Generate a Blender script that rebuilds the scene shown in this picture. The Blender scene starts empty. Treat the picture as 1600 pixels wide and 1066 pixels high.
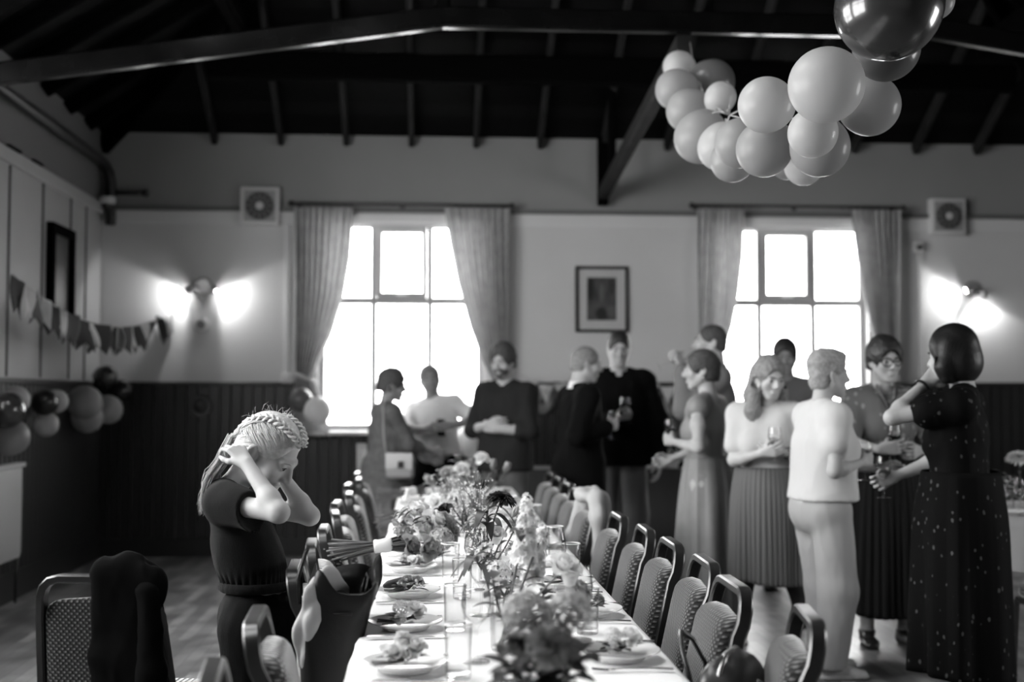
import bpy, bmesh, math, random
import numpy as np
from mathutils import Vector, Matrix, Euler
random.seed(7)
rng = np.random.default_rng(11)
SC = bpy.context.scene
COL = SC.collection
PI = math.pi

# ------------------------------------------------------------------ camera
F_PX = 1900.0
CAM_H = 1.40
YAW = math.atan(132 / F_PX)
PITCH = math.atan(85 / F_PX)
cam_data = bpy.data.cameras.new('camera')
cam = bpy.data.objects.new('camera', cam_data)
COL.objects.link(cam)
cam.location = (0, 0, CAM_H)
cam.rotation_euler = (PI / 2 + PITCH, 0, -YAW)
cam_data.sensor_width = 36.0
cam_data.lens = 36.0 * F_PX / 1600.0
cam_data.clip_start = 0.05
cam_data.dof.use_dof = True
cam_data.dof.focus_distance = 3.95
cam_data.dof.aperture_fstop = 1.7
SC.camera = cam
CR = Euler(cam.rotation_euler).to_matrix()

def P(px, py, Y):
    """point of the room at depth Y seen at a photo position"""
    d = CR @ Vector(((px - 800) / F_PX, (533 - py) / F_PX, -1))
    return Vector((0, 0, CAM_H)) + d * (Y / d.y)

def PZ(px, py, Z):
    """point at height Z seen at a photo position"""
    d = CR @ Vector(((px - 800) / F_PX, (533 - py) / F_PX, -1))
    return Vector((0, 0, CAM_H)) + d * ((Z - CAM_H) / d.z)

SC.view_settings.view_transform = 'Standard'
SC.view_settings.look = 'None'
SC.view_settings.gamma = 1
SC.view_settings.use_curve_mapping = False
SC.view_settings.exposure = 1.85
SC.render.film_transparent = False
cy = SC.cycles
cy.use_denoising = True
cy.max_bounces = 8
cy.diffuse_bounces = 5
cy.glossy_bounces = 4
cy.transmission_bounces = 6
cy.transparent_max_bounces = 16
cy.caustics_reflective = False
cy.caustics_refractive = False
cy.sample_clamp_indirect = 6.0

# ------------------------------------------------------------------ materials
MATS = {}
def nodes_of(name):
    m = bpy.data.materials.new(name)
    m.use_nodes = True
    nt = m.node_tree
    b = nt.nodes['Principled BSDF']
    return m, nt, b

def g(v):
    return (v, v, v, 1)

def mat(name, v, rough=0.6, metal=0.0, spec=0.5, var=0.0, vscale=8.0, bump=0.0, bscale=40.0, sheen=0.0, trans=0.0, stretch=None, coat=0.0, sss=0.0):
    if name in MATS:
        return MATS[name]
    m, nt, b = nodes_of(name)
    b.inputs['Base Color'].default_value = g(v)
    b.inputs['Roughness'].default_value = rough
    b.inputs['Metallic'].default_value = metal
    b.inputs['Specular IOR Level'].default_value = spec
    b.inputs['Sheen Weight'].default_value = sheen
    b.inputs['Transmission Weight'].default_value = trans
    b.inputs['Coat Weight'].default_value = coat
    if sss:
        b.inputs['Subsurface Weight'].default_value = sss
        b.inputs['Subsurface Radius'].default_value = (0.02, 0.02, 0.02)
    if var or bump:
        tc = nt.nodes.new('ShaderNodeTexCoord')
        mp = nt.nodes.new('ShaderNodeMapping')
        nt.links.new(tc.outputs['Object'], mp.inputs['Vector'])
        if stretch:
            mp.inputs['Scale'].default_value = stretch
    if var:
        n = nt.nodes.new('ShaderNodeTexNoise')
        n.inputs['Scale'].default_value = vscale
        n.inputs['Detail'].default_value = 5
        nt.links.new(mp.outputs['Vector'], n.inputs['Vector'])
        r = nt.nodes.new('ShaderNodeMapRange')
        r.inputs['From Min'].default_value = 0.3
        r.inputs['From Max'].default_value = 0.7
        r.inputs['To Min'].default_value = v * (1 - var)
        r.inputs['To Max'].default_value = min(1, v * (1 + var))
        nt.links.new(n.outputs['Fac'], r.inputs['Value'])
        nt.links.new(r.outputs['Result'], b.inputs['Base Color'])
    if bump:
        n2 = nt.nodes.new('ShaderNodeTexNoise')
        n2.inputs['Scale'].default_value = bscale
        n2.inputs['Detail'].default_value = 4
        nt.links.new(mp.outputs['Vector'], n2.inputs['Vector'])
        bp = nt.nodes.new('ShaderNodeBump')
        bp.inputs['Strength'].default_value = bump
        bp.inputs['Distance'].default_value = 0.004
        nt.links.new(n2.outputs['Fac'], bp.inputs['Height'])
        nt.links.new(bp.outputs['Normal'], b.inputs['Normal'])
    MATS[name] = m
    return m

def mat_emit(name, v, strength):
    if name in MATS:
        return MATS[name]
    m, nt, b = nodes_of(name)
    b.inputs['Base Color'].default_value = g(v)
    b.inputs['Emission Color'].default_value = g(1)
    b.inputs['Emission Strength'].default_value = strength
    MATS[name] = m
    return m

def mat_glass(name, tint=0.96, refl=0.10, rough=0.0, edge=None):
    """thin clear glass: mostly see-through with a mirror share that rises at grazing angles"""
    if name in MATS:
        return MATS[name]
    m = bpy.data.materials.new(name)
    m.use_nodes = True
    nt = m.node_tree
    nt.nodes.clear()
    out = nt.nodes.new('ShaderNodeOutputMaterial')
    tr = nt.nodes.new('ShaderNodeBsdfTransparent')
    tr.inputs['Color'].default_value = g(tint)
    gl = nt.nodes.new('ShaderNodeBsdfGlossy')
    gl.inputs['Color'].default_value = g(1)
    gl.inputs['Roughness'].default_value = rough
    lw = nt.nodes.new('ShaderNodeLayerWeight')
    lw.inputs['Blend'].default_value = 0.5
    pw = nt.nodes.new('ShaderNodeMath')
    pw.operation = 'POWER'
    pw.inputs[1].default_value = 4.0
    nt.links.new(lw.outputs['Facing'], pw.inputs[0])
    r = nt.nodes.new('ShaderNodeMapRange')
    r.inputs['To Min'].default_value = 0.025
    r.inputs['To Max'].default_value = min(.9, refl * 5)
    nt.links.new(pw.outputs[0], r.inputs['Value'])
    if edge is not None:
        p2 = nt.nodes.new('ShaderNodeMath')
        p2.operation = 'POWER'
        p2.inputs[1].default_value = 3.0
        nt.links.new(lw.outputs['Facing'], p2.inputs[0])
        rc_ = nt.nodes.new('ShaderNodeMapRange')
        rc_.inputs['To Min'].default_value = tint
        rc_.inputs['To Max'].default_value = edge
        nt.links.new(p2.outputs[0], rc_.inputs['Value'])
        nt.links.new(rc_.outputs['Result'], tr.inputs['Color'])
    mx = nt.nodes.new('ShaderNodeMixShader')
    nt.links.new(r.outputs['Result'], mx.inputs['Fac'])
    nt.links.new(tr.outputs['BSDF'], mx.inputs[1])
    nt.links.new(gl.outputs['BSDF'], mx.inputs[2])
    nt.links.new(mx.outputs['Shader'], out.inputs['Surface'])
    MATS[name] = m
    return m

def mat_translucent(name, v, tl=0.4, rough=0.6, spec=0.3, var=0.0, vscale=10.0, gloss=0.0):
    """thin sheet (petal, leaf, curtain, latex): part of the light passes through"""
    if name in MATS:
        return MATS[name]
    m, nt, b = nodes_of(name)
    b.inputs['Base Color'].default_value = g(v)
    b.inputs['Roughness'].default_value = rough
    b.inputs['Specular IOR Level'].default_value = spec
    b.inputs['Coat Weight'].default_value = gloss
    b.inputs['Coat Roughness'].default_value = 0.08
    t = nt.nodes.new('ShaderNodeBsdfTranslucent')
    t.inputs['Color'].default_value = g(v)
    mx = nt.nodes.new('ShaderNodeMixShader')
    mx.inputs['Fac'].default_value = tl
    out = nt.nodes['Material Output']
    nt.links.new(b.outputs['BSDF'], mx.inputs[1])
    nt.links.new(t.outputs['BSDF'], mx.inputs[2])
    nt.links.new(mx.outputs['Shader'], out.inputs['Surface'])
    if var:
        tc = nt.nodes.new('ShaderNodeTexCoord')
        n = nt.nodes.new('ShaderNodeTexNoise')
        n.inputs['Scale'].default_value = vscale
        nt.links.new(tc.outputs['Object'], n.inputs['Vector'])
        r = nt.nodes.new('ShaderNodeMapRange')
        r.inputs['From Min'].default_value = 0.3
        r.inputs['From Max'].default_value = 0.7
        r.inputs['To Min'].default_value = v * (1 - var)
        r.inputs['To Max'].default_value = min(1, v * (1 + var))
        nt.links.new(n.outputs['Fac'], r.inputs['Value'])
        nt.links.new(r.outputs['Result'], b.inputs['Base Color'])
        nt.links.new(r.outputs['Result'], t.inputs['Color'])
    MATS[name] = m
    return m

# ------------------------------------------------------------------ objects
def thing(name, label, cat, loc=(0, 0, 0), rz=0.0, group=None):
    o = bpy.data.objects.new(name, None)
    COL.objects.link(o)
    o.empty_display_size = 0.1
    o.location = loc
    o.rotation_euler = (0, 0, rz)
    o['label'] = label
    o['category'] = cat
    if group:
        o['group'] = group
    return o

def tag(o, label, cat, group=None, kind=None):
    o['label'] = label
    o['category'] = cat
    if group:
        o['group'] = group
    if kind:
        o['kind'] = kind
    return o

def link_mesh(name, me, m=None, parent=None):
    o = bpy.data.objects.new(name, me)
    COL.objects.link(o)
    if m is not None:
        me.materials.append(m)
    if parent is not None:
        o.parent = parent
    return o

def np_mesh(name, V, Q, smooth=True):
    """mesh from numpy vertices and quads/tris (faces all of one size)"""
    me = bpy.data.meshes.new(name)
    V = np.asarray(V, dtype=np.float32)
    Q = np.asarray(Q, dtype=np.int32)
    n, k = Q.shape
    me.vertices.add(len(V))
    me.vertices.foreach_set('co', V.ravel())
    me.loops.add(n * k)
    me.loops.foreach_set('vertex_index', Q.ravel())
    me.polygons.add(n)
    me.polygons.foreach_set('loop_start', np.arange(0, n * k, k, dtype=np.int32))
    me.polygons.foreach_set('loop_total', np.full(n, k, dtype=np.int32))
    if smooth:
        me.polygons.foreach_set('use_smooth', np.ones(n, dtype=bool))
    me.update(calc_edges=True)
    me.validate()
    return me

class MB:
    """collects shapes and links them as one mesh object"""
    def __init__(self):
        self.v = []
        self.f = []
    def add(self, vs, fs, M=None):
        b = len(self.v)
        if M is not None:
            vs = [M @ Vector(p) for p in vs]
        self.v.extend([tuple(p) for p in vs])
        self.f.extend([tuple(b + i for i in f) for f in fs])
        return self
    def box(self, c, s, M=None, taper=1.0):
        x, y, z = s[0] / 2, s[1] / 2, s[2] / 2
        vs = []
        for dz, t in ((-z, 1), (z, taper)):
            for dx, dy in ((-x, -y), (x, -y), (x, y), (-x, y)):
                vs.append((c[0] + dx * t, c[1] + dy * t, c[2] + dz))
        fs = [(3, 2, 1, 0), (4, 5, 6, 7), (0, 1, 5, 4), (1, 2, 6, 5), (2, 3, 7, 6), (3, 0, 4, 7)]
        return self.add(vs, fs, M)
    def rbox(self, c, s, r=0.01, seg=3, M=None):
        """box with rounded edges (all)"""
        bm = bmesh.new()
        bmesh.ops.create_cube(bm, size=1)
        bmesh.ops.scale(bm, vec=s, verts=bm.verts)
        bmesh.ops.bevel(bm, geom=bm.edges[:], offset=r, segments=seg, affect='EDGES', profile=0.5)
        bmesh.ops.translate(bm, vec=c, verts=bm.verts)
        bm.verts.ensure_lookup_table()
        vs = [v.co.copy() for v in bm.verts]
        fs = [tuple(v.index for v in f.verts) for f in bm.faces]
        bm.free()
        return self.add(vs, fs, M)
    def loft(self, rings, closed=True, cap=True, loop=False):
        b = len(self.v)
        n = len(rings[0])
        for r in rings:
            self.v.extend([tuple(p) for p in r])
        m = len(rings)
        for i in range(m if loop else m - 1):
            i2 = (i + 1) % m
            for j in range(n if closed else n - 1):
                j2 = (j + 1) % n
                self.f.append((b + i * n + j, b + i * n + j2, b + i2 * n + j2, b + i2 * n + j))
        if cap and closed and not loop:
            self.f.append(tuple(b + j for j in reversed(range(n))))
            self.f.append(tuple(b + (m - 1) * n + j for j in range(n)))
        return self
    def tube(self, path, r, n=8, closed=False, flat=None, up=(0, 0, 1), cap=True):
        """round tube along a path; r a number or a list; flat=(a,b) gives a rectangular bar"""
        pts = [Vector(p) for p in path]
        m = len(pts)
        rings = []
        pn = None
        for i, p in enumerate(pts):
            if closed:
                t = (pts[(i + 1) % m] - pts[i - 1])
            else:
                t = pts[min(i + 1, m - 1)] - pts[max(i - 1, 0)]
            if t.length < 1e-9:
                t = Vector((0, 0, 1))
            t.normalize()
            if pn is None:
                u = Vector(up)
                if abs(t.dot(u)) > 0.97:
                    u = Vector((1, 0, 0)) if abs(t.x) < 0.9 else Vector((0, 1, 0))
                nn = (u - t * u.dot(t)).normalized()
            else:
                nn = pn - t * pn.dot(t)
                if nn.length < 1e-6:
                    nn = t.orthogonal()
                nn.normalize()
            pn = nn
            bb = t.cross(nn)
            rr = r[i] if isinstance(r, (list, tuple)) else r
            if flat:
                a, c = flat[0] / 2, flat[1] / 2
                ch = min(a, c) * 0.35
                prof = [(a, c - ch), (a - ch, c), (-a + ch, c), (-a, c - ch), (-a, -c + ch), (-a + ch, -c), (a - ch, -c), (a, -c + ch)]
                rings.append([p + nn * x + bb * y for x, y in prof])
            else:
                rings.append([p + (nn * math.cos(2 * PI * k / n) + bb * math.sin(2 * PI * k / n)) * rr for k in range(n)])
        return self.loft(rings, True, cap and not closed, closed)
    def cyl(self, a, b, r, n=16, r2=None):
        return self.tube([a, b], [r, r if r2 is None else r2], n)
    def lathe(self, prof, n=24, c=(0, 0, 0), M=None, cap=False):
        """prof: list of (radius, z)"""
        rings = []
        for r, z in prof:
            rings.append([(c[0] + r * math.cos(2 * PI * k / n), c[1] + r * math.sin(2 * PI * k / n), c[2] + z) for k in range(n)])
        if M is not None:
            rings = [[M @ Vector(p) for p in r] for r in rings]
        return self.loft(rings, True, cap)
    def ball(self, c, r, n=12, M=None, sc=(1, 1, 1)):
        vs, fs = [], []
        h = n // 2
        for i in range(h + 1):
            th = PI * i / h
            for j in range(n):
                ph = 2 * PI * j / n
                vs.append((c[0] + r * sc[0] * math.sin(th) * math.cos(ph), c[1] + r * sc[1] * math.sin(th) * math.sin(ph), c[2] + r * sc[2] * math.cos(th)))
        for i in range(h):
            for j in range(n):
                j2 = (j + 1) % n
                fs.append((i * n + j, (i + 1) * n + j, (i + 1) * n + j2, i * n + j2))
        return self.add(vs, fs, M)
    def grid(self, fn, nu, nv, M=None):
        """fn(u,v) in 0..1 -> point"""
        vs = [fn(i / nu, j / nv) for i in range(nu + 1) for j in range(nv + 1)]
        fs = [(i * (nv + 1) + j, (i + 1) * (nv + 1) + j, (i + 1) * (nv + 1) + j + 1, i * (nv + 1) + j + 1) for i in range(nu) for j in range(nv)]
        return self.add(vs, fs, M)
    def build(self, name, m=None, parent=None, smooth=False, angle=None, solid=None, bevel=None):
        me = bpy.data.meshes.new(name)
        me.from_pydata(self.v, [], self.f)
        bm = bmesh.new()
        bm.from_mesh(me)
        bmesh.ops.remove_doubles(bm, verts=bm.verts, dist=1e-6)
        bmesh.ops.dissolve_degenerate(bm, edges=bm.edges, dist=1e-7)
        bmesh.ops.recalc_face_normals(bm, faces=bm.faces)
        bm.to_mesh(me)
        bm.free()
        if smooth:
            for p in me.polygons:
                p.use_smooth = True
            if angle is not None:
                me.set_sharp_from_angle(angle=math.radians(angle))
        o = link_mesh(name, me, m, parent)
        if solid:
            md = o.modifiers.new('solid', 'SOLIDIFY')
            md.thickness = solid
            md.offset = 0
        if bevel:
            md = o.modifiers.new('bevel', 'BEVEL')
            md.width = bevel
            md.segments = 2
            md.limit_method = 'ANGLE'
        return o

def struct(o, label=None, cat=None):
    o['kind'] = 'structure'
    if label:
        o['label'] = label
    if cat:
        o['category'] = cat
    return o

def copy_tree(root, loc=None, rz=None, label=None, group=None):
    r = root.copy()
    COL.objects.link(r)
    if loc is not None:
        r.location = loc
    if rz is not None:
        r.rotation_euler = (0, 0, rz)
    if label:
        r['label'] = label
    if group:
        r['group'] = group
    for ch in list(root.children):
        c = ch.copy()
        COL.objects.link(c)
        c.parent = r
        for gch in ch.children:
            d = gch.copy()
            COL.objects.link(d)
            d.parent = c
    return r

def lerp(a, b, t):
    return a + (b - a) * t
# ------------------------------------------------------------------ room
XL, XR, YB, YF = -2.85, 6.0, 10.8, -6.0
ZW = 3.71
XC = (XL + XR) / 2
DADO = 1.49
RAIL = 3.02

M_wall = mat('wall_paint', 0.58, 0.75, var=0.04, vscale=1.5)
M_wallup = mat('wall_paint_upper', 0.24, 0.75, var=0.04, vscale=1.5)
M_panel = mat('painted_panel', 0.34, 0.5, var=0.05, vscale=2)
M_rail = mat('painted_rail', 0.62, 0.45)
M_dado = mat('dado_paint', 0.022, 0.42, var=0.1, vscale=3)
M_dark = mat('dark_stained_wood', 0.0015, 0.9, spec=.03, var=0.3, vscale=6, stretch=(1, 1, 8))
M_chord = mat('varnished_truss_wood', 0.003, 0.16, spec=.12, var=0.3, vscale=6)
M_rafter = mat('rafter_wood', 0.016, 0.7, spec=.12, var=0.3, vscale=6)
M_white = mat('white_gloss_paint', 0.75, 0.35)
M_upvc = mat('window_frame_white', 0.40, 0.3)
M_batten = mat('dark_batten', 0.06, 0.5)

def floor_material():
    m, nt, b = nodes_of('parquet_floor')
    tc = nt.nodes.new('ShaderNodeTexCoord')
    mp = nt.nodes.new('ShaderNodeMapping')
    mp.inputs['Rotation'].default_value = (0, 0, math.radians(90))
    nt.links.new(tc.outputs['Object'], mp.inputs['Vector'])
    br = nt.nodes.new('ShaderNodeTexBrick')
    br.inputs['Scale'].default_value = 1.0
    br.inputs['Brick Width'].default_value = 0.55
    br.inputs['Row Height'].default_value = 0.075
    br.inputs['Mortar Size'].default_value = 0.0015
    br.inputs['Color1'].default_value = g(0.15)
    br.inputs['Color2'].default_value = g(0.38)
    br.inputs['Mortar'].default_value = g(0.03)
    br.inputs['Bias'].default_value = -0.2
    nt.links.new(mp.outputs['Vector'], br.inputs['Vector'])
    n = nt.nodes.new('ShaderNodeTexNoise')
    n.inputs['Scale'].default_value = 5
    n.inputs['Detail'].default_value = 6
    nt.links.new(tc.outputs['Object'], n.inputs['Vector'])
    r = nt.nodes.new('ShaderNodeMapRange')
    r.inputs['From Min'].default_value = 0.3
    r.inputs['From Max'].default_value = 0.7
    r.inputs['To Min'].default_value = 0.55
    r.inputs['To Max'].default_value = 1.2
    nt.links.new(n.outputs['Fac'], r.inputs['Value'])
    mx = nt.nodes.new('ShaderNodeMix')
    mx.data_type = 'RGBA'
    mx.blend_type = 'MULTIPLY'
    mx.inputs['Factor'].default_value = 1
    nt.links.new(br.outputs['Color'], mx.inputs['A'])
    nt.links.new(r.outputs['Result'], mx.inputs['B'])
    nt.links.new(mx.outputs['Result'], b.inputs['Base Color'])
    r2 = nt.nodes.new('ShaderNodeMapRange')
    r2.inputs['To Min'].default_value = 0.22
    r2.inputs['To Max'].default_value = 0.42
    nt.links.new(n.outputs['Fac'], r2.inputs['Value'])
    nt.links.new(r2.outputs['Result'], b.inputs['Roughness'])
    bp = nt.nodes.new('ShaderNodeBump')
    bp.inputs['Strength'].default_value = 0.25
    bp.inputs['Distance'].default_value = 0.003
    nt.links.new(br.outputs['Fac'], bp.inputs['Height'])
    bp.invert = True
    nt.links.new(bp.outputs['Normal'], b.inputs['Normal'])
    return m

def boards_material():
    """dark roof boarding: lighter and darker boards running level"""
    m, nt, b = nodes_of('roof_boarding')
    tc = nt.nodes.new('ShaderNodeTexCoord')
    sp = nt.nodes.new('ShaderNodeSeparateXYZ')
    nt.links.new(tc.outputs['Object'], sp.inputs['Vector'])
    mu = nt.nodes.new('ShaderNodeMath')
    mu.operation = 'MULTIPLY'
    mu.inputs[1].default_value = 13.0
    nt.links.new(sp.outputs['Z'], mu.inputs[0])
    fl = nt.nodes.new('ShaderNodeMath')
    fl.operation = 'FLOOR'
    nt.links.new(mu.outputs[0], fl.inputs[0])
    fr = nt.nodes.new('ShaderNodeMath')
    fr.operation = 'FRACT'
    nt.links.new(mu.outputs[0], fr.inputs[0])
    wn = nt.nodes.new('ShaderNodeTexWhiteNoise')
    wn.noise_dimensions = '1D'
    nt.links.new(fl.outputs[0], wn.inputs['W'])
    r = nt.nodes.new('ShaderNodeMapRange')
    r.inputs['To Min'].default_value = 0.0008
    r.inputs['To Max'].default_value = 0.006
    b.inputs['Specular IOR Level'].default_value = 0.06
    nt.links.new(wn.outputs['Value'], r.inputs['Value'])
    nt.links.new(r.outputs['Result'], b.inputs['Base Color'])
    b.inputs['Roughness'].default_value = 0.6
    bp = nt.nodes.new('ShaderNodeBump')
    bp.inputs['Strength'].default_value = 0.8
    bp.inputs['Distance'].default_value = 0.02
    nt.links.new(fr.outputs[0], bp.inputs['Height'])
    nt.links.new(bp.outputs['Normal'], b.inputs['Normal'])
    return m

struct(MB().box((XC, (YB + YF) / 2, -0.05), (XR - XL + 0.6, YB - YF + 0.6, 0.1)).build('floor', floor_material()),
       'worn wooden parquet floor of the hall', 'floor')

# windows on the far wall and, out of view, along the near end of the hall
W1 = (-0.965, 0.505)
W2 = (2.535, 4.005)
WZ = (1.09, 2.955)
def wall_y(name, y0, y1, holes, z1, m_low, m_up, label):
    """wall across the hall, with window openings"""
    xs = sorted(holes)
    b = MB()
    x = XL - 0.3
    for (h0, h1, z0, z2) in xs:
        b.box(((x + h0) / 2, (y0 + y1) / 2, z1 / 2), (h0 - x, y1 - y0, z1))
        b.box(((h0 + h1) / 2, (y0 + y1) / 2, z0 / 2), (h1 - h0, y1 - y0, z0))
        b.box(((h0 + h1) / 2, (y0 + y1) / 2, (z1 + z2) / 2), (h1 - h0, y1 - y0, z1 - z2))
        x = h1
    b.box(((x + XR + 0.3) / 2, (y0 + y1) / 2, z1 / 2), (XR + 0.3 - x, y1 - y0, z1))
    return struct(b.build(name, m_low), label, 'wall')
wall_y('wall_back', YB, YB + 0.3, [(W1[0], W1[1], WZ[0], WZ[1]), (W2[0], W2[1], WZ[0], WZ[1])], ZW + 0.12, M_wall, M_wall,
       'pale painted far wall with two curtained windows')
FRONT_HOLES = []
wall_y('wall_front', YF - 0.3, YF, FRONT_HOLES, ZW + 3.2, M_wall, M_wall, 'near end wall of the hall behind the camera')

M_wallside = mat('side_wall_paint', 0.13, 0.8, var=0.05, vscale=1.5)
def wall_x(name, x0, x1, holes, z1, label):
    b = MB()
    y = YF
    for (h0, h1, z0, z2) in sorted(holes):
        b.box(((x0 + x1) / 2, (y + h0) / 2, z1 / 2), (x1 - x0, h0 - y, z1))
        b.box(((x0 + x1) / 2, (h0 + h1) / 2, z0 / 2), (x1 - x0, h1 - h0, z0))
        b.box(((x0 + x1) / 2, (h0 + h1) / 2, (z1 + z2) / 2), (x1 - x0, h1 - h0, z1 - z2))
        y = h1
    b.box(((x0 + x1) / 2, (y + YB) / 2, z1 / 2), (x1 - x0, YB - y, z1))
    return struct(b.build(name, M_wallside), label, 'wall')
LEFT_HOLES = [(2.1, 4.5, 0.9, 3.6), (5.0, 7.4, 0.9, 3.6)]
RIGHT_FILL_HOLES = [(3.6, 5.0, 1.2, 2.9)]  # unseen opening added to give fill light from the right
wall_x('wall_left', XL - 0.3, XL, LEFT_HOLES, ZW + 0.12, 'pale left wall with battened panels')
wall_x('wall_right', XR, XR + 0.3, RIGHT_FILL_HOLES, ZW + 0.12, 'right wall outside the picture')

# hipped roof: four boarded slopes
HALF = (XR - XL) / 2
RISE = HALF * 0.62
zr = ZW + RISE
ya = YB - HALF
cz = MB()
A, B_, C_, D_ = (XL - .0, YB, ZW), (XR, YB, ZW), (XR, YF, ZW), (XL, YF, ZW)
E, Fp = (XC, ya, zr), (XC, YF, zr)
cz.add([A, B_, E], [(0, 1, 2)])
# left slope, opened for two unseen rooflights added to brighten the table
ADDED_ROOFL = [(2.0, 3.4, -1.9, -.5), (4.2, 5.6, -1.9, -.5)]
def on_slope(x, y):
    return (x, y, ZW + (x - XL) * RISE / HALF)
xa, xb = ADDED_ROOFL[0][2], ADDED_ROOFL[0][3]
cz.add([D_, on_slope(XL, 5.7), on_slope(xa, 5.7), on_slope(xa, YF)], [(0, 1, 2, 3)])
cz.add([on_slope(xb, YF), on_slope(xb, 5.7), on_slope(XC, 5.7), Fp], [(0, 1, 2, 3)])
cz.add([on_slope(XL, 5.7), A, E, on_slope(XC, 5.7)], [(0, 1, 2, 3)])
yy = YF
for (y0, y1, _, _) in ADDED_ROOFL + [(5.7, 5.7, 0, 0)]:
    cz.add([on_slope(xa, yy), on_slope(xa, y0), on_slope(xb, y0), on_slope(xb, yy)], [(0, 1, 2, 3)])
    yy = y1
cz.add([B_, C_, Fp, E], [(0, 1, 2, 3)])
ceil = cz.build('ceiling', boards_material())
md = ceil.modifiers.new('thick', 'SOLIDIFY')
md.thickness = 0.06
md.offset = 1
struct(ceil, 'dark boarded hipped roof of the hall', 'ceiling')

def bar(name, a, b, w, h, m, label, cat, up=(0, 0, 1)):
    """straight timber from a to b: width w, depth h"""
    o = MB().tube([a, b], 0, flat=(h, w), up=up).build(name, m)
    return struct(o, label, cat)

slope = 0.62
RD = 0.11   # rafter depth
def rafters():
    k = 0
    for i in range(-7, 8):
        x = XC + i * 0.575
        run = HALF - abs(x - XC)
        if run < 0.5:
            continue
        a = Vector((x, YB - 0.02, ZW - RD * 0.55))
        b = Vector((x, YB - run + 0.05, ZW - RD * 0.55 + (run - 0.05) * slope))
        bar('rafter', a, b, 0.05, RD, M_rafter, 'dark rafter of the far roof slope', 'rafter')
    for s, xw in ((1, XL), (-1, XR)):
        for i in range(22):
            y = YB - 0.55 - i * 0.575
            if y < YF + 0.2:
                break
            run = min(HALF, YB - y)
            a = Vector((xw + s * 0.02, y, ZW - RD * 0.55))
            b = Vector((xw + s * (run - 0.05), y, ZW - RD * 0.55 + (run - 0.05) * slope))
            bar('rafter', a, b, 0.05, RD, M_dark, 'dark rafter of a side roof slope', 'rafter')
    for s, xw in ((1, XL), (-1, XR)):
        bar('hip_rafter', (xw + s * .02, YB - .02, ZW - 0.12), (XC - s * .05, ya, zr - 0.12), 0.06, 0.18, M_dark, 'dark hip rafter rising from the corner', 'rafter')
rafters()
# purlins under the rafters
pr = 0.98
zp = ZW + pr * slope - 0.26
bar('purlin_beam', (XL + pr + .1, YB - pr, zp), (XR - pr - .1, YB - pr, zp), 0.12, 0.22, M_dark, 'dark purlin under the far rafters', 'beam')
for s, xw in ((1, XL), (-1, XR)):
    bar('purlin_beam', (xw + s * pr * 1.4, YB - pr - .1, zp + .25), (xw + s * pr * 1.4, YF, zp + .25), 0.12, 0.2, M_dark, 'dark purlin under the side rafters', 'beam')
# wall plates along the tops of the side walls
# roof trusses with a raised lower chord
def truss(y):
    pts = [(XL + .02, y, 3.22), (0.08, y, 3.66), (3.07, y, 3.66), (XR - .02, y, 3.22)]
    for a, b in zip(pts[:-1], pts[1:]):
        bar('truss_chord_beam', a, b, 0.075, 0.13, M_chord, 'dark truss chord crossing the hall under the roof', 'beam')
    for x in (0.08, 3.07):
        bar('truss_post_beam', (x, y, 3.72), (x, y, ZW + (HALF - abs(x - XC)) * slope - .2), 0.09, 0.1, M_dark, 'dark upright of the roof truss', 'beam')
    bar('truss_collar_beam', (0.08 - .6, y, 5.05), (3.07 + .6, y, 5.05), 0.1, 0.16, M_dark, 'dark upper collar of the roof truss', 'beam')
    for s, xw in ((1, XL), (-1, XR)):
        bar('principal_rafter_beam', (xw + s * .06, y, ZW - 0.2), (XC, y, zr - 0.2), 0.1, 0.16, M_dark, 'dark principal rafter of the roof truss', 'beam')
truss(7.2)
truss(3.3)
# half truss running back to the far wall
xh = 1.56
bar('truss_wall_post_beam', (xh, YB - 0.07, 3.10), (xh, YB - 0.07, ZW), 0.09, 0.12, M_dark, 'dark wall post of the half truss', 'beam', up=(0, 1, 0))
bar('truss_chord_beam', (xh, YB - 0.1, 3.2), (xh, 7.26, 3.56), 0.09, 0.12, M_rafter, 'timber chord running from the far wall post to the truss', 'beam')
bar('truss_post_beam', (xh, YB - 0.62, 3.26), (xh, YB - 0.62, ZW + .3), 0.06, 0.08, M_dark, 'short dark strut of the half truss', 'beam', up=(0, 1, 0))

# picture rails
struct(MB().box(((XL + XR) / 2, YB - 0.02, RAIL + .02), (XR - XL, 0.04, 0.035)).build('trim_1', mat('rail_dark', 0.12, .5)), 'dark picture rail on the far wall', 'trim')
struct(MB().box(((XL + XR) / 2, YB - 0.008, RAIL - .06), (XR - XL, 0.016, 0.10)).build('trim_2', M_rail), 'pale band under the picture rail on the far wall', 'trim')
struct(MB().rbox((XL + 0.02, (YB + YF) / 2 - .02, RAIL), (0.04, YB - YF - .06, 0.10), 0.01).build('trim_3', M_panel), 'pale picture rail on the left wall', 'trim')
struct(MB().box((XL + .003, 8.98, (DADO + RAIL) / 2), (.006, 3.6, RAIL - DADO - .06)).build('trim_30', M_panel), 'pale panel boarding on the left wall between dado and picture rail', 'panelling')
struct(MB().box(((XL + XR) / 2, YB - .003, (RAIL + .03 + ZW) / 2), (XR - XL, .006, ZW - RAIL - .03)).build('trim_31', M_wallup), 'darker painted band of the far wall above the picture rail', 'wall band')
# battens on the left wall
for k, y in enumerate((8.44, 9.16, 9.86, 10.30, 7.72, 7.0)):
    struct(MB().box((XL + 0.010, y, (DADO + RAIL) / 2), (0.012, 0.022, RAIL - DADO - 0.08)).build('trim_%d' % (10 + k), M_batten), 'thin dark upright batten on the left wall', 'trim')

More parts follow.
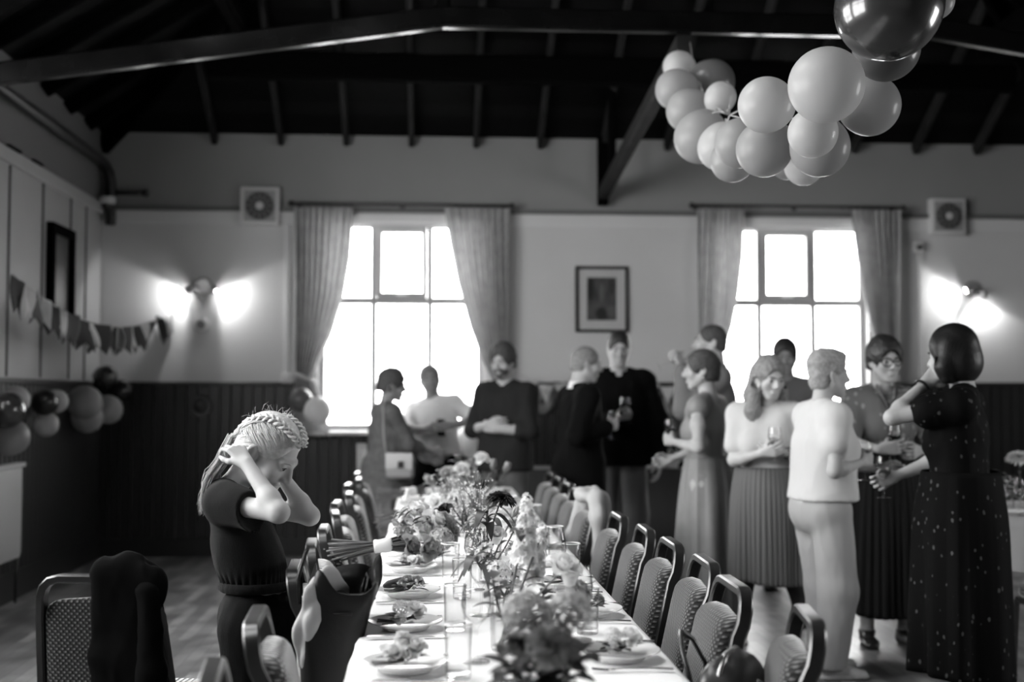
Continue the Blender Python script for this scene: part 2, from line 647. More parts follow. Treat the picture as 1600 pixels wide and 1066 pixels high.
# tongue-and-groove dado
def panelling(name, a, b, z0, z1, inward, label, skip=(), mt=M_dado):
    a, b = Vector(a), Vector(b)
    L = (b - a).length
    d = (b - a).normalized()
    w = 0.095
    mb = MB()
    n = int(L / w)
    inward = Vector(inward)
    for i in range(n):
        s = i * w
        c = a + d * (s + w / 2)
        zz1 = z1
        for (s0, s1, zt) in skip:
            if s0 < s + w / 2 < s1:
                zz1 = zt
        t = 0.02
        e = 0.008
        p = [c - d * (w / 2 - .001), c + d * (w / 2 - .001)]
        q = [p[0] + d * e + inward * t, p[1] - d * e + inward * t]
        vs = []
        for z in (z0, zz1):
            for v in (p[0], q[0], q[1], p[1]):
                vs.append((v.x, v.y, z))
        mb.add(vs, [(0, 1, 5, 4), (1, 2, 6, 5), (2, 3, 7, 6), (4, 5, 6, 7)])
    return struct(mb.build(name, mt), label, 'panelling')
X0 = XL
panelling('trim_4', (XL, YB - .001, 0), (XR, YB - .001, 0), 0.16, DADO, (0, -1, 0), 'dark tongue and groove panelling along the far wall',
          skip=[(W1[0] - XL - .05, W1[1] - XL + .05, WZ[0] - .04), (W2[0] - XL - .05, W2[1] - XL + .05, WZ[0] - .04)])
panelling('trim_5', (XL + .001, YB - 0.02, 0), (XL + .001, YF + .1, 0), 0.2, DADO, (1, 0, 0), 'dark tongue and groove panelling along the left wall')
# dado caps
for a, b in ((XL, W1[0] - .05), (W1[1] + .05, W2[0] - .05), (W2[1] + .05, XR)):
    struct(MB().rbox(((a + b) / 2, YB - .025, DADO + .01), (b - a, 0.05, 0.035), 0.008).build('trim_6' if a == XL else ('trim_7' if a < 2 else 'trim_8'), M_dado), 'dark cap on the far panelling', 'trim')
struct(MB().rbox((XL + .025, (YB + YF) / 2 - .03, DADO + .01), (0.05, YB - YF - .06, 0.035), 0.008).build('trim_9', M_dado), 'dark cap on the left panelling', 'trim')
struct(MB().box(((XL + XR) / 2, YB - .017, 0.08), (XR - XL, 0.034, 0.16)).build('baseboard_back', M_dado), 'dark skirting along the far wall', 'baseboard')
struct(MB().box((XL + .017, (YB + YF) / 2 - .02, 0.10), (0.034, YB - YF - .05, 0.20)).build('baseboard_left', M_dado), 'dark skirting along the left wall', 'baseboard')

# ---- windows: frame, sashes and panes
M_pane = mat_glass('window_glass', 0.97, 0.05)
def window(idx, x0, x1, label):
    root = bpy.data.objects.new('window_%d' % idx, None)
    COL.objects.link(root)
    root.location = ((x0 + x1) / 2, YB + 0.12, WZ[0])
    struct(root, label, 'window')
    w = x1 - x0
    h = WZ[1] - WZ[0]
    ht = 0.66 * 1.0      # height of the top lights
    zt = h - ht - 0.05   # transom height
    f = MB()
    t = 0.055
    f.box((-w / 2 + t / 2, 0, h / 2), (t, 0.07, h))
    f.box((w / 2 - t / 2, 0, h / 2), (t, 0.07, h))
    f.box((0, 0, h - t / 2), (w - 2 * t, 0.07, t))
    f.box((0, 0, t / 2), (w - 2 * t, 0.07, t))
    mw = 0.05
    xs = (-w / 6 - .005, w / 6 + .005)
    for x in xs:
        f.box((x, 0, h / 2), (mw, 0.07, h - 2 * t))
    for a, b in ((-w / 2 + t, xs[0] - mw / 2), (xs[0] + mw / 2, xs[1] - mw / 2), (xs[1] + mw / 2, w / 2 - t)):
        f.box(((a + b) / 2, 0, zt), (b - a, 0.07, 0.06))
    f.build('window_frame', M_upvc, root, bevel=0.006)
    # opening top light in the middle
    s = MB()
    a, b = xs[0] + mw / 2 + .002, xs[1] - mw / 2 - .002
    z0, z1 = zt + .032, h - t - .002
    q = 0.042
    s.box((a + q / 2, -0.02, (z0 + z1) / 2), (q, 0.06, z1 - z0))
    s.box((b - q / 2, -0.02, (z0 + z1) / 2), (q, 0.06, z1 - z0))
    s.box(((a + b) / 2, -0.02, z0 + q / 2), (b - a - 2 * q, 0.06, q))
    s.box(((a + b) / 2, -0.02, z1 - q / 2), (b - a - 2 * q, 0.06, q))
    sash = s.build('top_sash', M_upvc, root, bevel=0.006)
    hd = MB()
    hd.rbox((0.0, -0.06, z0 + 0.02), (0.11, 0.02, 0.018), 0.006)
    hd.box((-0.02, -0.052, z0 + .02), (0.03, 0.02, 0.03))
    hd.build('window_handle', M_white, sash)
    p = MB()
    p.box((0, 0.012, h / 2), (w - 2 * t, 0.004, h - 2 * t))
    p.build('pane', M_pane, root)
    sl = MB()
    sl.rbox((0, -0.16, -0.02), (w + 0.10, 0.22, 0.035), 0.01)
    sl.build('window_sill', M_white, root)
    rv = MB()
    rv.box((0, -0.11, h + 0.012), (w + .12, 0.08, 0.075))
    rv.build('window_head', M_white, root, bevel=0.01)
    return root
window(1, *W1, 'bright three-light window behind the left pair of curtains')
window(2, *W2, 'bright three-light window behind the right pair of curtains')

def plain_window(idx, c, ux, uy, w, h, label):
    """window out of the picture: frame with one mullion, and its pane"""
    ux, uy = Vector(ux), Vector(uy)
    n = ux.cross(uy)
    R = Matrix((ux, n, uy)).transposed().to_4x4()
    M = Matrix.Translation(c) @ R
    f = MB()
    t = .06
    for x in (-w / 2 + t / 2, 0, w / 2 - t / 2):
        f.box((x, 0, 0), (t, .06, h), M)
    for z in (-h / 2 + t / 2, h / 2 - t / 2):
        f.box((0, 0, z), (w, .058, t), M)
    o = struct(f.build('window_%d' % idx, M_upvc), label, 'window')
    MB().box((0, .0, 0), (w - .02, .004, h - .02), M).build('pane', M_pane, o)
for k, (y0, y1, z0, z1) in enumerate(LEFT_HOLES):
    plain_window(3 + k, (XL - .2, (y0 + y1) / 2, (z0 + z1) / 2), (0, 1, 0), (0, 0, 1), y1 - y0, z1 - z0, 'tall window of the left wall outside the picture')
for k, (y0, y1, z0, z1) in enumerate(RIGHT_FILL_HOLES):
    plain_window(5 + k, (XR + .2, (y0 + y1) / 2, (z0 + z1) / 2), (0, 1, 0), (0, 0, 1), y1 - y0, z1 - z0, 'unseen window added in the right wall as fill light')
for k, (y0, y1, x0, x1) in enumerate(ADDED_ROOFL):
    a, b = Vector(on_slope(x0, y0)), Vector(on_slope(x1, y0))
    plain_window(6 + k, ((a.x + b.x) / 2, (y0 + y1) / 2, (a.z + b.z) / 2 + .03), (b - a).normalized(), (0, 1, 0), (b - a).length, y1 - y0, 'unseen rooflight added in the left slope to brighten the table')

# ---- outdoors
def ground():
    m = mat('outdoor_paving', 0.55, 0.9, var=0.2, vscale=0.8)
    o = MB().box((XC, YB + 30.5, -0.35), (120, 60, 0.1)).build('ground', m)
    struct(o, 'pale ground outside the windows', 'ground')
ground()
w = bpy.data.worlds.new('overcast')
SC.world = w
w.use_nodes = True
bg = w.node_tree.nodes['Background']
SKY = 5.2
bg.inputs['Color'].default_value = g(1)
bg.inputs['Strength'].default_value = SKY

def portal(name, loc, sx, sz, rot):
    l = bpy.data.lights.new(name, 'AREA')
    l.shape = 'RECTANGLE'
    l.size = sx
    l.size_y = sz
    l.cycles.is_portal = True
    o = bpy.data.objects.new(name, l)
    COL.objects.link(o)
    o.location = loc
    o.rotation_euler = rot
zc = (WZ[0] + WZ[1]) / 2
for (a, b) in (W1, W2):
    portal('daylight_portal', ((a + b) / 2, YB + 0.29, zc), b - a, WZ[1] - WZ[0], (-PI / 2, 0, 0))
for (a, b, z0, z1) in FRONT_HOLES:
    portal('daylight_portal', ((a + b) / 2, YF - 0.29, (z0 + z1) / 2), b - a, z1 - z0, (PI / 2, 0, 0))
for (a, b, z0, z1) in LEFT_HOLES:
    portal('daylight_portal', (XL - 0.29, (a + b) / 2, (z0 + z1) / 2), z1 - z0, b - a, (0, -PI / 2, 0))
for (a, b, z0, z1) in RIGHT_FILL_HOLES:
    portal('daylight_portal', (XR + 0.29, (a + b) / 2, (z0 + z1) / 2), z1 - z0, b - a, (0, PI / 2, 0))

for (y0, y1, x0, x1) in ADDED_ROOFL:
    a, b = Vector(on_slope(x0, y0)), Vector(on_slope(x1, y0))
    m_ = (a + b) / 2
    nrm = Vector((RISE / HALF, 0, -1)).normalized()
    ex = (b - a).normalized()
    R = Matrix((ex, nrm.cross(ex) * -1, -nrm)).transposed()
    l = bpy.data.lights.new('daylight_portal', 'AREA')
    l.shape = 'RECTANGLE'
    l.size, l.size_y = (b - a).length, y1 - y0
    l.cycles.is_portal = True
    o = bpy.data.objects.new('daylight_portal', l)
    COL.objects.link(o)
    o.matrix_world = Matrix.Translation((m_.x - nrm.x * .07, (y0 + y1) / 2, m_.z - nrm.z * .07)) @ R.to_4x4()

# ---- wall lamps
M_bulb = mat_emit('lit_bulb', 0.9, 40)
M_lampmetal = mat('lamp_metal', 0.45, 0.35, metal=0.6)
def wall_lamp(name, c, heads, label, energy):
    root = thing('wall_lamp', label, 'wall lamp', c)
    MB().lathe([(0.0, 0.0), (0.075, 0.0), (0.075, 0.02), (0.06, 0.035), (0, 0.035)], 24, M=Matrix.Rotation(PI / 2, 4, 'X')).build('back_plate', M_lampmetal, root, smooth=True, angle=40)
    for (hx, hz, dx, dz) in heads:
        p = Vector((hx, -0.12, hz))
        MB().tube([(hx * 0.3, -0.03, hz * 0.3), (hx * .7, -0.10, hz * .6 + .01), p], 0.009, 8).build('arm', M_lampmetal, root, smooth=True)
        d = Vector((dx, 0.28, dz)).normalized()
        q = d.to_track_quat('Z', 'Y').to_matrix().to_4x4()
        T = Matrix.Translation(p) @ q
        hd = MB().lathe([(0.0, -0.055), (0.02, -0.055), (0.028, -0.035), (0.034, 0.01), (0.031, 0.01), (0.024, -0.03), (0, -0.03)], 20, M=T).build('spot_head', M_lampmetal, root, smooth=True, angle=40)
        MB().ball((0, 0, 0.0), 0.026, 14, M=T, sc=(1, 1, .6)).build('bulb', M_bulb, hd, smooth=True)
        l = bpy.data.lights.new('lamp_spot', 'SPOT')
        l.energy = energy
        l.spot_size = math.radians(125)
        l.spot_blend = 0.35
        l.shadow_soft_size = 0.02
        lo = bpy.data.objects.new('lamp_spot', l)
        COL.objects.link(lo)
        lo.parent = root
        lo.location = p + d * 0.03
        lo.rotation_euler = (-d).to_track_quat('Z', 'Y').to_euler()
    return root
c = P(318, 447, YB)
wall_lamp('wall_lamp', (c.x, YB, c.z), [(-0.115, -0.045, -0.9, -0.55), (0.115, -0.045, 0.9, -0.5)], 'double spot wall lamp above the bunting end, beside the left curtains', 2.8)
c = P(1518, 452, YB)
wall_lamp('wall_lamp', (c.x, YB, c.z), [(-0.10, -0.02, -0.9, -0.35), (0.06, -0.08, 0.15, -1.0)], 'double spot wall lamp right of the right-hand curtains', 2.8)
# ------------------------------------------------------------------ chairs
def fabric_material():
    m, nt, b = nodes_of('dotted_chair_fabric')
    tc = nt.nodes.new('ShaderNodeTexCoord')
    mp = nt.nodes.new('ShaderNodeMapping')
    mp.inputs['Rotation'].default_value = (0, math.radians(45), 0)
    nt.links.new(tc.outputs['Object'], mp.inputs['Vector'])
    sp = nt.nodes.new('ShaderNodeSeparateXYZ')
    nt.links.new(mp.outputs['Vector'], sp.inputs['Vector'])
    def cell(axis):
        mu = nt.nodes.new('ShaderNodeMath')
        mu.operation = 'MULTIPLY'
        mu.inputs[1].default_value = 2 * PI / 0.0125
        nt.links.new(sp.outputs[axis], mu.inputs[0])
        co = nt.nodes.new('ShaderNodeMath')
        co.operation = 'COSINE'
        nt.links.new(mu.outputs[0], co.inputs[0])
        return co
    cx, cz_ = cell('X'), cell('Z')
    ad = nt.nodes.new('ShaderNodeMath')
    ad.operation = 'ADD'
    nt.links.new(cx.outputs[0], ad.inputs[0])
    nt.links.new(cz_.outputs[0], ad.inputs[1])
    r = nt.nodes.new('ShaderNodeMapRange')
    r.inputs['From Min'].default_value = 0.75
    r.inputs['From Max'].default_value = 1.25
    r.inputs['To Min'].default_value = 0.022
    r.inputs['To Max'].default_value = 0.20
    nt.links.new(ad.outputs[0], r.inputs['Value'])
    nt.links.new(r.outputs['Result'], b.inputs['Base Color'])
    b.inputs['Roughness'].default_value = 0.8
    b.inputs['Specular IOR Level'].default_value = 0.25
    b.inputs['Sheen Weight'].default_value = 0.9
    b.inputs['Sheen Roughness'].default_value = 0.4
    bp = nt.nodes.new('ShaderNodeBump')
    bp.inputs['Strength'].default_value = 0.4
    bp.inputs['Distance'].default_value = 0.002
    nt.links.new(ad.outputs[0], bp.inputs['Height'])
    nt.links.new(bp.outputs['Normal'], b.inputs['Normal'])
    return m
M_fabric = fabric_material()
M_chairmetal = mat('bronze_chair_frame', 0.075, 0.33, metal=0.85, var=0.08, vscale=20)
M_rubber = mat('black_rubber', 0.02, 0.6)

CH = 0.885
def chair_proto():
    """banquet chair: sitter faces +Y, back at -Y"""
    root = thing('banquet_chair', 'banquet chair', 'chair')
    # back loop and rear legs in one bent bar
    def back(s):
        return [(s * .195, -.30, 0.0), (s * .195, -.235, .25), (s * .195, -.205, .45), (s * .192, -.222, .56), (s * .178, -.268, .76),
                (s * .170, -.284, CH - .095), (s * .167, -.291, CH - .062), (s * .156, -.296, CH - .036), (s * .137, -.299, CH - .019), (s * .108, -.301, CH - .012)]
    path = back(-1) + list(reversed(back(1)))
    up = (0, 1, 0)
    pts = [Vector(p) for p in path]
    mb = MB()
    rings = []
    for i, p in enumerate(pts):
        t = (pts[min(i + 1, len(pts) - 1)] - pts[max(i - 1, 0)]).normalized()
        nn = Vector((0, 1, 0))
        nn = (nn - t * t.dot(nn)).normalized()
        bb = t.cross(nn)
        a, c_ = 0.019, 0.0125
        ch = .005
        prof = [(a, c_ - ch), (a - ch, c_), (-a + ch, c_), (-a, c_ - ch), (-a, -c_ + ch), (-a + ch, -c_), (a - ch, -c_), (a, -c_ + ch)]
        rings.append([p + nn * x + bb * y for x, y in prof])
    mb.loft(rings)
    mb.build('back_frame', M_chairmetal, root, smooth=True, angle=38)
    # padded backrest: thick cushion with a rounded top, between the uprights
    def outline(a):
        """front outline of the cushion: straight sides, gently arched top with round corners"""
        c_, s_ = math.cos(a), math.sin(a)
        ex = abs(c_) ** .20 * (1 if c_ > 0 else -1)
        ez = abs(s_) ** .22 * (1 if s_ > 0 else -1)
        z = .645 + ez * .155
        if ez > 0:
            z += .018 * (1 - ex * ex) * ez
        w = lerp(.184, .163, (z - .47) / .345)
        return ex * w, z
    n = 40
    rr = [1.0, .99, .97, .94, .88, .75, .5, .15]
    rings = []
    for side in (0, 1):
        seq = list(reversed(rr)) if side == 0 else rr[1:]
        for r in seq:
            ring = []
            for k in range(n):
                x, z = outline(2 * PI * k / n)
                x, z = x * r, .645 + (z - .645) * r
                y = lerp(-.207, -.276, max(0, (z - .48) / .33))
                th = (1 - r ** 14) ** .5
                y += (-.018 * th) if side == 0 else (.048 * th + .008 * (1 - r * r))
                ring.append((x, y, z))
            rings.append(ring)
    MB().loft(rings).build('backrest', M_fabric, root, smooth=True)
    # seat
    rings = []
    for i in range(9):
        t = i / 8
        z = .40 + .075 * t
        s = 1 - .10 * max(0, (t - .6) / .4) ** 2 - .05 * max(0, (.2 - t) / .2)
        ring = []
        for k in range(28):
            a = 2 * PI * k / 28
            cx_, sy_ = math.cos(a), math.sin(a)
            ex = abs(cx_) ** .4 * (1 if cx_ > 0 else -1)
            ey = abs(sy_) ** .4 * (1 if sy_ > 0 else -1)
            ring.append((ex * .205 * s * (1 - .04 * (ey < 0)), .015 + ey * .215 * s, z + .015 * (1 - ex * ex) * (1 - ey * ey) * (t > .9)))
        rings.append(ring)
    MB().loft(rings).build('seat', M_fabric, root, smooth=True)
    fr = MB()
    for s in (-1, 1):
        fr.tube([(s * .19, -.205, .385), (s * .19, .20, .385)], 0, flat=(.03, .02))
    fr.tube([(-.19, .20, .385), (.19, .20, .385)], 0, flat=(.03, .02))
    fr.tube([(-.19, -.19, .385), (.19, -.19, .385)], 0, flat=(.03, .02))
    fr.build('seat_frame', M_chairmetal, root)
    for s in (-1, 1):
        MB().tube([(s * .19, .20, .385), (s * .193, .215, .2), (s * .195, .225, .012)], 0, flat=(.025, .022), up=(0, 1, 0)).build('leg', M_chairmetal, root)
        MB().cyl((s * .195, .226, 0), (s * .195, .226, .016), .016, 12).build('rubber_foot', M_rubber, root)
    return root

TABLE_Z = 0.74
TX0, TX1 = -0.18, 0.60
TC = (TX0 + TX1) / 2
proto_chair = chair_proto()
used = [False]
def chair(x, y, rz, label, group):
    if not used[0]:
        used[0] = True
        proto_chair.location = (x, y, 0)
        proto_chair.rotation_euler = (0, 0, rz)
        proto_chair['label'] = label
        proto_chair['group'] = group
        return proto_chair
    return copy_tree(proto_chair, (x, y, 0), rz, label, group)

def top_at(px, py):
    """where a chair's top rail seen at a photo position stands"""
    return PZ(px, py, CH)

# left row: (photo position of the top rail, turn)
ORD = ['first', 'second', 'third', 'fourth', 'fifth', 'sixth', 'seventh', 'eighth', 'ninth', 'tenth', 'eleventh', 'twelfth']
LEFT = [(366, 1046, 6, 'dark patterned banquet chair cut off at the bottom edge, nearest of the left row'),
        (431, 957, 3, 'banquet chair just nearer than the black bag chair, left of the table'),
        (465, 881, 3, 'banquet chair holding the black bag and jacket, beside the girl'),
        (487, 846, 4, 'banquet chair next beyond the black bag chair on the left row'),
        (512, 823, 2, 'banquet chair in the left row, second beyond the black bag chair'),
        (545, 800, 5, 'banquet chair in the left row standing at the bouquet stems'),
        (526, 784, -1, 'banquet chair in the left row pushed back, just beyond the bouquet stems'),
        (546, 770, 2, 'banquet chair in the left row, fourth from its far end'),
        (544, 756, -1, 'banquet chair in the left row, third from its far end'),
        (561, 747, 2, 'banquet chair in the left row, second from its far end'),
        (559, 738, 0, 'banquet chair at the far end of the left row')]
RIGHT = [(1264, 956, -9, 'dark banquet chair under the dark handbag, nearest of the right row'),
         (1146, 907, -1, 'banquet chair with lit striped back right behind the dark handbag'),
         (1103, 872, -2, 'banquet chair in the right row, second beyond the dark handbag'),
         (1050, 844, -1, 'banquet chair in the right row, third beyond the dark handbag'),
         (1009, 823, -2, 'banquet chair in the right row, second nearer than the coat chair'),
         (965, 803, 0, 'banquet chair in the right row just nearer than the coat chair'),
         (921, 778, 2, 'banquet chair with the pale coat hung over its back'),
         (898, 764, 3, 'banquet chair in the right row just beyond the coat chair'),
         (879, 754, 2, 'banquet chair in the right row, second beyond the coat chair'),
         (860, 745, 2, 'banquet chair in the right row, second from its far end'),
         (841, 738, 2, 'banquet chair at the far end of the right row')]
CHAIRS_L, CHAIRS_R = [], []
for px, py, tw, lab in LEFT:
    p = top_at(px, py)
    rz = -PI / 2 + math.radians(tw)
    o = chair(0, 0, rz, lab, 'banquet chairs along the left side of the long table')
    d = Matrix.Rotation(rz, 3, 'Z') @ Vector((0, -.30, 0))
    o.location = (min(p.x - d.x, -.105), p.y - d.y, 0)
    CHAIRS_L.append(o)
for px, py, tw, lab in RIGHT:
    p = top_at(px, py)
    rz = PI / 2 + math.radians(tw)
    o = chair(0, 0, rz, lab, 'banquet chairs along the right side of the long table')
    d = Matrix.Rotation(rz, 3, 'Z') @ Vector((0, -.30, 0))
    o.location = (max(p.x - d.x, .535), p.y - d.y, 0)
    CHAIRS_R.append(o)
# loose chairs
p = PZ(160, 898, CH)
LONE = chair(p.x + .03, p.y + .30, math.radians(-9), 'black looking banquet chair seen from behind at lower left, jacket over its back', 'banquet chairs of other tables')
p = PZ(1405, 1036, CH)
chair(p.x + .22, p.y + .1, math.radians(70), 'dark banquet chair at the bottom edge below the white-trousered woman', 'banquet chairs of other tables')

# ------------------------------------------------------------------ long table
M_ply = mat('table_board', 0.30, 0.5, var=0.15)
M_steel = mat('grey_steel_leg', 0.30, 0.35, metal=0.8)
TY0, TY1 = 1.45, 8.72
NT = 4
for k in range(NT):
    y0 = TY0 + (TY1 - TY0) * k / NT
    y1 = TY0 + (TY1 - TY0) * (k + 1) / NT - .004
    r = thing('trestle_table', ['near', 'second', 'third', 'far end'][k] + ' trestle table of the long run under the white cloth', 'table', (TC, (y0 + y1) / 2, 0), 0, 'trestle tables in the long run')
    MB().rbox((0, 0, TABLE_Z - .02), (TX1 - TX0 - .03, y1 - y0, .03), .006).build('tabletop', M_ply, r)
    for sx in (-1, 1):
        for sy in (-1, 1):
            MB().tube([(sx * .05, sy * ((y1 - y0) / 2 - .25), 0), (sx * .05, sy * ((y1 - y0) / 2 - .25), TABLE_Z - .035)], .014, 10).build('leg', M_steel, r, smooth=True)

def vnoise2(x, y, seed=0):
    """smooth value noise on arrays"""
    xi = np.floor(x).astype(np.int64)
    yi = np.floor(y).astype(np.int64)
    xf, yf = x - xi, y - yi
    def h(a, b):
        n = (a * 374761393 + b * 668265263 + seed * 1274126177) & 0x7fffffff
        n = ((n ^ (n >> 13)) * 1274126177) & 0x7fffffff
        return ((n ^ (n >> 16)) & 0xffff) / 65535.0
    u, v = xf * xf * (3 - 2 * xf), yf * yf * (3 - 2 * yf)
    return (h(xi, yi) * (1 - u) + h(xi + 1, yi) * u) * (1 - v) + (h(xi, yi + 1) * (1 - u) + h(xi + 1, yi + 1) * u) * v

M_cloth = mat('white_tablecloth', 0.92, 0.75, bump=0.12, bscale=5)
def tablecloth():
    """cloth: flat top, drop on both long sides and the far end with soft folds"""
    drop = 0.24
    hw = (TX1 - TX0) / 2
    e = .006
    # profile across: s from -(hw+drop) to hw+drop
    ss = [-(hw + drop), -(hw + drop * .75), -(hw + drop * .5), -(hw + drop * .25), -hw - .02, -hw - .004, -hw + .012] + \
         [lerp(-hw + .04, hw - .04, i / 12) for i in range(13)] + \
         [hw - .012, hw + .004, hw + .02, hw + drop * .25, hw + drop * .5, hw + drop * .75, hw + drop]
    ny = 260
    V, Q = [], []
    ns = len(ss)
    for j in range(ny + 1):
        y = lerp(TY0 - .1, TY1, j / ny)
        endround = 0
        for i, s in enumerate(ss):
            a = abs(s)
            sg = 1 if s > 0 else -1
            if a <= hw:
                x, z = s, TABLE_Z + e
                ed = max(0, (a - (hw - .04)) / .04)
                z -= .004 * ed ** 2
            else:
                d = a - hw
                fold = .018 * math.sin(y * 9.3 + sg * 1.3 + 1.2 * math.sin(y * 2.1)) + .012 * math.sin(y * 23 + sg)
                x = sg * (hw + .012 * min(1, d / .02) + d * .10 + fold * (d / drop))
                z = TABLE_Z + e - d * .985
            V.append((TC + x, y, z))
    for j in range(ny):
        for i in range(ns - 1):
            a = j * ns + i
            Q.append((a, a + 1, a + ns + 1, a + ns))
    # far end flap
    nb = len(V)
    for k in range(1, 6):
        d = drop * k / 5
        for i, s in enumerate(ss):
            x = max(-hw - .03, min(hw + .03, s))
            if abs(s) > hw:
                x = (1 if s > 0 else -1) * (hw + .02)
            V.append((TC + x, TY1 + .015 + .02 * math.sin(s * 14) * k / 5, min(TABLE_Z + e - d, V[ny * ns + i][2] if abs(s) > hw + .05 else TABLE_Z + e - d)))
    for k in range(5):
        for i in range(ns - 1):
            a = (ny * ns + i) if k == 0 else nb + (k - 1) * ns + i
            b = nb + k * ns + i
            Q.append((a, a + 1, b + 1, b))
    V = np.array(V, dtype=np.float64)
    top = V[:, 2] > TABLE_Z
    V[top, 2] += .0025 * (vnoise2(V[top, 0] * 5, V[top, 1] * 4, 3) - .5)
    # fold creases where the cloth was pressed
    for yc in (1.9, 2.75, 3.6, 4.45, 5.3, 6.1, 7.0):
        V[top, 2] += .004 * np.exp(-((V[top, 1] - yc) / .018) ** 2)
    V[top, 2] += .003 * np.exp(-((V[top, 0] - TC - .02) / .015) ** 2)
    o = link_mesh('tablecloth', np_mesh('tablecloth', V, Q), M_cloth)
    tag(o, 'long white cloth covering the dining table', 'tablecloth')
tablecloth()
# ------------------------------------------------------------------ smooth bodies grown from a distance field
def vnoise3(p, f, seed=0):
    q = np.asarray(p, dtype=np.float64) * f + 37.3 * (seed + 1)
    i = np.floor(q).astype(np.int64)
    t = q - i
    t = t * t * (3 - 2 * t)
    def h(a, b, c):
        n = (a * 374761393 + b * 668265263 + c * 2147483647 + seed * 97) & 0x7fffffff
        n = ((n ^ (n >> 13)) * 1274126177) & 0x7fffffff
        return ((n ^ (n >> 16)) & 0xffff) / 65535.0
    x, y, z = i[:, 0], i[:, 1], i[:, 2]
    u, v, w = t[:, 0], t[:, 1], t[:, 2]
    def pl(zz):
        return (h(x, y, zz) * (1 - u) + h(x + 1, y, zz) * u) * (1 - v) + (h(x, y + 1, zz) * (1 - u) + h(x + 1, y + 1, zz) * u) * v
    return pl(z) * (1 - w) + pl(z + 1) * w - 0.5

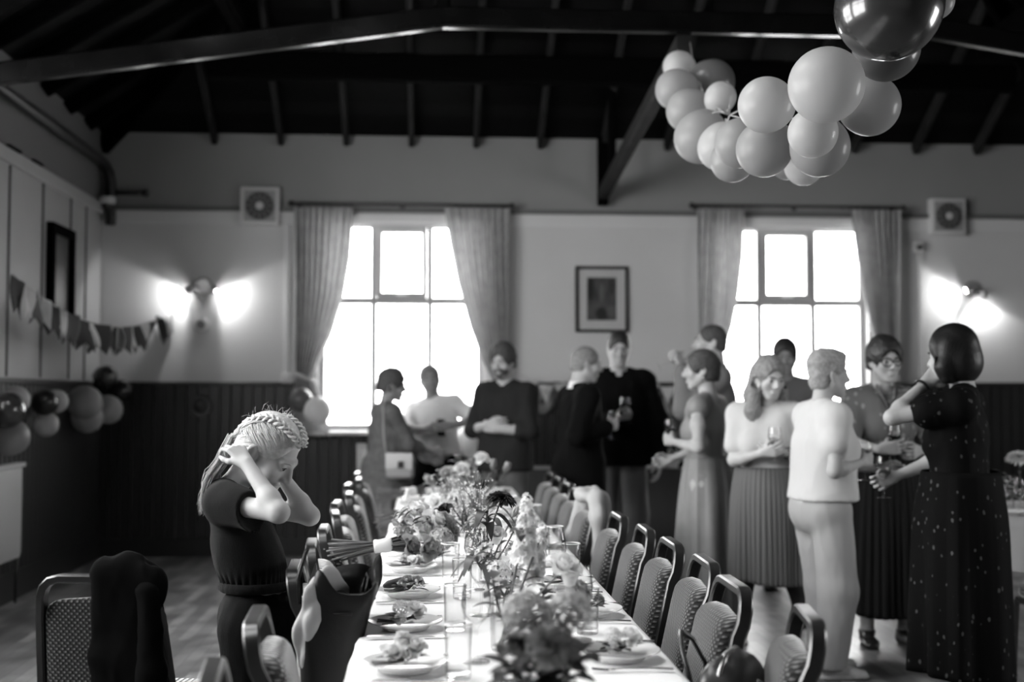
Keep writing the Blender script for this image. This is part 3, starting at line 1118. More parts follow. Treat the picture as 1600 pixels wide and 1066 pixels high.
class Field:
    def __init__(self):
        self.p = []
        self.clips = []
        self.xf = None
    def _pt(self, a):
        a = Vector(a)
        return np.array(self.xf @ a if self.xf is not None else a, dtype=np.float32)
    def frame(self, M=None):
        """following shapes are given in this frame (4x4) until changed"""
        self.xf = M
        return self
    def _rot(self, R):
        B = self.xf.to_3x3() if self.xf is not None else Matrix.Identity(3)
        B = Matrix([B.col[0].normalized(), B.col[1].normalized(), B.col[2].normalized()]).transposed()
        return np.array(B @ (R if R is not None else Matrix.Identity(3)), dtype=np.float32)
    def _sc(self):
        return self.xf.col[0].xyz.length if self.xf is not None else 1.0
    def cap(self, a, b, ra, rb=None, k=0.02, op=1, n=None, s=1.0):
        rb = ra if rb is None else rb
        f = self._sc()
        nn = None
        if n is not None:
            v = Vector(n)
            if self.xf is not None:
                v = self.xf.to_3x3() @ v
            nn = np.array(v.normalized(), dtype=np.float32)
        self.p.append(('c', self._pt(a), self._pt(b), ra * f, rb * f, k * f, op, nn, s))
        return self
    def chain(self, pts, rs, k=0.02, op=1, n=None, s=1.0):
        for i in range(len(pts) - 1):
            self.cap(pts[i], pts[i + 1], rs[i], rs[i + 1], k, op, n, s)
        return self
    def ell(self, c, r, R=None, k=0.02, op=1):
        f = self._sc()
        if not hasattr(r, '__len__'):
            r = (r, r, r)
        self.p.append(('e', self._pt(c), np.array(r, dtype=np.float32) * f, self._rot(R), k * f, op))
        return self
    def clip(self, p, n):
        """keep the side away from n"""
        v = Vector(n)
        if self.xf is not None:
            v = self.xf.to_3x3() @ v
        self.clips.append((self._pt(p), np.array(v.normalized(), dtype=np.float32)))
        return self
    def bounds(self):
        lo = np.full(3, 1e9)
        hi = -lo
        for q in self.p:
            if q[-3 if q[0] == 'c' else -1] < 0 if False else False:
                continue
            if q[0] == 'c':
                if q[6] < 0:
                    continue
                r = max(q[3], q[4])
                lo = np.minimum(lo, np.minimum(q[1], q[2]) - r)
                hi = np.maximum(hi, np.maximum(q[1], q[2]) + r)
            else:
                if q[5] < 0:
                    continue
                ext = np.abs(q[3]) @ q[2]
                lo = np.minimum(lo, q[1] - ext)
                hi = np.maximum(hi, q[1] + ext)
        return lo, hi
    def mesh(self, h, inflate=0.0):
        lo, hi = self.bounds()
        for p0, n in self.clips:      # axis-aligned trimming of the grid where a clip is level
            if n[2] > 0.99:
                hi[2] = min(hi[2], p0[2])
            elif n[2] < -0.99:
                lo[2] = max(lo[2], p0[2])
        lo = lo - 4 * h - inflate
        hi = hi + 4 * h + inflate
        N = np.ceil((hi - lo) / h).astype(int) + 1
        ax = [(lo[i] + h * np.arange(N[i])).astype(np.float32) for i in range(3)]
        D = np.full(tuple(N), 0.25, dtype=np.float32)
        for q in self.p:
            if q[0] == 'c':
                _, a, b, ra, rb, k, op, nn, s = q
                r = max(ra, rb)
                l0, h0 = np.minimum(a, b) - r, np.maximum(a, b) + r
            else:
                _, c, rad, R, k, op = q
                ext = np.abs(R) @ rad
                l0, h0 = c - ext, c + ext
            m = k + 3 * h + inflate
            i0 = np.maximum(np.floor((l0 - m - lo) / h).astype(int), 0)
            i1 = np.minimum(np.ceil((h0 + m - lo) / h).astype(int) + 1, N)
            if np.any(i1 <= i0):
                continue
            sl = tuple(slice(i0[j], i1[j]) for j in range(3))
            X = ax[0][sl[0]][:, None, None]
            Y = ax[1][sl[1]][None, :, None]
            Z = ax[2][sl[2]][None, None, :]
            if q[0] == 'c':
                ba = b - a
                L2 = float(ba @ ba) + 1e-12
                px, py, pz = X - a[0], Y - a[1], Z - a[2]
                t = np.clip((px * ba[0] + py * ba[1] + pz * ba[2]) / L2, 0, 1)
                qx, qy, qz = px - t * ba[0], py - t * ba[1], pz - t * ba[2]
                if nn is not None and s != 1.0:
                    dn = (qx * nn[0] + qy * nn[1] + qz * nn[2]) * (1 / s - 1)
                    qx, qy, qz = qx + dn * nn[0], qy + dn * nn[1], qz + dn * nn[2]
                d = np.sqrt(qx * qx + qy * qy + qz * qz) - (ra + (rb - ra) * t)
                if s < 1:
                    d = np.where(d > 0, d * (0.5 + 0.5 * s), d * s)
            else:
                px, py, pz = X - c[0], Y - c[1], Z - c[2]
                u = (px * R[0, 0] + py * R[1, 0] + pz * R[2, 0])
                v = (px * R[0, 1] + py * R[1, 1] + pz * R[2, 1])
                w = (px * R[0, 2] + py * R[1, 2] + pz * R[2, 2])
                k0 = np.sqrt((u / rad[0]) ** 2 + (v / rad[1]) ** 2 + (w / rad[2]) ** 2)
                k1 = np.sqrt((u / rad[0] ** 2) ** 2 + (v / rad[1] ** 2) ** 2 + (w / rad[2] ** 2) ** 2)
                d = k0 * (k0 - 1) / np.maximum(k1, 1e-6)
            E = D[sl]
            if op > 0:
                if k > 1e-6:
                    hh = np.maximum(k - np.abs(E - d), 0) / k
                    D[sl] = np.minimum(E, d) - hh * hh * k * 0.25
                else:
                    D[sl] = np.minimum(E, d)
            else:
                d = -d
                if k > 1e-6:
                    hh = np.maximum(k - np.abs(E - d), 0) / k
                    D[sl] = np.maximum(E, d) + hh * hh * k * 0.25
                else:
                    D[sl] = np.maximum(E, d)
        if inflate:
            D -= inflate
        for p0, n in self.clips:
            pl = (ax[0][:, None, None] - p0[0]) * n[0] + (ax[1][None, :, None] - p0[1]) * n[1] + (ax[2][None, None, :] - p0[2]) * n[2]
            D = np.maximum(D, pl)
        # the border of the grid is outside
        for j in range(3):
            s0 = [slice(None)] * 3
            s0[j] = 0
            D[tuple(s0)] = np.maximum(D[tuple(s0)], h)
            s0[j] = -1
            D[tuple(s0)] = np.maximum(D[tuple(s0)], h)
        return surface_nets(D, lo, h)

def surface_nets(D, lo, h):
    S = D < 0
    nx, ny, nz = D.shape
    cs = np.zeros((nx - 1, ny - 1, nz - 1), dtype=np.int8)
    for dx in (0, 1):
        for dy in (0, 1):
            for dz in (0, 1):
                cs += S[dx:nx - 1 + dx, dy:ny - 1 + dy, dz:nz - 1 + dz]
    act = (cs > 0) & (cs < 8)
    I, J, K = np.nonzero(act)
    pos = np.zeros((len(I), 3))
    cnt = np.zeros(len(I))
    corners = [(0, 0, 0), (1, 0, 0), (0, 1, 0), (1, 1, 0), (0, 0, 1), (1, 0, 1), (0, 1, 1), (1, 1, 1)]
    vals = [D[I + c[0], J + c[1], K + c[2]] for c in corners]
    for a in range(8):
        for b in range(a + 1, 8):
            ca, cb = corners[a], corners[b]
            if sum(abs(ca[i] - cb[i]) for i in range(3)) != 1:
                continue
            va, vb = vals[a], vals[b]
            m = (va < 0) != (vb < 0)
            t = np.where(m, va / np.where(m, va - vb, 1), 0)
            for i in range(3):
                pos[:, i] += np.where(m, ca[i] + t * (cb[i] - ca[i]), 0)
            cnt += m
    pos /= cnt[:, None]
    V = np.stack([I, J, K], 1) + pos
    V = V * h + np.asarray(lo)
    vid = np.full(act.shape, -1, dtype=np.int64)
    vid[I, J, K] = np.arange(len(I))
    quads = []
    # edges along x, y, z
    a, b = S[:-1, 1:-1, 1:-1], S[1:, 1:-1, 1:-1]
    i, j, k = np.nonzero(a != b)
    f = a[i, j, k]
    j += 1
    k += 1
    q = np.stack([vid[i, j - 1, k - 1], vid[i, j, k - 1], vid[i, j, k], vid[i, j - 1, k]], 1)
    q[~f] = q[~f][:, ::-1]
    quads.append(q)
    a, b = S[1:-1, :-1, 1:-1], S[1:-1, 1:, 1:-1]
    i, j, k = np.nonzero(a != b)
    f = a[i, j, k]
    i += 1
    k += 1
    q = np.stack([vid[i - 1, j, k - 1], vid[i - 1, j, k], vid[i, j, k], vid[i, j, k - 1]], 1)
    q[~f] = q[~f][:, ::-1]
    quads.append(q)
    a, b = S[1:-1, 1:-1, :-1], S[1:-1, 1:-1, 1:]
    i, j, k = np.nonzero(a != b)
    f = a[i, j, k]
    i += 1
    j += 1
    q = np.stack([vid[i - 1, j - 1, k], vid[i, j - 1, k], vid[i, j, k], vid[i - 1, j, k]], 1)
    q[~f] = q[~f][:, ::-1]
    quads.append(q)
    Q = np.concatenate(quads)
    Q = Q[(Q >= 0).all(1)]
    return V, Q

def vnormals(V, Q):
    n = np.cross(V[Q[:, 2]] - V[Q[:, 0]], V[Q[:, 3]] - V[Q[:, 1]])
    N = np.zeros_like(V)
    for c in range(4):
        for a in range(3):
            N[:, a] += np.bincount(Q[:, c], n[:, a], len(V))
    return N / np.maximum(np.linalg.norm(N, axis=1), 1e-9)[:, None]

def largest_piece(V, Q):
    """keeps the biggest connected piece of a mesh"""
    lab = np.arange(len(V))
    for _ in range(400):
        m = lab[Q].min(1)
        new = lab.copy()
        for c in range(4):
            np.minimum.at(new, Q[:, c], m)
        new = new[new]
        if np.array_equal(new, lab):
            break
        lab = new
    ids, inv, cn = np.unique(lab, return_inverse=True, return_counts=True)
    keep = inv == cn.argmax()
    re = np.cumsum(keep) - 1
    Q2 = Q[keep[Q].all(1)]
    return V[keep], re[Q2]

def relax(V, Q, it=1, w=0.5):
    for _ in range(it):
        S = np.zeros_like(V)
        C = np.zeros(len(V))
        for c in range(4):
            a, b = Q[:, c], Q[:, (c + 1) % 4]
            for ax in range(3):
                S[:, ax] += np.bincount(a, V[b, ax], len(V)) + np.bincount(b, V[a, ax], len(V))
            C += np.bincount(a, minlength=len(V)) + np.bincount(b, minlength=len(V))
        V = V * (1 - w) + w * S / np.maximum(C, 1)[:, None]
    return V

def field_obj(name, F, h, m, parent, folds=None, smooth=1, inflate=0.0, one=False):
    V, Q = F.mesh(h, inflate)
    if one:
        V, Q = largest_piece(V, Q)
    if smooth:
        V = relax(V, Q, smooth, 0.5)
    if folds is not None:
        N = vnormals(V, Q)
        V = V + N * folds(V)[:, None]
    return link_mesh(name, np_mesh(name, V, Q), m, parent)

def cloth_folds(amp=0.006, f=(9, 9, 4), seed=0, fine=0.3):
    """soft creases, longer in the direction of the small frequency"""
    f = np.array(f)
    def fn(V):
        a = vnoise3(V, f, seed)
        r = 1 - np.abs(vnoise3(V + .05 * a[:, None], f * 1.7, seed + 1)) * 2
        return amp * (a * 1.2 + (r - .6) * .7) + amp * fine * vnoise3(V, f * 4.5, seed + 5)
    return fn
# ------------------------------------------------------------------ people
def rot(x=0, y=0, z=0):
    """degrees: x leans forward (+) for a figure facing +Y, y leans towards its right (+), z turns left (+)"""
    return Matrix.Rotation(math.radians(z), 3, 'Z') @ Matrix.Rotation(math.radians(y), 3, 'Y') @ Matrix.Rotation(math.radians(-x), 3, 'X')

class Person:
    def __init__(s, label, x, y, H, rz, sex='m', wide=1.0, chest=(0, 0, 0), head=(0, 0, 0), shift=(0, 0), belly=0.0, bust=0.0,
                 child=False, skin=None, hs=None, feet=None, pelvis_drop=0.0, group=None, headshift=(0, 0, 0), neck=1.0):
        s.root = thing('person', label, 'person', (x, y, 0), math.radians(rz), group)
        s.R = Matrix.Rotation(math.radians(rz), 3, 'Z')
        s.o = Vector((x, y, 0))
        s.H, s.sex, s.wide, s.child, s.belly, s.bust = H, sex, wide, child, belly, bust
        q = s.q = H / 1.72
        s.skin = skin
        s.pelvis = Vector((shift[0], shift[1], .53 * H - pelvis_drop))
        s.Rc = rot(*chest)
        s.W = s.pelvis + Vector((0, 0, .075 * H))
        sw = (.101 if sex == 'm' else .090) * H * (0.5 + wide * .5)
        if child:
            sw = .088 * H
        s.N = s.W + s.Rc @ Vector((0, -.012 * H, .237 * H))
        s.S = {1: s.W + s.Rc @ Vector((sw, -.010 * H, .199 * H)), -1: s.W + s.Rc @ Vector((-sw, -.010 * H, .199 * H))}
        s.C = s.W + s.Rc @ Vector((0, 0, .115 * H))
        s.Rh = rot(*head)
        s.hs = hs if hs else (q ** .45 if not child else .95)
        s.Hc = s.N + (s.Rc @ Vector((0, .012 * H, .045 * H))) * neck + s.Rh @ Vector((0, .022, .085 * s.hs)) + Vector(headshift)
        s.HM = Matrix.Translation(s.Hc) @ s.Rh.to_4x4() @ Matrix.Scale(s.hs, 4)
        s.arms = {}
        s.hands = {}
        hw = (.052 if sex == 'm' else .054) * H
        s.hip = {1: s.pelvis + Vector((hw, 0, -.02 * H)), -1: s.pelvis + Vector((-hw, 0, -.02 * H))}
        fx = feet or {1: (hw * 1.15, 0.0, 8), -1: (-hw * 1.15, 0.0, -8)}
        s.foot = fx
        s.ank, s.knee = {}, {}
        for d in (1, -1):
            a = Vector((fx[d][0], fx[d][1] - .02, .048 * H))
            s.ank[d] = a
            L1, L2 = .238 * H, .227 * H
            v = a - s.hip[d]
            D = min(v.length, L1 + L2 - .001)
            u = v.normalized()
            t = (L1 * L1 - L2 * L2 + D * D) / (2 * D)
            hh = math.sqrt(max(L1 * L1 - t * t, 0))
            fwd = Vector((math.sin(math.radians(fx[d][2])), 1, 0))
            fwd = (fwd - u * fwd.dot(u)).normalized()
            s.knee[d] = s.hip[d] + u * t + fwd * hh
        s.F = Field()

    def loc(s, w):
        return s.R.transposed() @ (Vector(w) - s.o)

    def img(s, px, py, dy=0.0):
        """local point seen at a photo position, dy behind (+) or before (-) the person"""
        return s.loc(P(px, py, s.o.y + dy))

    def arm(s, d, elbow, wrist, fdir=None, palm=None, curl=0.5, shrug=(0, 0, 0), spread=0.0, thumb=0.5):
        """d: 1 right, -1 left. elbow and wrist are aims in local coordinates; lengths stay human"""
        s.S[d] = s.S[d] + Vector(shrug)
        L1, L2 = .172 * s.H, .148 * s.H
        e = s.S[d] + (Vector(elbow) - s.S[d]).normalized() * L1
        w = e + (Vector(wrist) - e).normalized() * L2
        fd = Vector(fdir).normalized() if fdir is not None else (w - e).normalized()
        pn = Vector(palm) if palm is not None else Vector((-d, 0, 0))
        pn = (pn - fd * pn.dot(fd)).normalized()
        s.arms[d] = (s.S[d], e, w)
        s.hands[d] = (fd, pn, curl, spread, thumb)
        return s

    def arm_ik(s, d, wrist, pole=(0, -1, -.3), **k):
        """bends the elbow towards the pole so that the hand reaches the wrist point"""
        sh = s.S[d] + Vector(k.get('shrug', (0, 0, 0)))
        L1, L2 = .172 * s.H, .148 * s.H
        v = Vector(wrist) - sh
        D = min(v.length, (L1 + L2) * .985)
        u = v.normalized()
        t = (L1 * L1 - L2 * L2 + D * D) / (2 * D)
        hh = math.sqrt(max(L1 * L1 - t * t, 0))
        p = Vector(pole)
        p = (p - u * p.dot(u)).normalized()
        e = sh + u * t + p * hh
        return s.arm(d, e, sh + u * D, **k)

    # ---- shapes
    def head_shape(s, F, nose=1.0, jaw=1.0, beard=0.0):
        F.frame(s.HM)
        F.ell((0, -.012, .034), (.073, .094, .086), k=.02)
        F.ell((0, .028, -.030), (.059, .062, .074), k=.03)
        F.ell((0, .064, -.098), (.024 * jaw, .020, .020), k=.022)
        for d in (1, -1):
            F.cap((d * .054 * jaw, .002, -.045), (d * .020 * jaw, .058, -.096), .020, .016, k=.025)
            F.ell((d * .040, .060, -.022), (.024, .022, .024), k=.02)
            F.cap((d * .010, .088, .026), (d * .040, .076, .024), .010, .009, k=.012)
        F.cap((0, .090, .014), (0, .112 * (.97 + .03 * nose), -.024), .0075, .0115 * nose, k=.010)
        F.cap((0, .080, .012), (0, .091, -.026), .010, .015, k=.012)
        for d in (1, -1):
            F.ell((d * .011, .100, -.031), (.008, .010, .008), k=.008)
            F.ell((d * .033, .100, .006), (.017, .016, .0125), k=.010, op=-1)
            F.ell((d * .033, .0765, .006), (.0135, .0135, .0125), k=.003)
        F.ell((0, .087, -.060), (.025, .011, .0055), k=.006)
        F.ell((0, .086, -.071), (.021, .011, .0065), k=.006)
        F.cap((-.024, .0975, -.0655), (.024, .0975, -.0655), .0022, .0022, k=.003, op=-1)
        for d in (1, -1):
            F.ell((d * .079, -.012, -.006), (.009, .019, .032), R=Matrix.Rotation(d * .35, 3, 'Z') @ Matrix.Rotation(.2, 3, 'X'), k=.008)
            F.ell((d * .087, -.008, -.003), (.006, .010, .018), k=.006, op=-1)
        F.frame(None)
        nb = s.HM @ Vector((0, -.030, -.055))
        nr = (.059 if s.sex == 'm' else .052) * s.q if not s.child else .040
        F.cap(s.N - s.Rc @ Vector((0, 0, .02)), nb, nr * 1.08, nr * .98, k=.03)

    def hand_shape(s, F, d, fine=1.0):
        sh, e, w = s.arms[d]
        fd, pn, curl, spread, thumb = s.hands[d]
        side = fd.cross(pn)          # towards the thumb for the right hand when palm faces -n ... fixed below
        # thumb side: for the right hand with fingers down and palm inward the thumb points forward
        th = (fd.cross(pn)) * (1 if d > 0 else -1)
        k = s.H / 1.72 * (1.0 if not s.child else .98)
        M = Matrix((th, fd, pn)).transposed().to_4x4()   # x thumb side, y fingers, z out of the palm
        M = Matrix.Translation(w) @ M @ Matrix.Scale(k, 4)
        F.frame(M)
        kn = [(.032, .088), (.011, .094), (-.010, .090), (-.029, .080)]
        base = [(.016, .012), (.006, .010), (-.006, .010), (-.015, .012)]
        for (bx, by), (kx, ky) in zip(base, kn):
            F.cap((bx, by, 0), (kx, ky, 0), .014, .0105, k=.012, n=(0, 0, 1), s=.9)
        F.ell((.022, .032, .010), (.014, .026, .012), k=.012)
        ln = [(.040, .025, .020), (.044, .028, .021), (.041, .026, .020), (.032, .020, .018)]
        for i, ((kx, ky), L) in enumerate(zip(kn, ln)):
            a = curl * 70 + i * 4 * curl
            p = Vector((kx, ky, 0))
            ang = 0
            spv = (1.5 - i) * (3 + spread * 9)
            r = [.0088, .0082, .0076, .0066]
            for j in range(3):
                ang += a * (.75, 1.0, .7)[j]
                dv = Vector((math.sin(math.radians(spv)) * math.cos(math.radians(ang)), math.cos(math.radians(ang)), math.sin(math.radians(ang))))
                p2 = p + dv * L[j]
                F.cap(p, p2, r[j], r[j + 1], k=.005)
                p = p2
        t0 = Vector((.018, .022, .004))
        t1 = t0 + Vector((.62, .66, .30 + .4 * thumb)).normalized() * .044
        t2 = t1 + Vector((.30 - .3 * thumb, .80, .25 + .6 * thumb)).normalized() * .032
        t3 = t2 + Vector((.05 - .4 * thumb, .85, .25 + .6 * thumb)).normalized() * .025
        F.chain([t0, t1, t2, t3], [.0135, .0108, .0098, .008], k=.008)
        F.frame(None)
        return M

    def build_body(s, h=.006, mat_=None, nose=1.0, jaw=1.0, legs=True):
        F = s.F
        q, H = s.q, s.H
        B = s.wide
        Rc4 = Matrix.Translation(s.W) @ s.Rc.to_4x4()
        s.torso(F, 0.0)
        s.head_shape(F, nose, jaw)
        for d in (1, -1):
            sh, e, w = s.arms[d]
            ua = (.047 if s.sex == 'm' else .042) * q * (.7 + .3 * B)
            if s.child:
                ua = .0325
            fa = ua * .86
            F.cap(sh, e, ua, fa * (.93 if not s.child else 1.04), k=.03)
            m = lerp(e, w, .28)
            if not s.child:
                F.ell(lerp(sh, e, .45), ua * 1.08, k=.03)
            F.cap(e, m, fa * (.90 if not s.child else 1.04), fa * 1.0, k=.02)
            F.cap(m, w, fa * 1.0, fa * (.58 if not s.child else .70), k=.02)
            fd = s.hands[d][0]
            F.cap(w, w + fd * .02 * q, fa * .55, fa * .5, k=.015, n=s.hands[d][1], s=.8)
            s.hand_shape(F, d)
        if legs:
            for d in (1, -1):
                s.leg(F, d, 0.0)
                s.foot_shape(F, d, 0.0)
        o = field_obj('body', F, h, mat_ or s.skin, s.root, smooth=1, one=True)
        return o

    def leg(s, F, d, inf, to=1.0, wide=1.0, cut=None):
        q = s.q
        th = (.084 if s.sex == 'm' else .086) * q * (.65 + .35 * s.wide)
        if s.child:
            th = .066
        hip, kn, an = s.hip[d], s.knee[d], s.ank[d]
        F.cap(hip, kn, (th + inf) * 1.0, (th * .66 + inf) * wide, k=.03)
        c = lerp(kn, an, .3) + Vector((0, -.012, 0))
        F.cap(kn, c, (th * .64 + inf) * wide, (th * .66 + inf) * wide, k=.03)
        F.cap(c, an, (th * .66 + inf) * wide, (th * .40 + inf) * wide, k=.03)

    def foot_shape(s, F, d, inf):
        q = s.q
        a = s.ank[d]
        ang = math.radians(s.foot[d][2])
        f = Vector((math.sin(ang), math.cos(ang), 0))
        heel = a + Vector((0, 0, -a.z + .032 * q)) - f * .028 * q
        ball = Vector((a.x, a.y, .024 * q)) + f * .12 * q
        toe = Vector((a.x, a.y, .020 * q)) + f * .175 * q
        F.cap(a, heel, .032 * q + inf, .028 * q + inf, k=.02)
        F.cap(a - Vector((0, 0, .01)), ball, .030 * q + inf, .022 * q + inf, k=.03)
        F.cap(heel, ball, .026 * q + inf, .024 * q + inf, k=.02, n=None)
        side = Vector((f.y, -f.x, 0))
        F.cap(ball - side * .02 * q, toe - side * .012 * q, .022 * q + inf, .016 * q + inf, k=.015)
        F.cap(ball + side * .02 * q, toe + side * .012 * q, .022 * q + inf, .016 * q + inf, k=.015)
        F.clip((0, 0, 0.001), (0, 0, -1))

    def torso(s, F, inf, shoulders=True):
        H, B = s.H, s.wide
        Mc = Matrix.Translation(s.W) @ s.Rc.to_4x4()
        Mp = Matrix.Translation(s.pelvis)
        f = s.sex == 'f'
        u = H / 1.72
        if s.child:
            F.frame(Mp).ell((0, -.005, .0), (.120 + inf, .088 + inf, .10 + inf), k=.05)
            F.frame(Mc).ell((0, 0, .0), (.098 + inf, .076 + inf, .12 + inf), k=.06)
            F.ell((0, -.004, .155 * u), (.108 + inf, .080 + inf, .135 + inf), k=.06)
            F.cap((-.07 * u, -.014, .205 * H), (.07 * u, -.014, .205 * H), .042 + inf, .042 + inf, k=.04)
        else:
            pw = (.172 if f else .160) * u * (.5 + .5 * B)
            F.frame(Mp).ell((0, -.012, .0), (pw + inf, (.118 if f else .112) * u * (.6 + .4 * B) + inf, .125 * u + inf), k=.05)
            F.ell((0, -.055 * u, -.04 * u), (pw * .78 + inf, .075 * u + inf, .09 * u + inf), k=.05)
            ww = (.128 if f else .148) * u * (.4 + .6 * B)
            F.frame(Mc).ell((0, .005 + s.belly * .3, .0), (ww + inf, (.098 + s.belly * .55) * u + inf, .15 * u + inf), k=.06)
            if s.belly:
                F.ell((0, .04 + s.belly * .5, .01), (.12 * u + inf, .085 + s.belly * .5 + inf, .12 * u + inf), k=.06)
            cw = (.142 if f else .168) * u * (.5 + .5 * B)
            F.ell((0, -.005, .215 * u), (cw + inf, (.100 if f else .112) * u + inf, .165 * u + inf), k=.06)
            if s.bust:
                for d in (1, -1):
                    F.ell((d * .066 * u, .058 * u + s.bust * .35, .178 * u), (.072 * u + inf, .055 * u + s.bust * .5 + inf, .078 * u + inf), k=.06)
        F.frame(None)
        if shoulders:
            for d in (1, -1):
                r = .043 * u if not s.child else .034
                F.cap(s.N + s.Rc @ Vector((d * .03, 0, -.01)), s.S[d], r * 1.0 + inf * .6, r * 1.1 + inf, k=.04)
                ch = s.W + s.Rc @ Vector((d * .09 * u, .02, .18 * H))
                F.cap(ch, s.S[d], .06 * u * (1 if not s.child else .7) + inf, r * 1.1 + inf, k=.04)

    def top(s, name, m, inf=.016, sleeve=1.0, hem=None, amp=.006, h=.008, neck_drop=0.0, seed=0, sleeve_inf=None, hem_flare=0.0, folds=None, extra=None, hang=0.0):
        """garment over the torso; sleeve: fraction of the whole arm covered; hem: height of the lower edge"""
        F = Field()
        s.torso(F, inf)
        si = inf if sleeve_inf is None else sleeve_inf
        B = s.wide
        for d in (1, -1):
            sh, e, w = s.arms[d]
            ua = (.047 if s.sex == 'm' else .042) * s.q * (.7 + .3 * B) * 1.06
            if s.child:
                ua = .034
            fa = ua * .86
            L1, L2 = (e - sh).length, (w - e).length
            t = sleeve * (L1 + L2)
            if t > L1:
                F.cap(sh, e, ua + si, fa + si, k=.03)
                F.cap(e, e + (w - e) * min(1, (t - L1) / L2), fa * 1.02 + si, lerp(fa, fa * .62, min(1, (t - L1) / L2)) + si, k=.02)
            elif t > 0:
                F.cap(sh, sh + (e - sh) * (t / L1), ua + si, ua + si * 1.1, k=.03)
        if hem is not None and hem < s.pelvis.z - .03:
            pw = (.172 if s.sex == 'f' else .160) * s.q * (.5 + .5 * B)
            for yy in (-.03, .03):
                F.cap(s.pelvis + Vector((-.05, yy, 0)), Vector((s.pelvis.x - .055, s.pelvis.y + yy, hem)), pw * .66 + inf, pw * .66 + inf + hem_flare, k=.06)
                F.cap(s.pelvis + Vector((.05, yy, 0)), Vector((s.pelvis.x + .055, s.pelvis.y + yy, hem)), pw * .66 + inf, pw * .66 + inf + hem_flare, k=.06)
        if hem is not None:
            F.clip((0, 0, hem), (0, 0, -1))
        # neckline
        M = Matrix.Translation(s.N) @ s.Rc.to_4x4()
        F.frame(M).ell((0, .02, .055 - neck_drop), (.062 * s.q, .075 * s.q, .058), k=.01, op=-1)
        F.frame(None)
        if hang:
            Mc = Matrix.Translation(s.W) @ s.Rc.to_4x4()
            u = s.q
            cw = (.135 if s.sex == 'f' else .16) * u * (.5 + .5 * B)
            for sx in (-.5, .5):
                up = Mc @ Vector((sx * cw, -.005, .19 * u))
                F.cap(up, Vector((s.pelvis.x + sx * cw * 1.05, s.pelvis.y + .01, (hem or s.pelvis.z) - .05)), cw * .58 + hang, cw * .60 + hang + .012, k=.05)
        if extra:
            extra(F)
        o = field_obj(name, F, h, m, s.root, folds=folds or cloth_folds(amp, seed=seed), smooth=2)
        return o

    def trousers(s, name, m, inf=.014, top_z=None, end=.05, wide=1.15, amp=.006, h=.009, seed=3):
        F = Field()
        pw = (.172 if s.sex == 'f' else .160) * s.q * (.5 + .5 * s.wide)
        f = s.sex == 'f'
        u = s.q
        if s.child:
            F.frame(Matrix.Translation(s.pelvis)).ell((0, -.005, .0), (.120 + inf, .088 + inf, .11 + inf), k=.05)
        else:
            F.frame(Matrix.Translation(s.pelvis)).ell((0, -.012, .0), (pw + inf, (.118 if f else .112) * u * (.6 + .4 * s.wide) + inf, .135 * u + inf), k=.05)
            F.ell((0, -.055 * u, -.04 * u), (pw * .78 + inf, .075 * u + inf, .09 * u + inf), k=.05)
        F.frame(None)
        th = (.084 if s.sex == 'm' else .086) * u * (.65 + .35 * s.wide)
        if s.child:
            th = .066
        for d in (1, -1):
            hip, kn, an = s.hip[d], s.knee[d], s.ank[d]
            F.cap(hip, kn, th + inf, (th * .72 + inf) * wide, k=.03)
            F.cap(kn, an - Vector((0, 0, .03)), (th * .72 + inf) * wide, (th * .54 + inf) * wide, k=.03)
        F.clip((0, 0, top_z if top_z else s.pelvis.z + .09), (0, 0, 1))
        F.clip((0, 0, end), (0, 0, -1))
        return field_obj(name, F, h, m, s.root, folds=cloth_folds(amp, (10, 10, 3), seed), smooth=2)

    def shoes(s, m, sole=None, name='shoe'):
        for d in (1, -1):
            F = Field()
            s.foot_shape(F, d, .009)
            F.clip((0, 0, .085 * s.q), (0, 0, 1))
            o = field_obj(name, F, .006, m, s.root, smooth=1)
            if sole:
                a = s.ank[d]
                ang = math.radians(s.foot[d][2])
                f = Vector((math.sin(ang), math.cos(ang), 0))
                G = Field()
                c0 = Vector((a.x, a.y, .012)) - f * .03
                c1 = Vector((a.x, a.y, .012)) + f * .165 * s.q
                G.cap(c0, c1, .047 * s.q, .043 * s.q, k=.01)
                G.clip((0, 0, .024), (0, 0, 1)).clip((0, 0, .001), (0, 0, -1))
                field_obj('sole', G, .006, sole, o, smooth=1)

    def skirt(s, name, m, z0, z1, r0, r1, pleats=40, amp=.010, seed=0, flare=1.0, back=0.0, thick=.004, nseg=260, sway=.02, c1=(0, 0)):
        """hanging skirt from waist height z0 to hem z1, radii (x, y) at both ends"""
        rings = []
        nz = 34
        V, Q = [], []
        for i in range(nz + 1):
            t = i / nz
            z = lerp(z0, z1, t)
            tt = t ** flare
            # swells over the hips first
            hip = math.sin(min(1, t / .35) * PI / 2)
            rx = lerp(r0[0], r1[0], tt) + .02 * hip * (1 - t)
            ry = lerp(r0[1], r1[1], tt) + .03 * hip * (1 - t)
            for k in range(nseg):
                a = 2 * PI * k / nseg
                ph = pleats * a + 1.5 * math.sin(3 * a + seed)
                pl = (abs((ph / (2 * PI)) % 1 - .5) * 4 - 1) * amp * min(1, .25 + t * 1.2)
                sw = sway * math.sin(5 * a + seed * 2) * t + sway * .6 * math.sin(9 * a + 1 + seed) * t
                cx, cy_ = lerp(s.pelvis.x, c1[0], t), lerp(s.pelvis.y, c1[1], t)
                V.append((cx + math.cos(a) * (rx + pl + sw), cy_ + math.sin(a) * (ry + pl + sw) - back * hip * (1 - t), z + .01 * math.sin(2 * a + seed) * t))
        for i in range(nz):
            for k in range(nseg):
                k2 = (k + 1) % nseg
                Q.append((i * nseg + k, i * nseg + k2, (i + 1) * nseg + k2, (i + 1) * nseg + k))
        o = link_mesh(name, np_mesh(name, V, Q), m, s.root)
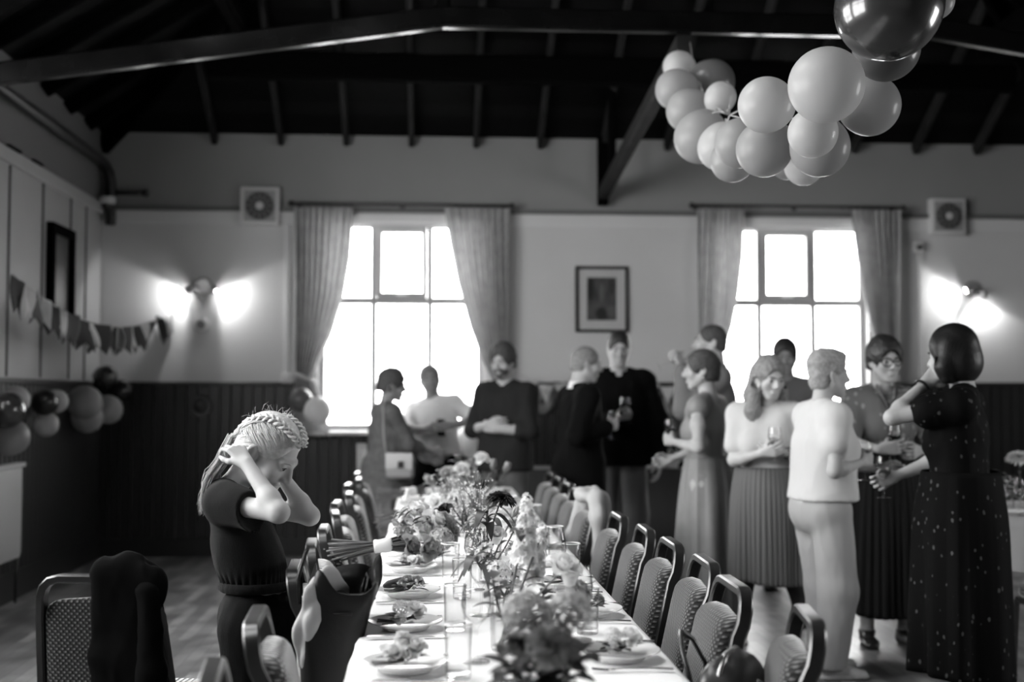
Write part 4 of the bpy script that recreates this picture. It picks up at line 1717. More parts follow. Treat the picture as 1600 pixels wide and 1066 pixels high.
        md = o.modifiers.new('cloth', 'SOLIDIFY')
        md.thickness = thick
        return o

    def hair_cap(s, name, m, th=.012, front=.048, nape=-.075, side=.030, top_extra=0.0, h=.005, strands=90, amp=.0016, extra=None, seed=0, back_extra=0.0, mess=0.0, fo=0.0):
        """close hair over the skull. front: how far the hairline reaches forward at the crown; nape: lowest point behind"""
        F = Field().frame(s.HM)
        F.ell((0, -.014 - back_extra * .5, .036 + top_extra * .5), (.073 + th, .094 + th + back_extra * .5, .086 + th + top_extra * .5), k=.02)
        F.ell((0, -.052, -.030), (.058 + th, .050 + th, .055 + th), k=.03)
        if extra:
            extra(F)
        # face opening
        F.ell((0, .100, -.042), (.069 + fo * .5, .078 + fo * .5, .098 + fo), k=.012, op=-1)
        F.ell((0, .130, .030), (.062 + fo, .062 + fo, .052 + fo), k=.016, op=-1)
        for d in (1, -1):      # around the ears
            F.ell((d * .088, .014, -.030), (.024, .026, .038), k=.012, op=-1)
        F.clip((0, 0, nape), (0, 0, -1))
        F.frame(None)
        Mi = s.HM.inverted()
        Ri = np.array(Mi.to_3x3())
        ti = np.array(Mi.translation)
        def fn(V):
            L = V @ Ri.T + ti
            az = np.arctan2(L[:, 0], -L[:, 1] + .02)
            r = np.hypot(L[:, 0], L[:, 1])
            n = vnoise3(V, 14, seed)
            out = amp * np.sin(az * strands + n * 6) * np.clip(r / .05, .3, 1) + amp * 1.2 * vnoise3(V, 60, seed + 2)
            if mess:
                out = out + mess * vnoise3(V, 28, seed + 3)
            return out
        return field_obj(name, F, h, m, s.root, folds=fn, smooth=1)

    def brows(s, m):
        for d in (1, -1):
            b = MB().tube([s.HM @ Vector((d * x, y, z)) for x, y, z in ((.014, .0985, .0235), (.030, .096, .029), (.048, .083, .026))], [.0028, .0036, .0018], 6)
            b.build('eyebrow', m, s.root, smooth=True)

    def eyes(s, m):
        for d in (1, -1):
            b = MB().ball((d * .033, .0835, .005), .0085, 12, M=s.HM, sc=(1, .85, .75))
            b.build('eye', m, s.root, smooth=True)

def local_hand(p, d, off):
    """point in a hand's own frame: (towards the thumb, along the fingers, out of the palm)"""
    fd, pn = p.hands[d][0], p.hands[d][1]
    th = (fd.cross(pn)) * (1 if d > 0 else -1)
    w = p.arms[d][2]
    k = p.H / 1.72
    return w + (th * off[0] + fd * off[1] + pn * off[2]) * k

def to_world(p, v):
    return p.R @ Vector(v) + p.o

M_skin = mat('skin', 0.40, 0.55, spec=.3, var=0.06, vscale=20, sss=0.08)
M_skin2 = mat('skin_tanned', 0.32, 0.55, spec=.3, var=0.06, vscale=20, sss=0.08)
M_skin3 = mat('skin_fair', 0.46, 0.55, spec=.3, var=0.05, vscale=20, sss=0.08)
M_hair_dk = mat('hair_dark', 0.022, 0.42, var=0.3, vscale=60)
M_hair_md = mat('hair_mid_brown', 0.07, 0.55, spec=.2, var=0.3, vscale=60)
M_hair_gr = mat('hair_grey', 0.20, 0.6, spec=.2, var=0.3, vscale=60)
M_hair_bl = mat('hair_blonde', 0.30, 0.55, spec=.2, var=0.25, vscale=70)
M_eye = mat('eye_dark', 0.015, 0.15)
# ------------------------------------------------------------------ the guests
M_tee = mat('white_shirt', 0.52, 0.8)
M_cream = mat('cream_trousers', 0.34, 0.8)
M_blk = mat('black_wool', 0.004, 0.95, spec=.08)
M_blk2 = mat('black_cotton', 0.003, 0.95, spec=.05)
M_navy = mat('dark_shirt', 0.02, 0.85, spec=.12)
M_jean = mat('washed_jeans', 0.10, 0.9, spec=.12, var=0.2, vscale=10)
M_greyt = mat('grey_trousers', 0.15, 0.85, spec=.12)
M_suit = mat('mid_grey_suit', 0.16, 0.85, spec=.12)
M_dress = mat('pale_satin_dress', 0.22, 0.55, var=0.08, vscale=9)
M_skirtm = mat('pleated_skirt', 0.10, 0.75)
M_skirtd = mat('dark_skirt', 0.009, 0.7, spec=.12)
M_greyj = mat('grey_tunic', 0.13, 0.85, spec=.12, var=0.2, vscale=25)
M_greyd = mat('grey_long_skirt', 0.15, 0.85, var=0.15, vscale=15)
M_shoeb = mat('black_shoe', 0.015, 0.3)
M_trainer = mat('white_trainer', 0.6, 0.6)
M_sole = mat('pale_sole', 0.5, 0.7)
M_bag = mat('pale_handbag_leather', 0.30, 0.5)
M_watch = mat('dark_watch', 0.02, 0.3)
M_collar = mat('white_collar', 0.75, 0.7)
M_gold = mat('pale_metal', 0.7, 0.2, metal=1.0)

def print_material(name, base, mark, scale, thr, rough=0.8):
    """scattered small printed motifs on a plain cloth"""
    m, nt, b = nodes_of(name)
    tc = nt.nodes.new('ShaderNodeTexCoord')
    mp = nt.nodes.new('ShaderNodeMapping')
    mp.inputs['Scale'].default_value = (1, 1, .6)
    v = nt.nodes.new('ShaderNodeTexVoronoi')
    v.inputs['Scale'].default_value = scale
    v.inputs['Randomness'].default_value = 0.9
    n = nt.nodes.new('ShaderNodeTexNoise')
    n.inputs['Scale'].default_value = scale * 2.2
    nt.links.new(tc.outputs['Object'], mp.inputs['Vector'])
    nt.links.new(mp.outputs['Vector'], v.inputs['Vector'])
    nt.links.new(mp.outputs['Vector'], n.inputs['Vector'])
    ad = nt.nodes.new('ShaderNodeMath')
    ad.operation = 'MULTIPLY_ADD'
    ad.inputs[1].default_value = 0.35
    nt.links.new(n.outputs['Fac'], ad.inputs[0])
    nt.links.new(v.outputs['Distance'], ad.inputs[2])
    r = nt.nodes.new('ShaderNodeMapRange')
    r.inputs['From Min'].default_value = thr
    r.inputs['From Max'].default_value = thr + .05
    r.inputs['To Min'].default_value = mark
    r.inputs['To Max'].default_value = base
    nt.links.new(ad.outputs[0], r.inputs['Value'])
    nt.links.new(r.outputs['Result'], b.inputs['Base Color'])
    b.inputs['Roughness'].default_value = rough
    b.inputs['Specular IOR Level'].default_value = .08
    return m
M_floral = print_material('dark_floral_dress', 0.003, 0.07, 30, 0.30)
M_blouse = print_material('patterned_blouse', 0.13, 0.26, 26, 0.42)

def collar(p, m, r=.060, h=.035, drop=.03, name='collar', openf=.35):
    """standing shirt collar, open at the front"""
    M = Matrix.Translation(p.N) @ p.Rc.to_4x4()
    rings = []
    mb = MB()
    n = 28
    V = []
    rows = 4
    for j in range(rows):
        t = j / (rows - 1)
        for i in range(n):
            a = lerp(openf, 2 * PI - openf, i / (n - 1)) + PI / 2
            rr = r * p.q * (1.22 - .22 * math.sin(t * PI * .6))
            fr = max(0, math.sin(a))
            V.append(M @ Vector((math.cos(a) * rr, math.sin(a) * rr * 1.05 - .006 + .01, (-.01 + h * t - drop * fr))))
    F_ = [(j * n + i, j * n + i + 1, (j + 1) * n + i + 1, (j + 1) * n + i) for j in range(rows - 1) for i in range(n - 1)]
    mb.add(V, F_)
    return mb.build(name, m, p.root, smooth=True, solid=.005)

def strap(p, d, m, t=.90, w=.013, name='watch_strap', face=True):
    sh, e, wr = p.arms[d]
    c = lerp(e, wr, t)
    ax = (wr - e).normalized()
    u = ax.orthogonal().normalized()
    v = ax.cross(u)
    r = .036 * p.q * (.9 if p.sex == 'f' else 1.0)
    mb = MB()
    mb.loft([[c + ax * (w * s) + (u * math.cos(2 * PI * k / 24) + v * math.sin(2 * PI * k / 24)) * (r + o) for k in range(24)] for s, o in ((-.5, 0), (-.5, .004), (.5, .004), (.5, 0))], cap=False, loop=True)
    o = mb.build(name, m, p.root, smooth=True, angle=40)
    if face:
        n = -p.hands[d][1]
        n = (n - ax * n.dot(ax)).normalized()
        q = n.to_track_quat('Z', 'Y').to_matrix().to_4x4()
        MB().lathe([(0, -.004), (.016, -.004), (.016, .004), (0, .004)], 20, M=Matrix.Translation(c + n * (r + .004)) @ q).build('watch_face', M_gold, o, smooth=True, angle=40)
    return o

# 1 woman in a grey tunic, far left by the window
c = P(601, 640, 9.35)
p = Person('short-haired woman in grey tunic with a pale shoulder bag, standing before the left window', c.x, 9.35, 1.572, -72, 'f', skin=M_skin2, wide=1.18, chest=(4, 0, 0), head=(6, 0, -6), bust=.02)
p.arm_ik(1, (.10, .36, .97), pole=(.5, -1, -.5), curl=.5)
p.arm_ik(-1, (-.06, .36, .93), pole=(-.5, -1, -.5), curl=.5)
p.build_body()
p.top('tunic', M_greyj, inf=.024, sleeve=.72, hem=.62, hem_flare=.035, amp=.010, seed=1, hang=.012)
p.skirt('long_skirt', M_greyd, .80, .14, (.20, .15), (.27, .23), pleats=18, amp=.008, seed=2)
p.shoes(M_shoeb)
p.hair_cap('hair', M_hair_md, th=.020, nape=-.05, top_extra=.01, mess=.012, amp=.002, seed=4)
p.brows(M_hair_md); p.eyes(M_eye)
PW1 = p
# her shoulder bag
hb = thing('shoulder_bag', 'pale shoulder bag with a dark clasp hanging at the grey tunic woman\'s side', 'bag', tuple(P(625, 730, 9.02)), math.radians(-8))
MB().rbox((0, 0, 0), (.21, .09, .17), .03, 4).build('bag_body', M_bag, hb, smooth=True)
MB().rbox((0.0, -.048, .045), (.20, .012, .12), .005, 2).build('flap', mat('bag_flap', .5, .5), hb, smooth=True, angle=40)
MB().rbox((.015, -.06, .02), (.045, .012, .05), .005).build('clasp', M_watch, hb)
MB().tube([(-.10, 0, .07), (-.13, .03, .25), (-.15, .12, .45), (-.12, .22, .60)], .007, 8).build('strap', M_bag, hb, smooth=True)

# 2 man in a white shirt leaning back against the sill
c = P(688, 640, 10.05)
p = Person('bearded man in untucked white shirt leaning back against the window sill', c.x - .03, 10.05, 1.67, 158, 'm', skin=M_skin2, wide=1.12, chest=(-8, 9, 0), head=(-4, 8, 24), belly=.075, pelvis_drop=.03, shift=(0, .0))
p.arm_ik(1, (-.02, .30, 1.13), pole=(1, -.2, -.3), curl=.7)
p.arm_ik(-1, p.img(707, 664, -.30), pole=(-1, -.4, -.2), curl=.75, palm=(0, -1, 0))
p.build_body()
p.top('shirt', mat('bright_white_shirt', .85, .8), inf=.022, sleeve=.60, hem=.92, amp=.010, seed=7, hang=.01)
p.trousers('trousers', M_blk, top_z=1.0)
p.shoes(M_shoeb)
collar(p, M_collar)
p.hair_cap('hair', M_hair_gr, th=.014, nape=-.05, amp=.001, seed=5)
def beardf(p, m, seed=0, th=.007):
    F = Field().frame(p.HM)
    F.ell((0, .030, -.052), (.062, .066, .062), k=.02)
    F.ell((0, .066, -.098), (.030, .026, .024), k=.02)
    F.ell((0, .090, -.050), (.030, .014, .008), k=.008)
    F.ell((0, .094, -.066), (.022, .03, .008), k=.006, op=-1)
    F.clip((0, 0, -.044), (0, -.35, 1)).clip((0, .0, -.03), (0, -1, .1))
    F.frame(None)
    field_obj('beard', F, .005, m, p.root, folds=lambda V: .0035 * vnoise3(V, 90, seed), smooth=1)
beardf(p, mat('beard_grey', .25, .8))
p.brows(M_hair_md); p.eyes(M_eye)
PW2 = p
w_ = to_world(p, local_hand(p, -1, (.0, .085, .045)))
ph = thing('mobile_phone', 'small dark phone held by the white-shirted man at the window', 'phone', tuple(w_), math.radians(20))
MB().rbox((0, 0, 0), (.07, .010, .14), .006, 2).build('phone_body', M_watch, ph, smooth=True, angle=40)
MB().box((0, -.0056, 0), (.062, .0008, .12)).build('screen', mat('phone_screen', .01, .08), ph)

# 3 bearded man, arms folded, against the right-hand curtain
c = P(789, 640, 9.2)
p = Person('bearded man with folded arms in dark shirt and jeans, before the curtain', c.x, 9.2, 1.77, 142, 'm', skin=M_skin, wide=1.05, chest=(0, 0, 6), head=(10, 0, 8))
p.arm(1, (.27, .05, 1.13), (-.06, .24, 1.20), curl=.3, palm=(0, -1, 0), fdir=(-1, .1, .1))
p.arm(-1, (-.27, .06, 1.12), (.07, .27, 1.15), curl=.5, palm=(0, -1, 0), fdir=(1, -.1, .2))
p.build_body()
p.top('shirt', M_navy, inf=.020, sleeve=.66, hem=.84, amp=.011, seed=11, hang=.02)
p.trousers('jeans', M_jean, top_z=1.0)
p.shoes(M_shoeb)
collar(p, M_navy, r=.064)
p.hair_cap('hair', M_hair_md, th=.022, nape=-.05, top_extra=.012, amp=.003, mess=.008, seed=8)
beardf(p, M_hair_md, 3)
p.brows(M_hair_dk); p.eyes(M_eye)

# 4 grey-haired man in a black blazer
c = P(904, 640, 8.42)
p = Person('grey-haired man in black blazer and white collar seen in profile holding a wine glass', c.x, 8.42, 1.726, -76, 'm', skin=M_skin, wide=1.04, chest=(3, 0, 0), head=(6, 0, -10))
p.arm_ik(1, p.img(948, 668, -.16), pole=(.4, -1, -.6), curl=.75, palm=(-1, .1, 0))
p.arm(-1, (-.28, -.02, .95), (-.25, .08, .7))
p.build_body()
p.top('blazer', M_blk, inf=.028, sleeve=.98, hem=.72, hem_flare=.01, amp=.008, seed=15, hang=.025)
p.trousers('trousers', M_blk)
p.shoes(M_shoeb)
collar(p, M_collar, r=.066, h=.05, drop=.035)
p.hair_cap('hair', M_hair_gr, th=.008, nape=-.05, amp=.0012, seed=9)
p.brows(M_hair_gr); p.eyes(M_eye)
PG4 = p

# 5 dark-haired man facing the camera
c = P(967, 640, 9.1)
p = Person('dark-haired man in open black blazer facing us under the framed picture', c.x, 9.1, 1.868, 172, 'm', skin=M_skin, wide=1.0, head=(8, 0, 4), feet={1: (.10, 0, 12), -1: (-.13, .05, -16)})
p.arm_ik(1, p.img(968, 655, -.30), pole=(.6, -1, -.6), curl=.75, palm=(0, 0, 1))
p.arm(-1, (-.34, -.02, 1.1), (-.30, .02, .8), curl=.4)
p.build_body()
p.top('shirt', M_blk2, inf=.014, sleeve=.2, hem=.97, amp=.005, seed=17)
F = None
p.top('blazer', M_blk, inf=.030, sleeve=.97, hem=.88, amp=.009, seed=18, neck_drop=.06, hang=.025)
p.trousers('trousers', M_greyt)
p.shoes(M_shoeb)
collar(p, M_blk2, r=.066, h=.04)
p.hair_cap('hair', M_hair_dk, th=.010, nape=-.03, top_extra=.016, amp=.0015, seed=10)
p.brows(M_hair_dk); p.eyes(M_eye)
PG5 = p

# 6 tall man drinking
c = P(1114, 640, 8.35)
p = Person('tall short-haired man in grey jacket drinking from a glass behind the satin dress', c.x, 8.35, 1.885, 82, 'm', skin=M_skin, wide=1.08, head=(-4, 0, 4))
p.arm(-1, p.img(1046, 660, -.26), p.img(1066, 572, -.16), curl=.7, palm=(.2, .2, .0), fdir=(.1, .3, 1))
p.arm(1, (.30, -.10, 1.05), (.20, .10, .85))
p.build_body()
p.top('jacket', M_suit, inf=.028, sleeve=.98, hem=.78, amp=.008, seed=21, hang=.025)
p.trousers('trousers', M_greyt)
p.shoes(M_shoeb)
collar(p, M_suit, r=.066, h=.04)
p.hair_cap('hair', M_hair_md, th=.006, nape=-.05, amp=.0008, seed=12)
p.brows(M_hair_md); p.eyes(M_eye)
PG6 = p

# 7 woman in the satin dress, back to us
c = P(1102, 640, 7.4)
p = Person('cropped-haired woman in long pale satin dress with her back to us', c.x, 7.4, 1.657, 52, 'f', skin=M_skin, wide=.98, head=(2, 0, 28), bust=.015)
p.arm_ik(-1, p.img(1052, 690, -.05), pole=(-.6, -1, -.4), curl=.75, palm=(1, 0, .1))
p.arm_ik(1, (.10, .28, 1.0), pole=(1, -.6, -.4), curl=.7)
p.build_body()
p.top('dress_bodice', M_dress, inf=.010, sleeve=.03, hem=.90, amp=.004, seed=23, neck_drop=.055)
p.skirt('dress_skirt', M_dress, 1.03, .10, (.150, .118), (.205, .195), pleats=11, amp=.010, seed=4, flare=1.1, sway=.022)
p.shoes(M_shoeb)
p.hair_cap('hair', M_hair_md, th=.016, nape=-.07, amp=.002, mess=.004, seed=13)
p.brows(M_hair_md); p.eyes(M_eye)
for d in (1, -1):
    MB().ball((d * .088, -.01, -.052), .007, 10, M=p.HM).build('earring', M_gold, p.root, smooth=True)
PG7 = p

# 8 long-haired woman in white top and pleated skirt
c = P(1197, 640, 6.75)
p = Person('long-haired woman in white top and grey pleated skirt looking down at a glass', c.x, 6.75, 1.606, 158, 'f', skin=M_skin3, wide=1.12, head=(16, 0, 34), bust=.05, chest=(2, 0, 0), feet={1: (.165, .03, 16), -1: (-.19, -0.10, -16)})
p.arm_ik(1, p.img(1190, 708, -.24), pole=(1, -.8, -.5), curl=.6, palm=(0, -1, .4), fdir=(-.8, .4, .15))
p.arm_ik(-1, p.img(1226, 708, -.26), pole=(-1, -.7, -.5), curl=.45, palm=(0, -1, .5), fdir=(.95, .2, .05))
p.build_body()
p.top('white_top', M_tee, inf=.018, sleeve=.36, hem=.93, amp=.007, seed=25, neck_drop=.02)
p.skirt('pleated_skirt', M_skirtm, 1.0, .36, (.168, .14), (.205, .185), pleats=44, amp=.008, seed=6, flare=.8, sway=.012)
p.shoes(M_trainer, M_sole)
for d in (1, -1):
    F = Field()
    p.leg(F, d, .005)  # dark shell over the bare legs: their shade put in as colour
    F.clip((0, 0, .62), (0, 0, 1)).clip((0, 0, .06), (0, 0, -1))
    field_obj('leg_shade', F, .007, mat('leg_shade_grey', .06, .8, spec=.1), p.root, smooth=1)
def longhair(F):
    for d in (1, -1):
        F.chain([(d * .050, -.035, .03), (d * .082, .002, -.07), (d * .098, .030, -.19), (d * .088, .062, -.33)], [.045, .036, .040, .018], k=.03)
        F.chain([(d * .04, -.06, 0), (d * .06, -.06, -.12), (d * .05, -.06, -.24)], [.05, .05, .03], k=.03)
p.hair_cap('hair', mat('hair_light_brown', .22, .5, spec=.2, var=.3, vscale=60), th=.014, nape=-.36, amp=.0025, strands=60, extra=longhair, seed=14)
p.brows(M_hair_md); p.eyes(M_eye)
strap(p, -1, M_watch)
PG8 = p

# 9 man half hidden behind
c = P(1227, 640, 8.75)
p = Person('dark-clothed man standing half hidden behind the long-haired woman at the right window', c.x, 8.75, 1.795, 165, 'm', skin=M_skin2, wide=1.0, head=(8, 0, 0))
p.arm(1, (.24, 0, 1.1), (.20, .1, .85))
p.arm(-1, (-.24, 0, 1.1), (-.14, .2, .95))
p.build_body()
p.top('dark_shirt', M_suit, inf=.02, sleeve=.9, hem=.85, seed=27)
p.trousers('trousers', M_blk)
p.shoes(M_shoeb)
p.hair_cap('hair', M_hair_dk, th=.014, nape=-.03, top_extra=.012, amp=.002, seed=15)
p.brows(M_hair_dk); p.eyes(M_eye)

# 10 blonde woman in white top and pale trousers
c = P(1283, 640, 6.05)
p = Person('short fair-haired woman in white tee and pale trousers standing in profile', c.x, 6.05, 1.60, -80, 'f', skin=M_skin, wide=1.14, chest=(3, 0, 0), head=(0, 0, -4), bust=.045, feet={1: (.10, .0, 10), -1: (-.09, .07, -10)})
p.arm_ik(1, p.img(1347, 722, -.10), pole=(.5, -.9, -.5), curl=.7, palm=(-1, 0, .1))
p.arm_ik(-1, (-.06, .36, 1.02), pole=(-.6, -.9, -.5), curl=.7, palm=(1, 0, 0))
p.build_body()
p.top('white_tee', M_tee, inf=.024, sleeve=.27, hem=.875, hem_flare=.0, amp=.008, seed=29, sleeve_inf=.022, hang=.045)
p.trousers('pale_trousers', M_cream, inf=.020, wide=1.18, amp=.011, top_z=.98)
p.shoes(M_trainer, M_sole)
p.hair_cap('hair', M_hair_bl, th=.006, nape=-.075, top_extra=.0, amp=.0015, mess=.012, seed=16, extra=lambda F: F.ell((0, -.020, .062), (.084, .102, .082), k=.03).ell((0, .045, .098), (.055, .045, .030), k=.02))
p.brows(M_hair_md); p.eyes(M_eye)
PG10 = p

# 11 woman in glasses
c = P(1381, 640, 6.75)
p = Person('dark-haired woman in round glasses, V-neck blouse and long dark pleated skirt', c.x, 6.75, 1.705, 176, 'f', skin=M_skin, wide=1.02, head=(7, 3, 8), bust=.025)
p.arm_ik(1, p.img(1374, 702, -.34), pole=(1, -.7, -.5), curl=.65, palm=(-.2, -1, .2), fdir=(-.9, .5, .1))
p.arm_ik(-1, (-.10, .30, 1.10), pole=(-1, -.6, -.5), curl=.6)
p.build_body()
p.top('blouse', M_blouse, inf=.018, sleeve=.5, hem=.98, amp=.010, seed=31, neck_drop=.04, sleeve_inf=.028)
p.skirt('dark_pleated_skirt', M_skirtd, 1.08, .18, (.150, .125), (.225, .20), pleats=30, amp=.010, seed=8, sway=.015)
p.shoes(M_shoeb)
p.hair_cap('hair', M_hair_dk, th=.022, nape=-.05, top_extra=.010, amp=.003, mess=.004, seed=17)
p.brows(M_hair_dk); p.eyes(M_eye)
gl = MB()
for d in (1, -1):
    gl.tube([p.HM @ Vector((d * .033 + .027 * math.cos(a), .104 - .012 * abs(math.cos(a)) * (1 if math.cos(a) * d > 0 else 0), .004 + .023 * math.sin(a))) for a in [2 * PI * i / 20 for i in range(20)]], .0032, 6, closed=True)
    gl.tube([p.HM @ Vector(v) for v in ((d * .060, .092, .008), (d * .078, .04, .008), (d * .084, -.015, .002))], .0025, 6)
gl.tube([p.HM @ Vector(v) for v in ((-.007, .106, .008), (0, .110, .011), (.007, .106, .008))], .0028, 6)
gl.build('glasses', M_watch, p.root, smooth=True)
vn = MB()
vn.tube([p.N + p.Rc @ Vector(v) for v in ((-.052, .055, .02), (-.03, .088, -.05), (0, .112, -.12), (.03, .088, -.05), (.052, .055, .02))], 0, flat=(.05, .006), up=(0, 1, 0))
vn.build('neck_frill', M_blouse, p.root, smooth=True)
PG11 = p

# 12 woman in the dark floral dress
c = P(1499, 640, 5.35)
p = Person('dark-bobbed woman in black floral dress raising one hand to her hair', c.x, 5.35, 1.685, 60, 'f', skin=M_skin, wide=1.10, head=(6, 0, -18), bust=.03)
p.arm(-1, p.img(1398, 652, -.05), p.img(1446, 598, .04), curl=.45, palm=(1, -.2, -.1), fdir=p.img(1480, 566, .06) - p.img(1446, 598, .04))
p.arm_ik(1, (.12, .30, 1.02), pole=(1, -.6, -.5), curl=.6)
p.build_body()
p.top('dress_bodice', M_floral, inf=.022, sleeve=.24, hem=.90, amp=.008, seed=33, sleeve_inf=.030, hang=.02)
p.skirt('dress_skirt', M_floral, 1.06, .16, (.185, .165), (.235, .21), pleats=10, amp=.006, seed=9, sway=.02)
p.shoes(M_shoeb)
def bob(F):
    F.ell((0, -.035, -.03), (.098, .098, .105), k=.03)
    for d in (1, -1):
        F.chain([(d * .060, -.01, .04), (d * .084, .004, -.05), (d * .080, .002, -.10)], [.05, .038, .030], k=.03)
p.hair_cap('hair', mat('hair_glossy_black', .008, .45, spec=.3), th=.020, nape=-.125, top_extra=.012, amp=.0008, extra=bob, seed=18)
p.brows(M_hair_dk); p.eyes(M_eye)
strap(p, -1, M_watch, .93, face=False, name='bracelet')
PG12 = p
# ------------------------------------------------------------------ curtains and rods
M_curtain = mat_translucent('curtain_cloth', 0.36, tl=0.22, rough=0.9, spec=0.1, var=0.12, vscale=12)
M_rod = mat('dark_curtain_rod', 0.03, 0.4, metal=0.4)

def interp(pts, t):
    """piecewise-linear (y -> x) with smooth blending"""
    for (y0, x0), (y1, x1) in zip(pts[:-1], pts[1:]):
        if t <= y1:
            f = (t - y0) / (y1 - y0)
            return lerp(x0, x1, max(0, min(1, f)))
    return pts[-1][1]

def curtain(label, inner, outer, y_top, y_tie, y_bot, tie_px, flare, seed, group):
    Yc = YB - .13
    root = thing('curtain', label, 'curtain', tuple(P((inner[0][1] + outer[0][1]) / 2, y_top, Yc)), 0, group)
    o = root.location
    NU, NV = 110, 70
    V, Q = [], []
    nf = 9
    for j in range(NV + 1):
        t = j / NV
        py = lerp(y_top, y_bot, t)
        if py <= y_tie:
            xi, xo = interp(inner, py), interp(outer, py)
        else:
            f = (py - y_tie) / (y_bot - y_tie)
            f = f ** .7
            xi = lerp(tie_px[0], flare[0], f)
            xo = lerp(tie_px[1], flare[1], f)
        pinch = math.exp(-((py - y_tie) / 14) ** 2)
        a, b = P(xi, py, Yc), P(xo, py, Yc)
        wd = abs(b.x - a.x)
        amp = .030 * (1 - .55 * pinch) * (.5 + .5 * min(1, t * 6))
        for i in range(NU + 1):
            u = i / NU
            uu = u + .012 * math.sin(7 * u + seed + 2 * t)
            ph = 2 * PI * nf * uu + .5 * math.sin(3 * t + seed)
            s = math.sin(ph)
            dy = amp * (abs(s) ** .8 * (1 if s > 0 else -1)) + .012 * math.sin(2 * PI * 2.3 * u + seed * 2 + t * 2)
            if t < .05:        # pencil pleats
                dy += .006 * math.sin(2 * PI * 34 * u)
            V.append((lerp(a.x, b.x, u) - o.x, Yc + dy - o.y + .02 * pinch, a.z - o.z))
    for j in range(NV):
        for i in range(NU):
            k = j * (NU + 1) + i
            Q.append((k, k + 1, k + NU + 2, k + NU + 1))
    cl = link_mesh('cloth', np_mesh('cloth', V, Q), M_curtain, root)
    # tie band
    a, b = P(tie_px[0], y_tie, Yc), P(tie_px[1], y_tie, Yc)
    cx = (a.x + b.x) / 2 - o.x
    hw = abs(b.x - a.x) / 2 + .012
    sg = 1 if (tie_px[1] > tie_px[0]) else -1
    mb = MB()
    ring = []
    for k in range(40):
        an = 2 * PI * k / 40
        ring.append((cx + hw * math.cos(an), Yc - o.y + .01 + .055 * math.sin(an), a.z - o.z + .03 * math.cos(an) * sg))
    mb.loft([[(x, y, z - .022) for x, y, z in ring], [(x, y, z + .022) for x, y, z in ring]], cap=False)
    mb.build('tieback', mat('tieback_cloth', .42, .8), root, smooth=True, solid=.004)
    return root

GC = 'curtains at the two windows'
curtain('left curtain of the left window, tied back beside balloons', [(325, 552), (400, 547), (460, 537), (520, 519), (560, 501), (590, 489)], [(325, 459), (590, 462)], 325, 590, 682, (489, 463), (517, 452), 1, GC)
curtain('right curtain of the left window, above the bearded man with folded arms', [(325, 694), (380, 703), (440, 715), (510, 734), (560, 752), (597, 770)], [(325, 798), (597, 792)], 325, 597, 682, (768, 793), (748, 800), 2, GC)
curtain('left curtain of the right window, above the drinking man', [(328, 1163), (400, 1160), (460, 1153), (510, 1143), (560, 1127), (597, 1112)], [(328, 1089), (597, 1091)], 328, 597, 682, (1112, 1089), (1136, 1084), 3, GC)
curtain('right curtain of the right window, above the woman in glasses', [(328, 1329), (380, 1335), (440, 1345), (510, 1360), (560, 1375), (597, 1386)], [(328, 1407), (597, 1402)], 328, 597, 682, (1384, 1403), (1360, 1408), 4, GC)
for (pa, pb, py, lab) in ((455, 800, 318, 'dark curtain rod over the left window'), (1081, 1411, 321, 'dark curtain rod over the right window')):
    a, b = P(pa, py, YB - .13), P(pb, py, YB - .13)
    r = thing('curtain_rod', lab, 'curtain rod', (a.x, a.y, a.z))
    L = b.x - a.x
    MB().cyl((0, 0, 0), (L, 0, 0), .012, 14).build('pole', M_rod, r, smooth=True, angle=40)
    for x in (0, L):
        MB().ball((x, 0, 0), .028, 14).build('finial', M_rod, r, smooth=True)
    for x in (.06, L / 2, L - .06):
        MB().cyl((x, 0, 0), (x, .13, 0), .008, 10).cyl((x, .122, 0), (x, .13, 0), .025, 14).build('bracket', M_rod, r, smooth=True, angle=40)
    rg = MB()
    k = 0
    for x in [lerp(.03, L * .27, i / 8) for i in range(9)] + [lerp(L * .71, L - .03, i / 8) for i in range(9)]:
        MB().tube([(x, .02 * math.cos(q), .02 * math.sin(q) - .004) for q in [2 * PI * i / 14 for i in range(14)]], .0025, 5, closed=True).build('ring', M_rod, r, smooth=True)

# ------------------------------------------------------------------ fittings on the walls
M_grille = mat('dark_fan_grille', 0.05, 0.5)
M_plastic = mat('white_plastic', 0.55, 0.4)
def extractor(px, py, w, lab):
    c = P(px, py, YB)
    r = thing('extractor_fan', lab, 'extractor fan', (c.x, YB, c.z))
    MB().rbox((0, -.045, 0), (w, .09, w), .012, 3).build('housing', M_plastic, r, smooth=True, angle=40)
    f = MB()
    MB().box((0, -.091, 0), (w * .80, .004, w * .80)).build('face_plate', mat('fan_face', .30, .5), r)
    M4 = Matrix.Translation((0, -.093, 0)) @ Matrix.Rotation(PI / 2, 4, 'X')
    MB().lathe([(0, 0), (w * .37, 0), (w * .37, .006), (0, .006)], 32, M=M4).build('shutter_disc', M_grille, r, smooth=True, angle=40)
    rb = MB()
    for k in range(12):
        a = 2 * PI * k / 12
        rb.tube([(math.cos(a) * w * .12, -.103, math.sin(a) * w * .12), (math.cos(a) * w * .35, -.103, math.sin(a) * w * .35)], .005, 6)
    for q in (.12, .24, .35):
        rb.tube([(math.cos(a) * w * q, -.103, math.sin(a) * w * q) for a in [2 * PI * i / 28 for i in range(28)]], .004, 6, closed=True)
    rb.build('grille', mat('fan_rib', .16, .5), r, smooth=True)
    MB().lathe([(0, 0), (w * .10, 0), (w * .09, .012), (0, .014)], 20, M=Matrix.Translation((0, -.099, 0)) @ Matrix.Rotation(PI / 2, 4, 'X')).build('hub', M_plastic, r, smooth=True, angle=40)
